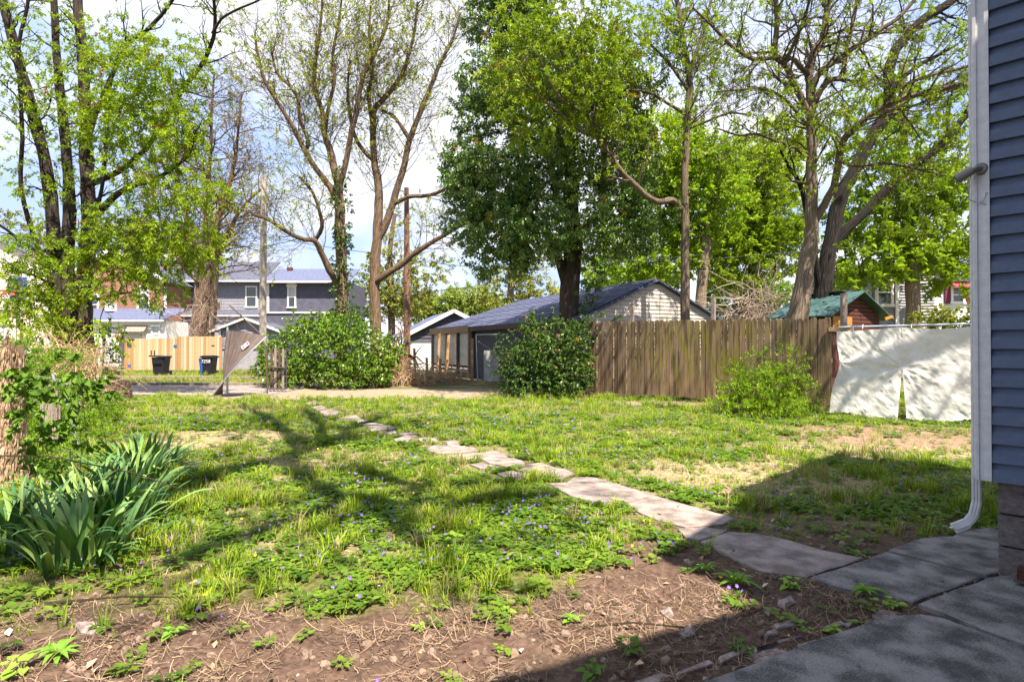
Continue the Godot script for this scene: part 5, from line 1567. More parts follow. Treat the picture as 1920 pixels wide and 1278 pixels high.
	for q in 6:
		var rb := MB.new()
		var t := sw * (q * .36 + .05)
		rb.tube([V(L.x + t.x, 2.245, L.y + t.y), V(pk2.x + t.x, 2.975, pk2.y + t.y)], [.018, .018], 5)
		put(rb, "roof_rib", M.green_metal, s3)
	var pt := MB.new()
	pt.bar(along(pk2, sw, .5, 2.99, sn, 0), along(pk2, sw, 1.5, 2.96, sn, 0), .5, .02)
	put(pt, "ridge_flap", M.shingle_dark, s3)
	var br := MB.new()
	br.bar(along(ri, su, -.25, 2.2, sn, .0), along(ri, su, -.05, 2.28, sn, .12), .05, .08)
	put(br, "bracket", M.orange_wood, s3)

# ------------------------------------------------------------------ houses beyond the alley
func make_houses() -> void:
	var X := Vector2(1, 0)
	var T := Vector2(0, -1)
	var bh := thing("brick_house", "two-storey red brick house with white rake board and white lean-to", "house", V(-31, 0, 46))
	var m := MB.new()
	m.abox(-35, -27.3, 0, 6.5, 46, 54)
	gable(m, V(-35, 6.5, 46), V(-27.3, 6.5, 46), V(-31.15, 9.0, 46), V(0, 0, -1))
	put(m, "wall", M.brick_wall, bh)
	var r := MB.new()
	roof_plane(r, V(-35.4, 6.35, 45.7), V(-31.15, 9.1, 45.7), V(-31.15, 9.1, 54), V(-35.4, 6.35, 54))
	roof_plane(r, V(-31.15, 9.101, 45.7), V(-26.9, 6.35, 45.7), V(-26.9, 6.35, 54), V(-31.15, 9.101, 54))
	put(r, "roof", M.shingle_dark, bh)
	for e in [[V(-35.4, 6.4, 45.6), V(-31.15, 9.15, 45.6)], [V(-31.15, 9.15, 45.6), V(-26.9, 6.4, 45.6)]]:
		var fb := MB.new()
		fb.bar(e[0], e[1], .06, .3, V(0, 0, 1).cross(e[1] - e[0]))
		put(fb, "rake_board", M.white, bh)
	window(bh, Vector2(-28.93, 46), X, T, 0, 5.2, .85, 1.8, M.white, true, .45)
	window(bh, Vector2(-32.9, 46), X, T, 0, 4.7, .85, 1.6, M.white, true)
	var dn := MB.new()
	dn.abox(-27.25, -27.1, 3, 6.3, 45.85, 45.98)
	put(dn, "downspout", M.white, bh)
	var la := MB.new()
	la.abox(-33, -25.4, 0, 3.3, 43, 45.95)
	var lean := put(la, "lean_to", M.white, bh)
	var lr := MB.new()
	roof_plane(lr, V(-33.2, 3.35, 42.7), V(-33.2, 4.35, 45.98), V(-25.3, 4.35, 45.98), V(-25.3, 3.35, 42.7), .06)
	put(lr, "lean_to_roof", M.shingle, bh)
	var gt := MB.new()
	gt.bar(V(-33.2, 3.3, 42.62), V(-25.3, 3.3, 42.62), .12, .14)
	put(gt, "gutter", M.trim_white, bh)
	var vent := MB.new()
	vent.abox(-31.0, -30.4, 4.1, 4.75, 44.6, 45.1)
	for q in 6: vent.abox(-30.95 + q * .1, -30.92 + q * .1, 4.15, 4.7, 44.56, 44.6)
	put(vent, "roof_unit", M.trim_white, bh)
	var aw := MB.new()
	roof_plane(aw, V(-28.6, 2.45, 42.3), V(-28.55, 2.95, 42.95), V(-26.7, 2.95, 42.95), V(-26.6, 2.45, 42.3), .05)
	put(aw, "awning", M.timber_grey, bh)
	var dm := MB.new()
	dm.abox(-28.2, -27.2, 0, 2.3, 42.9, 42.98)
	put(dm, "door", M.blind, bh)
	window(bh, Vector2(-26.1, 42.98), X, T, 0, 2.3, .55, 1.3, M.trim_white, true, .9)
	# grey-blue house with its dark wing
	var gh2 := thing("grey_house", "two-storey grey lap-sided house with dark roof left of the pale utility pole", "house", V(-23.5, 0, 50))
	var g := MB.new()
	g.abox(-27.5, -21.2, 0, 7.1, 50, 56)
	put(g, "wall", M.grey_siding, gh2)
	var k := 0
	while k < 20:
		var y := 4.6 + k * .125
		var bm := MB.new()
		bm.quad(V(-27.5, y, 49.93), V(-27.5, y + .125, 49.985), V(-21.2, y + .125, 49.985), V(-21.2, y, 49.93), V(0, 0, -1))
		bm.quad(V(-27.5, y, 49.93), V(-27.5, y, 49.99), V(-21.2, y, 49.99), V(-21.2, y, 49.93), Vector3.DOWN)
		put(bm, "siding_board", M.grey_siding, gh2)
		k += 1
	var gr := MB.new()
	roof_plane(gr, V(-27.8, 6.95, 49.4), V(-27.8, 9.0, 53), V(-20.95, 9.0, 53), V(-20.95, 6.95, 49.4))
	roof_plane(gr, V(-27.8, 4.0, 48.4), V(-27.8, 4.55, 49.9), V(-21.0, 4.55, 49.9), V(-21.0, 4.0, 48.4), .06)
	put(gr, "roof", M.shingle_dark, gh2)
	var gg := MB.new()
	gg.bar(V(-27.8, 6.93, 49.32), V(-20.95, 6.93, 49.32), .12, .14)
	gg.bar(V(-27.8, 3.96, 48.32), V(-20.6, 3.96, 48.32), .10, .12)
	put(gg, "gutter", M.trim_white, gh2)
	window(gh2, Vector2(-22.2, 49.93), X, T, 0, 5.65, .9, 1.75, M.white)
	window(gh2, Vector2(-25.2, 49.93), X, T, 0, 4.9, .5, .5, M.timber_dark, false)
	var lw := MB.new()
	lw.abox(-27.5, -21.1, 0, 4.0, 48.6, 49.9)
	put(lw, "porch_wall", M.grey_siding, gh2)
	var dk := thing("slate_house", "dark slate-blue house with one tall white window right of the pale utility pole", "house", V(-18, 0, 49))
	var d := MB.new()
	d.abox(-20.7, -13.8, 0, 6.9, 49.5, 55)
	put(d, "wall", M.slate_siding, dk)
	var dr := MB.new()
	roof_plane(dr, V(-20.95, 6.85, 49.0), V(-20.95, 8.3, 52.5), V(-13.6, 8.3, 52.5), V(-13.6, 6.85, 49.0))
	put(dr, "roof", M.shingle, dk)
	var dg := MB.new()
	dg.bar(V(-20.95, 6.82, 48.92), V(-13.6, 6.82, 48.92), .12, .15)
	dg.abox(-20.72, -20.5, 4.3, 6.75, 49.42, 49.48)
	put(dg, "gutter", M.trim_white, dk)
	window(dk, Vector2(-18.6, 49.5), X, T, 0, 5.6, .62, 1.75, M.white, true, .55)
	var hd := MB.new()
	hd.abox(-19.05, -18.15, 6.5, 6.68, 49.38, 49.5)
	hd.abox(-18.95, -18.25, 6.66, 6.78, 49.40, 49.5)
	put(hd, "window_hood", M.white, dk)
	var bd := MB.new()
	bd.abox(-20.7, -13.8, 4.22, 4.34, 49.4, 49.49)
	put(bd, "band_board", M.trim_white, dk)
	var ch := MB.new()
	ch.abox(-19.9, -19.5, 8.0, 8.42, 51.8, 52.2)
	put(ch, "roof_vent", M.red_wall, dk)
	# little grey shed
	var sd := thing("grey_shed", "small grey lap-sided shed with white trim behind the pale pole", "shed", V(-16.4, 0, 36))
	var sm := MB.new()
	sm.abox(-18.0, -14.4, 0, 2.45, 36.05, 39)
	gable(sm, V(-18, 2.45, 36.04), V(-14.4, 2.45, 36.04), V(-16.3, 3.1, 36.04), V(0, 0, -1))
	put(sm, "wall", M.grey_siding, sd)
	for q in 12:
		var y := 1.3 + q * .12
		var cut: float = max(0.0, (y - 2.4) / .62 * 1.7)
		var bm := MB.new()
		bm.quad(V(-18 + cut, y, 35.97), V(-18 + cut, y + .12, 36.03), V(-14.4 - cut, y + .12, 36.03), V(-14.4 - cut, y, 35.97), V(0, 0, -1))
		put(bm, "siding_board", M.grey_siding, sd)
	var sr := MB.new()
	roof_plane(sr, V(-18.4, 2.3, 35.75), V(-16.3, 3.12, 35.75), V(-16.3, 3.12, 39), V(-18.4, 2.3, 39), .05)
	roof_plane(sr, V(-16.3, 3.121, 35.75), V(-14.1, 2.3, 35.75), V(-14.1, 2.3, 39), V(-16.3, 3.121, 39), .05)
	put(sr, "roof", M.shingle_dark, sd)
	for e in [[V(-18.4, 2.32, 35.7), V(-16.3, 3.14, 35.7)], [V(-16.3, 3.14, 35.7), V(-14.1, 2.32, 35.7)], [V(-17.9, 0, 35.9), V(-17.9, 2.4, 35.9)]]:
		var fb := MB.new()
		fb.bar(e[0], e[1], .04, .12, V(0, 0, 1).cross(e[1] - e[0]))
		put(fb, "trim_board", M.white, sd)
	# cream house at far left
	var cr := thing("cream_house", "cream lap-sided house with a blue-framed window at the far left", "house", V(-37, 0, 44))
	var cm := MB.new()
	cm.abox(-44, -34.6, 0, 7.6, 44, 52)
	gable(cm, V(-44, 7.6, 43.99), V(-34.6, 7.6, 43.99), V(-39.3, 9.6, 43.99), V(0, 0, -1))
	put(cm, "wall", M.cream, cr)
	for q in 34:
		var y := 3.0 + q * .135
		var bm := MB.new()
		bm.quad(V(-44, y, 43.92), V(-44, y + .135, 43.98), V(-34.6, y + .135, 43.98), V(-34.6, y, 43.92), V(0, 0, -1))
		bm.quad(V(-44, y, 43.92), V(-44, y, 43.99), V(-34.6, y, 43.99), V(-34.6, y, 43.92), Vector3.DOWN)
		put(bm, "siding_board", M.cream, cr)
	var crr := MB.new()
	roof_plane(crr, V(-44.4, 7.5, 43.7), V(-39.3, 9.7, 43.7), V(-39.3, 9.7, 52), V(-44.4, 7.5, 52))
	roof_plane(crr, V(-39.3, 9.701, 43.7), V(-34.2, 7.5, 43.7), V(-34.2, 7.5, 52), V(-39.3, 9.701, 52))
	put(crr, "roof", M.shingle, cr)
	window(cr, Vector2(-37.0, 43.92), X, T, 0, 5.7, 1.1, 1.7, M.plastic_blue)
	var rl := MB.new()
	rl.bar(V(-40, 5.55, 43.2), V(-35.4, 5.5, 43.2), .08, .10)
	for q in 5: rl.bar(V(-39.8 + q, 3.2, 43.2), V(-39.8 + q, 5.5, 43.2), .06, .06, V(0, 0, 1))
	put(rl, "balcony_rail", M.orange_wood, cr)
	var fl := MB.new()
	for q in [-37.4, -37.0, -36.75, -35.3]: fl.abox(q - .12, q + .12, 5.15, 5.42, 43.12, 43.15)
	put(fl, "flower_box", M.print_red, cr)
	# right: blue-grey and white houses
	var rb := thing("pale_blue_house", "pale blue lap-sided house beyond the green-roofed shed", "house", V(16.5, 0, 27))
	var rm := MB.new()
	rm.abox(16.6, 19.4, 0, 5.3, 27, 33)
	put(rm, "wall", M.grey_siding, rb)
	for q in 28:
		var y := 1.6 + q * .13
		var bm := MB.new()
		bm.quad(V(16.6, y, 26.93), V(16.6, y + .13, 26.985), V(19.4, y + .13, 26.985), V(19.4, y, 26.93), V(0, 0, -1))
		bm.quad(V(16.6, y, 26.93), V(16.6, y, 26.99), V(19.4, y, 26.99), V(19.4, y, 26.93), Vector3.DOWN)
		put(bm, "siding_board", M.grey_siding, rb)
	var rr2 := MB.new()
	roof_plane(rr2, V(16.2, 4.9, 26.5), V(19.7, 5.6, 26.5), V(19.7, 5.6, 33), V(16.2, 4.9, 33))
	put(rr2, "roof", M.shingle_dark, rb)
	var cb := MB.new()
	cb.abox(17.6, 17.75, 1, 5.0, 26.86, 26.92)
	put(cb, "corner_board", M.white, rb)
	window(rb, Vector2(17.1, 26.93), X, T, 0, 3.9, .7, 1.2, M.white)
	var wh := thing("white_house", "white house with red awning and dark red shutters by the trim post", "house", V(22.5, 0, 30))
	var wm := MB.new()
	wm.abox(21.6, 27, 0, 5.0, 30, 36)
	put(wm, "wall", M.white, wh)
	for q in 24:
		var y := 2.2 + q * .12
		var bm := MB.new()
		bm.quad(V(21.6, y, 29.94), V(21.6, y + .12, 29.985), V(27, y + .12, 29.985), V(27, y, 29.94), V(0, 0, -1))
		put(bm, "siding_board", M.white, wh)
	window(wh, Vector2(22.75, 29.94), X, T, 0, 4.05, .6, .8, M.white)
	for q in [22.22, 23.3]:
		var sm2 := MB.new()
		sm2.abox(q - .13, q + .13, 3.6, 4.7, 29.86, 29.93)
		put(sm2, "shutter", M.shutter, wh)
	var aw2 := MB.new()
	roof_plane(aw2, V(22.3, 4.38, 29.4), V(22.3, 4.72, 29.93), V(23.2, 4.72, 29.93), V(23.2, 4.38, 29.4), .03)
	put(aw2, "awning", M.awning_red, wh)
	var wr := MB.new()
	roof_plane(wr, V(21.2, 5.0, 29.5), V(21.2, 6.4, 33), V(27.2, 6.4, 33), V(27.2, 5.0, 29.5))
	put(wr, "roof", M.shingle, wh)

func make_poles() -> void:
	var p := thing("utility_pole", "pale grey weathered utility pole in front of the grey house", "pole", V(-11.9, 0, 28))
	var m := MB.new()
	m.tube([V(-11.9, -.2, 28), V(-11.9, 4, 28), V(-11.88, 9.6, 28)], [.17, .16, .13], 14)
	put(m, "shaft", M.pole_grey, p)
	var ar := MB.new()
	ar.bar(V(-12.4, 3.4 - 1.9, 27.9), V(-11.3, 1.52, 27.9), .10, .08)
	put(ar, "crosspiece", M.trim_white, p)
	var p2 := thing("utility_pole", "reddish brown utility pole beside the small garage", "pole", V(-5.0, 0, 28))
	var m2 := MB.new()
	m2.tube([V(-5.0, -.2, 28), V(-5.02, 4, 28), V(-5.05, 9.0, 28)], [.17, .155, .11], 14)
	put(m2, "shaft", M.pole_brown, p2)
	var bolt := MB.new()
	bolt.tube([V(-4.95, 1.62, 27.83), V(-4.95, 1.62, 27.79)], [.06, .05], 10)
	put(bolt, "tag", M.plastic_blue, p2)
	var wires := [["power line running left from the pale pole past the left tree", [V(-27, 7.3, 27), V(-20, 6.95, 27.5), V(-11.9, 7.2, 28)]],
		["upper power line sagging between the two utility poles", [V(-11.9, 6.7, 28), V(-8.4, 6.1, 28), V(-5.02, 5.7, 28)]],
		["power line running from brown pole toward the evergreen tree", [V(-5.0, 5.6, 28), V(-2, 5.1, 27), V(2.5, 4.9, 25.5), V(8, 5.2, 24)]],
		["low service wire rising from brown pole over the long garage roof", [V(-5.0, 3.95, 28), V(-1.5, 4.3, 27.6), V(1.9, 5.2, 27), V(6, 6.8, 26)]],
		["twin lower wire on the left run of the pale pole", [V(-27, 6.6, 27), V(-19, 6.3, 27.5), V(-11.9, 6.6, 28)]],
		["dark wire behind the fence from young tree to the spreading tree", [V(4, 4.2, 19.5), V(6.5, 4.25, 19), V(11, 4.5, 18)]]]
	for w in wires:
		var pts: Array = w[1]
		var q := []
		var r := []
		for i in pts.size() - 1:
			for k in 4:
				q.append(pts[i].cubic_interpolate(pts[i + 1], pts[max(i - 1, 0)], pts[min(i + 2, pts.size() - 1)], k / 4.0))
				r.append(.013)
		q.append(pts[-1])
		r.append(.013)
		var mb := MB.new()
		mb.tube(q, r, 4)
		tag(put(mb, "power_line", M.wire), w[0], "wire", "overhead wires")

# ------------------------------------------------------------------ stumps, dead vines, brush
func rough_trunk(c: Vector3, h: float, r0: float, r1: float, jag: float, flute: float, seed_: int) -> MB:
	var mb := MB.new()
	var f := FastNoiseLite.new()
	f.seed = seed_
	f.frequency = 1.0
	var rows := 54
	var cols := 65
	var pts := PackedVector3Array()
	for i in rows:
		var t := float(i) / (rows - 1)
		for j in cols:
			var a := TAU * (j % (cols - 1)) / (cols - 1)
			var top := h * (1.0 + jag * f.get_noise_2d(cos(a) * 1.6, sin(a) * 1.6 + 9))
			var r := lerpf(r0, r1, sqrt(t)) * (1 + flute * f.get_noise_2d(cos(a) * 2.2 + t * .5, sin(a) * 2.2) + .06 * f.get_noise_3d(cos(a) * 5, sin(a) * 5, t * 6) + .07 * f.get_noise_3d(cos(a) * 14, sin(a) * 14, t * h * 9) + .04 * f.get_noise_3d(cos(a) * 30, sin(a) * 30, t * h * 16))
			pts.append(c + Vector3(cos(a) * r, top * t - .06, sin(a) * r))
	mb.sheet(pts, rows, cols, Vector3(cos(PI), 0, 0))
	var k := mb.v.size()
	var mid := c + Vector3(0, h * .9, 0)
	for j in cols - 1:
		mb.quad(pts[(rows - 1) * cols + j], pts[(rows - 1) * cols + j + 1], mid, mid, Vector3.UP)
	return mb
func tangle(called: String, label: String, cat: String, lumps: Array, n: int, l: float, r: float, cols: Array) -> void:
	var root := thing(called, label, cat, V(lumps[0][0], 0, lumps[0][2]))
	var mb := MB.new()
	for i in n:
		var L: Array = lumps[rng.randi() % lumps.size()]
		var q := rdir() * pow(rng.randf(), .4)
		var p := V(L[0] + q.x * L[3], max(.03, L[1] + q.y * L[4]), L[2] + q.z * L[5])
		var dir := (rdir() + Vector3(0, .1, 0)).normalized()
		var pts := [p]
		var rad := [r]
		for k in 4:
			dir = (dir + rdir() * .5 + Vector3(0, -.12, 0)).normalized()
			p += dir * l * rr(.15, .35)
			p.y = max(p.y, .02)
			pts.append(p)
			rad.append(r * (1 - .2 * k))
		mb.col = cols[rng.randi() % cols.size()]
		mb.tube(pts, rad, 3, false)
	put(mb, "stems", M.tint, root)
func make_debris() -> void:
	var s1 := thing("tree_stump", "tall broken tan dead trunk at the left edge with bark gone", "stump", V(-5.08, 0, 5.85))
	put(rough_trunk(V(-5.12, 0, 5.85), 1.46, .26, .19, .20, .16, 4), "wood", M.dead_wood, s1)
	var s2 := thing("tree_stump", "low dark hollow stump beside the alley opening", "stump", V(-10.35, 0, 15.4))
	put(rough_trunk(V(-10.35, 0, 15.4), .56, .36, .26, .06, .25, 12), "wood", M.stump, s2)
	var hl := MB.new()
	hl.tube([V(-10.22, .12, 15.13), V(-10.22, .13, 15.08)], [.10, .085], 9)
	put(hl, "hollow", M.hole, s2)
	var s3 := thing("grey_post", "grey split post stub behind the tall dead trunk", "post", V(-6.45, 0, 8.2))
	put(rough_trunk(V(-6.45, 0, 8.2), .95, .13, .10, .12, .3, 22), "wood", M.timber_grey, s3)
	var wf := thing("wire_fence_remnant", "bent galvanised pipes and wire left standing behind the dead trunk", "fence", V(-6.3, 0, 8.6))
	var wm := MB.new()
	wm.tube([V(-6.95, -.1, 9.0), V(-6.98, .75, 9.0), V(-7.05, .98, 9.0)], [.02, .02, .02], 8)
	var wm2 := MB.new()
	wm2.tube([V(-5.75, .0, 7.8), V(-5.85, .45, 7.8), V(-5.95, .75, 7.8)], [.016, .016, .016], 6)
	put(wm, "pipe", M.galv, wf)
	put(wm2, "pipe", M.galv, wf)
	var ww := MB.new()
	for q in 9: ww.tube([V(-6.6, .15 + q * .1, 9.0), V(-7.1, .12 + q * .1 + rr(-.03, .03), 9.15), V(-7.6, .15 + q * .1, 9.3)], [.004, .004, .004], 3, false)
	put(ww, "wire", M.galv, wf)
	var tan := [Color(.45, .30, .18), Color(.55, .39, .25), Color(.36, .23, .14), Color(.50, .37, .27)]
	tangle("dead_vine_heap", "tangle of dry brown vines behind the dead trunk at left", "brush", [[-9.3, .75, 12.5, .7, .55, .6, 1], [-9.9, .95, 12.9, .6, .5, .6, 1], [-8.7, .45, 11.8, .6, .4, .5, 1], [-10.4, 1.1, 13.4, .5, .35, .5, 1]], 520, .9, .008, tan)
	tangle("dry_grass_heap", "heap of dry tan stalks left of the glazed lean-to", "brush", [[-4.6, .4, 20.9, .7, .36, .5, 1], [-3.7, .35, 21.0, .8, .32, .5, 1], [-3.0, .18, 22.2, .5, .2, .5, 1], [-4.2, .45, 22.2, .5, .35, .4, 1], [-2.4, .15, 22.5, .5, .15, .4, 1]], 1100, .8, .009, tan)
	var grey := [Color(.34, .26, .21), Color(.42, .34, .28), Color(.25, .19, .16)]
	tangle("brush_pile", "pile of bare grey branches behind the board fence by the spreading tree", "brush", [[8.6, 2.2, 22, .8, .6, .7, 1], [9.5, 2.0, 22.3, .8, .6, .8, 1], [9.2, 3.0, 22.2, .9, .8, .7, 1], [10.2, 2.5, 22.2, .6, .8, .7, 1]], 260, 2.2, .014, grey)
	tangle("bare_shrub", "leafless twiggy shrub behind the white shed wall and cedar fence", "shrub", [[-19.0, 2.6, 35.0, 1.6, 1.2, .8, 1], [-18.2, 3.4, 35.2, 1.2, 1.0, .8, 1]], 60, 2.2, .012, grey)
	tangle("old_boards_frame", "dark rotten fence remains left of the brown pole", "fence", [[-5.2, .9, 24.5, .9, .5, .15, 1]], 40, 1.2, .05, [Color(.16, .08, .05), Color(.22, .11, .07)])
	# a few broken posts in front of the small garage
	for q in [[-4.05, 1.35], [-3.55, .95], [-4.5, .7], [-3.05, .9]]:
		var mb := MB.new()
		mb.bar(V(q[0], -.1, 24.6), V(q[0] + rr(-.08, .08), q[1], 24.6), .10, .09, V(0, 0, 1))
		tag(put(mb, "broken_post", M.timber_grey if q[1] < 1 else M.timber), {1.35: "tallest broken post before the small garage", .95: "broken post just right of the tallest one by the dry heap", .7: "shortest broken post by the brown utility pole", .9: "broken post nearest the glazed lean-to"}[q[1]], "post", "broken posts by the dry grass heap")
	var twig := [[[V(-5.2, .56, 4.3), V(-4.2, .60, 4.35), V(-3.4, .60, 4.3), V(-2.7, .50, 4.2), V(-2.35, .40, 4.15)], "long thin pinkish cane arching over the strap leaves"], [[V(-2.5, .03, 3.15), V(-2.1, .045, 3.2), V(-1.7, .03, 3.22)], "thin twig on the soil below the strap leaves"], [[V(-1.9, .035, 4.9), V(-1.6, .05, 4.75), V(-1.25, .04, 4.7)], "reddish bent twig on the lawn near the strap leaves"], [[V(-1.7, .03, 6.9), V(-1.5, .05, 7.0), V(-1.3, .04, 7.1)], "short reddish stick on the lawn left of the path"], [[V(.35, .02, 2.9), V(.6, .035, 2.92), V(.85, .02, 2.9)], "brown twig on bare soil near the shade edge"], [[V(-.6, .03, 5.4), V(-.5, .05, 5.6), V(-.35, .05, 5.75)], "forked stick lying in the lawn's tree shadow"], [[V(7.3, .05, 11.7), V(6.6, .12, 12.0), V(5.9, .04, 12.3)], "pale stick leaning at the right foot of the board fence"], [[V(-1.0, .02, 3.3), V(-.85, .035, 3.45), V(-.75, .03, 3.5)], "dark stub of a branch on the soil edge"]]
	for t in twig:
		var pts: Array = t[0]
		var rad := []
		for k in pts.size(): rad.append(.006 - .003 * k / pts.size())
		var mb := MB.new()
		mb.tube(pts, rad, 6)
		tag(put(mb, "twig", M.bark_warm), t[1], "twig", "fallen twigs")

# ------------------------------------------------------------------ strap-leaved clumps
func strap_mesh(seed_: int, l: float, w: float, lean: float, bend: float) -> ArrayMesh:
	var r := RandomNumberGenerator.new()
	r.seed = seed_
	var mb := MB.new()
	var n := 11
	var ang := lean
	var p := Vector3.ZERO
	var L := PackedVector3Array()
	var tw := r.randf_range(-.25, .25)
	var brown := 1.0 if r.randf() < .5 else 0.0
	var tones := []
	for i in n:
		var t := float(i) / (n - 1)
		var ww: float = w * (1.0 - pow(t, 5) * .95) * (.7 + .3 * min(1.0, t * 4))
		var dir := Vector3(0, cos(ang), sin(ang))
		var s := Vector3(1, 0, 0).rotated(dir, tw * t * 2)
		tones.append(Color(1, 1, 1).lerp(Color(1.9, 1.3, .9), clampf((t - .86) * 6.0, 0, 1) * brown) if t > .25 else Color(1.5, 1.35, 1.2))
		var nn := s.cross(dir)
		L.append(p - s * ww * .5 + nn * ww * .16)
		L.append(p)
		L.append(p + s * ww * .5 + nn * ww * .16)
		ang += bend / n * (.25 + 1.6 * t)
		p += dir * l / (n - 1)
	mb.sheet(L, n, 3, Vector3(0, 1, -1))
	for i in n:
		for k in 3: mb.c[i * 3 + k] = tones[i]
	return mb.mesh()
func make_straps() -> void:
	var meshes := []
	for k in 14: meshes.append(strap_mesh(k + 1, [.46, .52, .40, .56][k % 4], [.036, .030, .042, .034][k % 4], [.08, .25, .45, .65, .15, .8][k % 6], [.9, 1.3, 1.8, .7, 2.3][k % 5]))
	var mats := []
	for c in [Color(.075, .17, .045), Color(.105, .215, .06), Color(.16, .27, .075), Color(.055, .14, .05), Color(.24, .34, .10)]:
		var m := mat(c, .5)
		m.vertex_color_use_as_albedo = true
		m.backlight_enabled = true
		m.backlight = Color(.3, .4, .12)
		m.cull_mode = BaseMaterial3D.CULL_DISABLED
		mats.append(m)
	var spots := [[-2.82, 3.85, .24, 78, "strap-leaved bulb clump nearest the viewer, leaves flopping onto the soil"], [-3.5, 4.15, .28, 66, "dark strap-leaved clump at the left picture edge"], [-3.1, 4.6, .28, 74, "strap-leaved clump with long leaves swept right over the lawn"], [-3.75, 5.0, .28, 60, "strap-leaved clump in the middle of the row, behind the dark one"], [-3.75, 5.8, .30, 66, "upright grey-green strap-leaved clump near the row's far end"], [-4.2, 6.7, .32, 66, "farthest strap-leaved clump beside the dry grass patch"]]
	for s in spots:
		var root := thing("bulb_clump", s[4], "plant", V(s[0], gh(s[0], s[1]), s[1]), "strap-leaved bulbs in a row at left")
		for k in int(s[3] * 1.3):
			var o := MeshInstance3D.new()
			o.name = "leaf"
			var a := rng.randf() * TAU
			var r: float = s[2] * sqrt(rng.randf())
			var idx := rng.randi() % 14
			if r < .12: idx = [0, 6, 4, 10][rng.randi() % 4]
			o.mesh = meshes[idx]
			o.material_override = mats[rng.randi() % 5]
			root.add_child(o, true)
			o.position = Vector3(cos(a) * r, -.02, sin(a) * r)
			# leaves lean outwards, the whole row swept a little to the right
			var yaw := atan2(cos(a) + .22, sin(a) + .15) + rr(-.7, .7)
			o.rotation = Vector3(0, yaw, 0)
			o.scale = Vector3.ONE * rr(.8, 1.15)
	# daffodils by the stump
	var df := thing("daffodil_clump", "small clump of pale daffodils left of the dark stump", "plant", V(-11.1, 0, 15.6))
	for k in 26:
		var o := MeshInstance3D.new()
		o.name = "leaf"
		o.mesh = meshes[[0, 4, 6, 1][k % 4]]
		o.material_override = mats[k % 5]
		df.add_child(o, true)
		o.position = Vector3(rr(-.4, .4), -.02, rr(-.3, .3))
		o.rotation = Vector3(0, rng.randf() * TAU, 0)
		o.scale = Vector3(.5, .85, .85)
	for k in 9:
		var st := MB.new()
		var p := V(-11.1 + rr(-.45, .45), 0, 15.4 + rr(-.2, .2))
		var h := rr(.42, .62)
		st.tube([p, p + Vector3(0, h, 0), p + Vector3(.02, h + .02, .05)], [.007, .006, .005], 4, false)
		var stem := put(st, "stem", mats[1], df)
		var fl := MB.new()
		for q in 6:
			var a := TAU * q / 6
			leaf(fl, p + Vector3(.02, h + .02, .05), Vector3(cos(a), sin(a), .25).normalized(), Vector3(0, 0, 1), .055, .035, .1, .0)
		put(fl, "flower", M.white if k % 3 > 0 else M.cream, stem)
# ------------------------------------------------------------------ ground cover
func tuft_mesh(seed_: int, n: int, h: float, w: float, spread: float) -> ArrayMesh:
	var r := RandomNumberGenerator.new()
	r.seed = seed_
	var mb := MB.new()
	for i in n:
		var a := r.randf() * TAU
		var o := Vector3(cos(a), 0, sin(a)) * r.randf() * spread * .5
		var out := Vector3(cos(a), 0, sin(a)).rotated(Vector3.UP, r.randf_range(-.9, .9))
		var hh := h * r.randf_range(.5, 1.15)
		var s := out.cross(Vector3.UP) * w * .5
		var lean := r.randf_range(.1, .8)
		var p1 := o + Vector3(0, hh * .55, 0) + out * hh * lean * .3
		var p2 := o + Vector3(0, hh * (1 - lean * .35), 0) + out * hh * lean
		var q := r.randf_range(.8, 1.15)
		mb.col = Color(q, q, q)
		mb.tri(o - s, p1 - s * .8, p1 + s * .8)
		mb.tri(o - s, p1 + s * .8, o + s)
		mb.tri(p1 - s * .8, p2, p1 + s * .8)
	return mb.mesh()
func violet_mesh(seed_: int, n: int, size: float) -> ArrayMesh:
	var r := RandomNumberGenerator.new()
	r.seed = seed_
	var mb := MB.new()
	for i in n:
		var a := r.randf() * TAU
		var out := Vector3(cos(a), 0, sin(a))
		var q := r.randf_range(.75, 1.15)
		mb.col = Color(q, q, q)
		var l := size * r.randf_range(.6, 1.1)
		var p := out * size * r.randf_range(.15, 1.1) + Vector3(0, size * r.randf_range(.35, 1.0), 0)
		var dir := (out + Vector3(r.randf_range(-.4, .4), r.randf_range(-.35, .25), r.randf_range(-.4, .4))).normalized()
		var s := dir.cross(Vector3.UP).normalized()
		var nn := s.cross(dir)
		# heart: notch, two lobes, two sides, tip
		var pts := [p, p + (-dir * .15 + s * .30) * l + nn * l * .08, p + (dir * .2 + s * .46) * l + nn * l * .10, p + (dir * .62 + s * .26) * l + nn * l * .03, p + dir * l - nn * l * .08, p + (dir * .62 - s * .26) * l + nn * l * .03, p + (dir * .2 - s * .46) * l + nn * l * .10, p + (-dir * .15 - s * .30) * l + nn * l * .08]
		for k in range(1, 7): mb.tri(p, pts[k], pts[k + 1])
		mb.col = Color(q * .8, q * .7, q * .6)
		mb.tri(out * .01, p, out * .01 + s * .004)
	return mb.mesh()
func flower_mesh() -> ArrayMesh:
	var mb := MB.new()
	for i in 5:
		var a := TAU * i / 5
		leaf(mb, Vector3.ZERO, Vector3(cos(a), .25, sin(a)).normalized(), Vector3.UP, .014, .013, .1, .0)
	return mb.mesh()
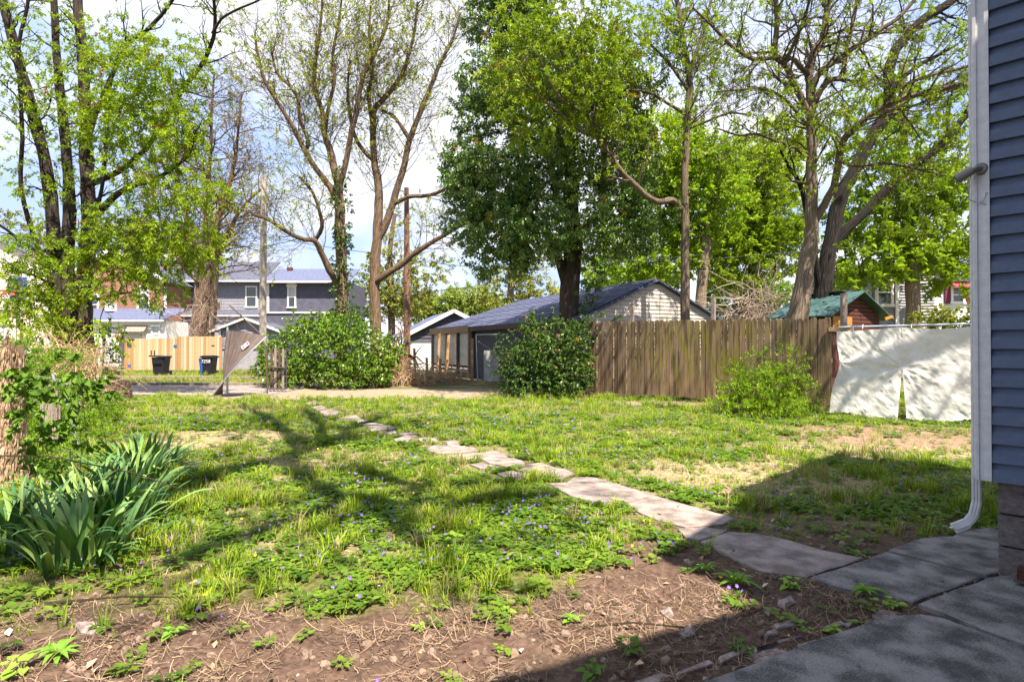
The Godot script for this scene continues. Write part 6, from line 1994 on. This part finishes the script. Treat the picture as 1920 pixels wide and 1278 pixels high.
func strand_mesh(seed_: int, l: float, w: float) -> ArrayMesh:
	var r := RandomNumberGenerator.new()
	r.seed = seed_
	var mb := MB.new()
	var p := Vector3(-l / 2, .004, 0)
	var dir := Vector3(1, .05, r.randf_range(-.3, .3)).normalized()
	for i in 4:
		var q := p + dir * l / 4
		q.y = max(.002, q.y)
		var s := Vector3(0, .3, 1).normalized() * w * .5
		mb.quad(p - s, q - s, q + s, p + s, Vector3.UP)
		dir = (dir + Vector3(0, r.randf_range(-.25, .25), r.randf_range(-.5, .5))).normalized()
		p = q
	return mb.mesh()
func clod_mesh(seed_: int) -> ArrayMesh:
	var r := RandomNumberGenerator.new()
	r.seed = seed_
	var mb := MB.new()
	var sm := SphereMesh.new()
	sm.radius = 1
	sm.height = 1.5
	sm.radial_segments = 9
	sm.rings = 5
	var a := sm.get_mesh_arrays()
	var v: PackedVector3Array = a[Mesh.ARRAY_VERTEX]
	var ix: PackedInt32Array = a[Mesh.ARRAY_INDEX]
	var f := FastNoiseLite.new()
	f.seed = seed_
	f.frequency = .9
	for i in v.size(): v[i] *= 1.0 + .45 * f.get_noise_3dv(v[i] * 1.3)
	for i in range(0, ix.size(), 3): mb.tri(v[ix[i]], v[ix[i + 1]], v[ix[i + 2]])
	return mb.mesh()
func place(list: Array, x: float, d: float, s: float, tilt := .15) -> void:
	var b := Basis.from_euler(Vector3(rr(-tilt, tilt), rng.randf() * TAU, rr(-tilt, tilt))).scaled(Vector3.ONE * s)
	list.append(Transform3D(b, V(x, gh(x, d), d)))
func make_cover() -> void:
	var g1 := []
	var c1 := []
	var g2 := []
	var c2 := []
	var vl := []
	var vc := []
	var fl := []
	var fc := []
	var lit := []
	var lc := []
	var clod := []
	var cc := []
	# rings of sampling: from, to, half width, per square metre (grass, violets, litter, clods)
	for z in [[2.0, 3.6, 3.6, 900, 260, 3000, 200], [3.6, 5.5, 5.2, 1250, 430, 600, 40], [5.5, 8.0, 7.0, 1100, 330, 260, 10], [8.0, 12, 10.5, 700, 150, 90, 2], [12, 17, 13.5, 380, 60, 30, 0], [17, 34, 25, 80, 1, 0, 0]]:
		var area: float = (z[1] - z[0]) * z[2] * 2
		for i in int(area * z[3]):
			var x := rr(-z[2], z[2])
			var d := rr(z[0], z[1])
			var big := 1.0 if d < 12 else (1.3 if d < 17 else 1.7)
			if d > 16.8 and x > -8.3: continue
			if d > 16.8 and (d < 22.0 or absf(d - 26.2) < .3): continue
			var b := bare(x, d) if d < 22 else 0.0
			var q := dry(x, d) if d < 22 else .2
			var patch := clampf(nz.get_noise_2d(x * 160 + 11, d * 160) * 1.5 + .65, .15, 1)
			if rng.randf() > (1 - b * 1.02) * (1 - q * .95) * patch: continue
			if in_stone(x, d): continue
			var lush := clampf(nz.get_noise_2d(x * 110 + 400, d * 110) * 1.6 + .4, 0, 1)
			var col := Color(.16, .265, .018).lerp(Color(.32, .41, .03), rng.randf())
			if rng.randf() < .07 + q * .4: col = Color(.36, .31, .14).lerp(Color(.46, .38, .20), rng.randf())
			col = shade(col, col, 0, rr(.75, 1.2))
			if lush > .8 and rng.randf() < .35:
				place(g2, x, d, big * rr(.7, 1.2))
				c2.append(col)
			else:
				place(g1, x, d, big * rr(.6, 1.15) * (.7 + .5 * lush))
				c1.append(col)
		for i in int(area * z[4]):
			var x := rr(-z[2], z[2])
			var d := rr(z[0], z[1])
			if d > 16.5: continue
			var b := bare(x, d)
			var patch := clampf((nz.get_noise_2d(x * 140 + 700, d * 140) + .05) * 3.0, 0, 1)
			patch = max(patch, blob(x, d, .0, 4.3, 1.0, 1.1) * .95)
			patch = max(patch, blob(x, d, -1.3, 4.4, 1.3, .9) * .6)
			patch = max(patch, blob(x, d, 1.6, 5.2, .5, .6) * .8)
			patch = max(patch, .3)
			if rng.randf() > patch * (1 - b * .93) * (1 - dry(x, d) * .9): continue
			if in_stone(x, d): continue
			place(vl, x, d, rr(.65, 1.25) * (1.0 if d < 8 else 1.3))
			var col := Color(.08, .19, .014).lerp(Color(.22, .35, .03), rng.randf())
			vc.append(shade(col, col, 0, rr(.75, 1.15)))
			if rng.randf() < (.20 if d < 9 else .35):
				for k in 1 + int(rng.randf() * 2):
					var t := Transform3D(Basis.from_euler(Vector3(rr(-1.0, 1.0), rng.randf() * TAU, rr(-.8, .8))).scaled(Vector3.ONE * rr(.6, 1.0) * (1.0 if d < 9 else 1.25)), V(x + rr(-.06, .06), gh(x, d) + rr(.05, .10), d + rr(-.06, .06)))
					fl.append(t)
					fc.append(Color(.14, .10, .55).lerp(Color(.34, .18, .58), rng.randf()) if rng.randf() > .06 else Color(.7, .55, .03))
		for i in int(area * z[5]):
			var x := rr(-z[2], z[2])
			var d := rr(z[0], z[1])
			var b := bare(x, d)
			var q := dry(x, d)
			var heap := clampf(nz.get_noise_2d(x * 150 + 60, d * 150 + 9) * 1.8 + .45, .05, 1)
			if rng.randf() > max(b * heap, q * .8) + .05: continue
			if in_stone(x, d) and rng.randf() > .02: continue
			place(lit, x, d, rr(.5, 1.3) * (1.0 if d < 6 else 1.4), .35)
			var col := Color(.10, .065, .045).lerp(Color(.38, .27, .18), pow(rng.randf(), 1.6))
			if q > .4 and b < .4: col = Color(.46, .37, .21).lerp(Color(.55, .46, .30), rng.randf())
			lc.append(col)
		for i in int(area * z[6]):
			var x := rr(-z[2], z[2])
			var d := rr(z[0], z[1])
			var paved := in_stone(x, d)
			if rng.randf() > (.14 if paved else bare(x, d) + .04): continue
			var s := pow(rng.randf(), 3.5) * (.008 if paved else .024) + (.002 if paved else .004)
			place(clod, x, d, s, 1.0)
			if paved: clod[-1].origin.y = .022
			var f := rng.randf()
			var col := Color(.13, .088, .066).lerp(Color(.25, .175, .14), rng.randf())
			if f > .97: col = Color(.36, .29, .25)
			if f > .996: col = Color(.6, .58, .55)
			cc.append(col)
	var o: Node3D = scatter("grass", tuft_mesh(3, 9, .075, .0042, .05), M.leaf_dull, self, g1, c1)
	tag(o, "short patchy spring grass over the lawn", "grass")
	o = scatter("tall_grass", tuft_mesh(4, 14, .17, .0055, .06), M.leaf_dull, self, g2, c2)
	tag(o, "taller lush grass tufts scattered through the lawn", "grass")
	o = scatter("violet_leaves", violet_mesh(5, 8, .042), M.leaf, self, vl, vc)
	tag(o, "heart-leaved violet ground cover spreading between the grass", "ground cover")
	o = scatter("violet_flowers", flower_mesh(), M.leaf_dull, self, fl, fc)
	tag(o, "tiny purple and a few yellow flowers dotting the lawn", "flowers")
	var halves := [[[], []], [[], []]]
	for i in lit.size():
		halves[0 if i % 5 < 2 else 1][0].append(lit[i])
		halves[0 if i % 5 < 2 else 1][1].append(lc[i])
	o = scatter("straw_litter", strand_mesh(6, .12, .0030), M.tint, self, halves[0][0], halves[0][1])
	tag(o, "long dry brown stems strewn on the soil", "litter")
	o = scatter("chaff", strand_mesh(19, .05, .0036), M.tint, self, halves[1][0], halves[1][1])
	tag(o, "short bits of dry straw strewn on the soil", "litter")
	o = scatter("soil_clods", clod_mesh(7), M.tint, self, clod, cc)
	tag(o, "crumbled soil clods and pebbles on the bare ground", "soil")
	# fallen leaves and paper flecks
	var fm := MB.new()
	leaf(fm, Vector3(0, .006, 0), Vector3(1, 0, 0), Vector3.UP, .05, .03, .25, -.2)
	var dl := []
	var dc := []
	for i in 260:
		var d := 2.3 + pow(rng.randf(), 1.6) * 6
		var x := rr(-.95, .95) * d
		place(dl, x, d, rr(.5, 1.2), .5)
		dc.append([Color(.38, .24, .15), Color(.5, .34, .20), Color(.58, .50, .42), Color(.30, .18, .12), Color(.62, .42, .10)][rng.randi() % 5])
	o = scatter("fallen_leaves", fm.mesh(), M.tint, self, dl, dc)
	tag(o, "dead curled leaves scattered on soil and slabs", "leaves")
	# single weeds one can point at in the shaded soil and in slab joints
	var weeds := [[1.32, 3.46, 1.5, "largest leafy weed in the shaded soil below the path slab"], [1.64, 3.47, 1.2, "leafy weed at the lower edge of the shaded path slab"], [1.46, 2.95, 0.9, "seedling with round leaves standing among the edging bricks"], [1.59, 2.91, 0.9, "upright serrated weed beside the big patio slab"], [2, 3.33, 1.1, "violet plant by the patio slab corner"], [2.03, 3.17, 1.2, "violet plant in the joint of the middle patio slab"], [1.77, 2.98, 0.8, "low weed right of the edging bricks"], [2.35, 2.85, 0.6, "tiny weed growing in the joint of the right patio slab"], [1.2, 3.65, 0.9, "small weed at the shade edge on dark soil"], [-0.04, 3.08, 1, "lone violet plant on sunny bare soil"], [0.31, 2.99, 0.9, "second lone violet on sunny bare soil, nearer the shade"], [-0.45, 2.91, 0.7, "small seedling on bare soil left of the lone violets"], [-2.03, 2.63, 1.3, "broad leafy weed at the lower left corner"], [-2.09, 2.52, 1.4, "bright leafy weed at the very bottom left"], [-1.63, 2.85, 1, "pointed-leaf seedling on dark soil at lower left"]]
	var k := 0
	for w in weeds:
		var o2 := MeshInstance3D.new()
		o2.name = numbered("weed")
		o2.mesh = violet_mesh(50 + k, 12, .042 * w[2]) if k % 4 != 0 else weed_mesh(60 + k, .085 * w[2])
		o2.material_override = [M.weed_a, M.weed_b][k % 2]
		add_child(o2)
		o2.position = V(w[0], gh(w[0], w[1]), w[1])
		tag(o2, w[3], "weed", "weeds in soil and joints")
		k += 1
func weed_mesh(seed_: int, size: float) -> ArrayMesh:
	var r := RandomNumberGenerator.new()
	r.seed = seed_
	var mb := MB.new()
	for i in 14:
		var a := TAU * i / 14 + r.randf_range(-.3, .3)
		var dir := Vector3(cos(a), r.randf_range(.2, 1.1), sin(a)).normalized()
		leaf_fine(mb, Vector3(0, .005, 0) + dir * size * .1, dir, Vector3.UP, size * r.randf_range(.6, 1.2), size * .30, r.randf_range(.1, .5))
	return mb.mesh()

# ------------------------------------------------------------------ trees and shrubs
func make_trees() -> void:
	var lime := Color(.20, .34, .016)
	var lime2 := Color(.38, .50, .035)
	tree("multi_stem_tree", "dark multi-stemmed tree with lime spring leaves at left", "", STEMS_LEFT, M.bark_dark, {"sub": 1.3, "from": .35, "from_first": .45, "len": 1.5, "levels": 1, "kids": 4, "wig": .35, "up": .06, "spread": .75, "leafy": .5, "size": .95, "hang": .3, "dens": 2.6, "low": 2.0}, S.ash, M.leaf, lime, lime2, LEAVES_LEFT, Color(.30, .16, .05), .03)
	tree("budding_tree", "gnarled tree with purplish-brown buds behind the cedar fence", "", STEMS_BUD, M.bark_grey, {"sub": 2.6, "from": .25, "from_first": .4, "len": 3.4, "levels": 2, "kids": 5, "wig": .4, "up": .08, "spread": .7, "leafy": .4, "size": 1.9, "low": 4.0, "rmax": .05}, S.bud, M.leaf_dull, Color(.22, .12, .05), Color(.30, .27, .05))
	tree("ivy_clad_tree", "sparse budding tree with ivy-clad trunk above the big bush", "", STEMS_SPARSE, M.bark_warm, {"sub": 3.4, "from": .28, "from_first": .42, "len": 2.6, "levels": 2, "kids": 5, "wig": .34, "up": .13, "spread": .62, "leafy": .20, "size": 1.9, "low": 3.6, "rmax": .022}, S.bud, M.leaf, Color(.24, .32, .02), Color(.44, .46, .04))
	tree("twin_leader_tree", "sparse budding tree with two leaders beside the brown pole", "", STEMS_SPARSE_B, M.bark_warm, {"sub": 3.4, "from": .28, "from_first": .42, "len": 2.6, "levels": 2, "kids": 5, "wig": .34, "up": .13, "spread": .62, "leafy": .20, "size": 1.9, "low": 3.6, "rmax": .022}, S.bud, M.leaf, Color(.24, .32, .02), Color(.44, .46, .04))
	tree("evergreen_tree", "tall dense dark green broadleaf evergreen in the centre", "", STEMS_EVERGREEN, M.bark_dark, {"sub": 1.2, "from": .3, "from_first": .4, "len": 2.4, "levels": 1, "kids": 4, "wig": .35, "up": .1, "spread": .8, "leafy": 1.0, "per_tip": 2, "size": 1.15, "dens": 4.2, "low": 3.2}, S.glossy, M.leaf_gloss, Color(.055, .145, .025), Color(.23, .35, .07), LEAVES_EVERGREEN, Color(.42, .30, .02), .012)
	tree("young_tree", "slender tree with pale trunk and one long branch sweeping left", "", STEMS_YOUNG, M.bark_pale, {"sub": 2.4, "from": .3, "from_first": .45, "len": 1.7, "levels": 1, "kids": 4, "wig": .35, "up": .08, "spread": .75, "leafy": .6, "size": .95, "hang": .3, "dens": 2.1, "low": 4.2}, S.ash, M.leaf, Color(.20, .33, .016), Color(.38, .49, .035), LEAVES_YOUNG, Color(.36, .24, .05), .03)
	tree("spreading_tree", "big grey-barked tree with wide spreading limbs behind the fence's right end", "", STEMS_SPREAD, M.bark_pale, {"sub": 4.2, "from": .25, "from_first": .4, "len": 1.9, "levels": 2, "kids": 4, "wig": .42, "up": .04, "spread": .8, "leafy": .13, "size": .75, "hang": .2, "dens": 1.0, "low": 2.6, "rmax": .03}, S.ash, M.leaf, Color(.18, .29, .016), Color(.34, .44, .035), LEAVES_SPREAD)
	tree("leaning_tree", "massive dark tree leaning right behind the spreading tree", "", STEMS_LEAN, M.bark_black, {"sub": .9, "from": .3, "from_first": .35, "len": 2.4, "levels": 2, "kids": 4, "wig": .4, "up": .05, "spread": .8, "leafy": .15, "size": .9, "low": 4}, S.ash, M.leaf, Color(.14, .22, .02), Color(.28, .34, .04))
	var far := {"sub": .5, "from": .4, "from_first": .4, "len": 4, "levels": 1, "kids": 4, "wig": .35, "up": .1, "spread": .7, "leafy": .8, "size": 1.2, "dens": 1.3, "low": 3}
	var g := "trees beyond the garages"
	tree("background_tree", "pale-trunked bright green tree behind the beige garage", g, BG_A_STEM, M.bark_pale, far, S.far, M.leaf, Color(.22, .38, .02), Color(.38, .52, .04), BG_A_LEAVES)
	tree("background_tree", "bright green tree filling the gap left of the spreading tree", g, BG_B_STEM, M.bark_grey, far, S.far, M.leaf, Color(.26, .40, .02), Color(.40, .52, .04), BG_B_LEAVES)
	tree("background_tree", "straight pale-trunked tree right of the green-roofed shed", g, BG_C_STEM, M.bark_pale, far, S.far, M.leaf, Color(.19, .33, .02), Color(.34, .47, .04), BG_C_LEAVES)
	tree("background_tree", "low green tree just above the garage ridge", g, BG_D_STEM, M.bark_grey, far, S.far, M.leaf, Color(.15, .28, .02), Color(.27, .41, .03), BG_D_LEAVES)
	far.size = 1.6
	far.dens = .75
	tree("background_tree", "thin pale tree standing behind the garage roof left of the evergreen", g, BG_E_STEM, M.bark_pale, far, S.far, M.leaf_dull, Color(.24, .28, .05), Color(.36, .38, .09), BG_E_LEAVES)
	tree("background_tree", "distant yellow-green tree above the small garage roof", g, BG_F_STEM, M.bark_grey, far, S.far, M.leaf_dull, Color(.20, .29, .05), Color(.33, .41, .08), BG_F_LEAVES)
	tree("background_tree", "distant thin tree behind the brown pole", g, BG_G_STEM, M.bark_grey, far, S.far, M.leaf_dull, Color(.22, .27, .05), Color(.34, .36, .09), BG_G_LEAVES)
	tree("background_tree", "distant olive tree above the brick house roof", g, BG_H_STEM, M.bark_grey, far, S.far, M.leaf_dull, Color(.18, .20, .05), Color(.28, .28, .08), BG_H_LEAVES)
	# the tree over the house whose limbs shade the lawn
	var over := OVERHEAD.duplicate(true)
	over.push_front([-4.6, 0, -6.5, .40, -4.3, 2.5, -5.8, .34, -3.2, 5.2, -3.8, .30, -2.0, 7.5, -1.7, .26, -.9, 9.0, -.22, .22])
	tree("overhanging_tree", "tree behind the viewer whose branch shadows cross the lawn", "", over, M.bark_grey, {"sub": 2.2, "from": .3, "from_first": .5, "len": 2.2, "levels": 1, "kids": 4, "wig": .35, "up": .05, "spread": .8, "leafy": .25, "size": 1.1, "low": 8.6, "rmax": .05, "dens": .4}, S.ash, M.leaf, lime, lime2, SHADE_LEAVES)
	# tree beside the house, out of view, that dapples the sheet and the fence
	var side := [[13.0, 0, 5.0, .36, 12.6, 3.5, 5.4, .28, 12.0, 6.5, 6.2, .22, 11.2, 9.0, 7.2, .17, 10.0, 11, 8.2, .12, 9.0, 12.5, 9.0, .07],
		[12.2, 5.8, 6.0, .14, 11.0, 7.4, 7.0, .12, 9.8, 8.6, 8.0, .10, 8.8, 9.6, 9.2, .07, 8.0, 10.4, 10.4, .04],
		[11.6, 8.0, 6.8, .12, 10.0, 9.6, 6.8, .10, 8.4, 10.8, 7.2, .07, 7.0, 11.6, 8.0, .04],
		[12.0, 6.5, 6.2, .12, 12.0, 8.2, 8.0, .09, 11.6, 9.4, 9.4, .06, 11.0, 10.2, 10.6, .03],
		[9.8, 8.6, 8.0, .07, 9.9, 9.6, 9.4, .05, 9.6, 10.4, 10.6, .03],
		[8.4, 10.8, 7.2, .06, 7.6, 11.4, 8.6, .05, 6.4, 11.8, 9.8, .03]]
	tree("side_yard_tree", "tree beside the blue house casting dappled shade on the white tarp", "", side, M.bark_grey, {"sub": 2.0, "from": .25, "from_first": .45, "len": 1.8, "levels": 1, "kids": 4, "wig": .35, "up": .05, "spread": .8, "leafy": .5, "size": 1.1, "low": 6.5}, S.ash, M.leaf, lime, lime2)
	# shrubs
	bush("large_shrub", "large glossy green shrub in front of the ivy-clad tree", "shrub", BUSH_BIG, 3.8, 1.1, S.bush, M.leaf_gloss, Color(.07, .17, .014), Color(.24, .38, .03))
	bush("dark_shrub", "dark green shrub at the left end of the board fence under the evergreen", "shrub", BUSH_MID, 5, .95, S.bush, M.leaf_gloss, Color(.03, .085, .015), Color(.12, .21, .03), Color(.35, .25, .06), .02)
	bush("trunk_ivy", "ivy climbing the trunk of the sparse tree", "ivy", IVY_TRUNK, 2.6, 1.0, S.ivy, M.leaf_gloss, Color(.03, .08, .012), Color(.11, .19, .03))
	bush("fence_weed", "bright green leafy weeds growing against the mossy board fence", "shrub", WEED_FENCE, 9, 1.0, S.weed, M.leaf, Color(.15, .30, .018), Color(.33, .48, .035))
	bush("verge_weeds", "green weeds along the left edge behind the strap-leaved bulbs", "weeds", VERGE_LEFT, 9, .9, S.weed, M.leaf, Color(.12, .26, .018), Color(.28, .44, .035))
	bush("hedge", "yellow-green hedge above the tarp's right end", "hedge", HEDGE_RIGHT, 6, 1.0, S.bush, M.leaf, Color(.17, .22, .02), Color(.34, .36, .04))
	var sap := [[-3.6, 1.05, 4.9, .22, .14, .2, 1], [-4.2, .85, 5.1, .3, .16, .2, 1], [-3.9, .55, 4.9, .25, .12, .2, 1], [-4.1, 1.2, 5.2, .2, .1, .2, 1]]
	bush("sapling", "dark-leaved sapling beside the tall dead trunk", "sapling", sap, 4.0, .85, S.ivy, M.leaf_dull, Color(.06, .15, .015), Color(.14, .25, .025))

func _ready() -> void:
	rng.seed = 20260
	nz.seed = 4
	nz.noise_type = FastNoiseLite.TYPE_SIMPLEX_SMOOTH
	nz.frequency = 0.01
	nz.fractal_octaves = 3
	make_light()
	make_materials()
	M.shingle_rows = []
	for tone in [Color(1, 1, 1), Color(.86, .87, .9), Color(.93, .92, .92)]:
		var q: StandardMaterial3D = M.shingle.duplicate()
		q.albedo_color = tone
		M.shingle_rows.append(q)
	M.weed_a = mat(Color(.13, .26, .025), .6)
	M.weed_b = mat(Color(.20, .33, .035), .6)
	for w in [M.weed_a, M.weed_b]:
		w.cull_mode = BaseMaterial3D.CULL_DISABLED
		w.backlight_enabled = true
		w.backlight = Color(.5, .6, .2)
	for set_ in [FLAGSTONES, SLABS, BRICKS]:
		for o in set_:
			var p := PackedVector2Array(o)
			var r := Rect2(p[0], Vector2.ZERO)
			for q in p: r = r.expand(q)
			var g := p
			if set_ == FLAGSTONES:
				var wide := Geometry2D.offset_polygon(p, .05)
				if wide.size() > 0: g = wide[0]
			hole_polys.append({"poly": p, "box": r, "grow": g, "grow_box": r.grow(.05)})
	make_sprays()
	make_ground()
	make_paving()
	make_house()
	make_fences()
	make_garages()
	make_houses()
	make_gates()
	make_poles()
	make_carts()
	make_trees()
	make_debris()
	make_straps()
	make_cover()
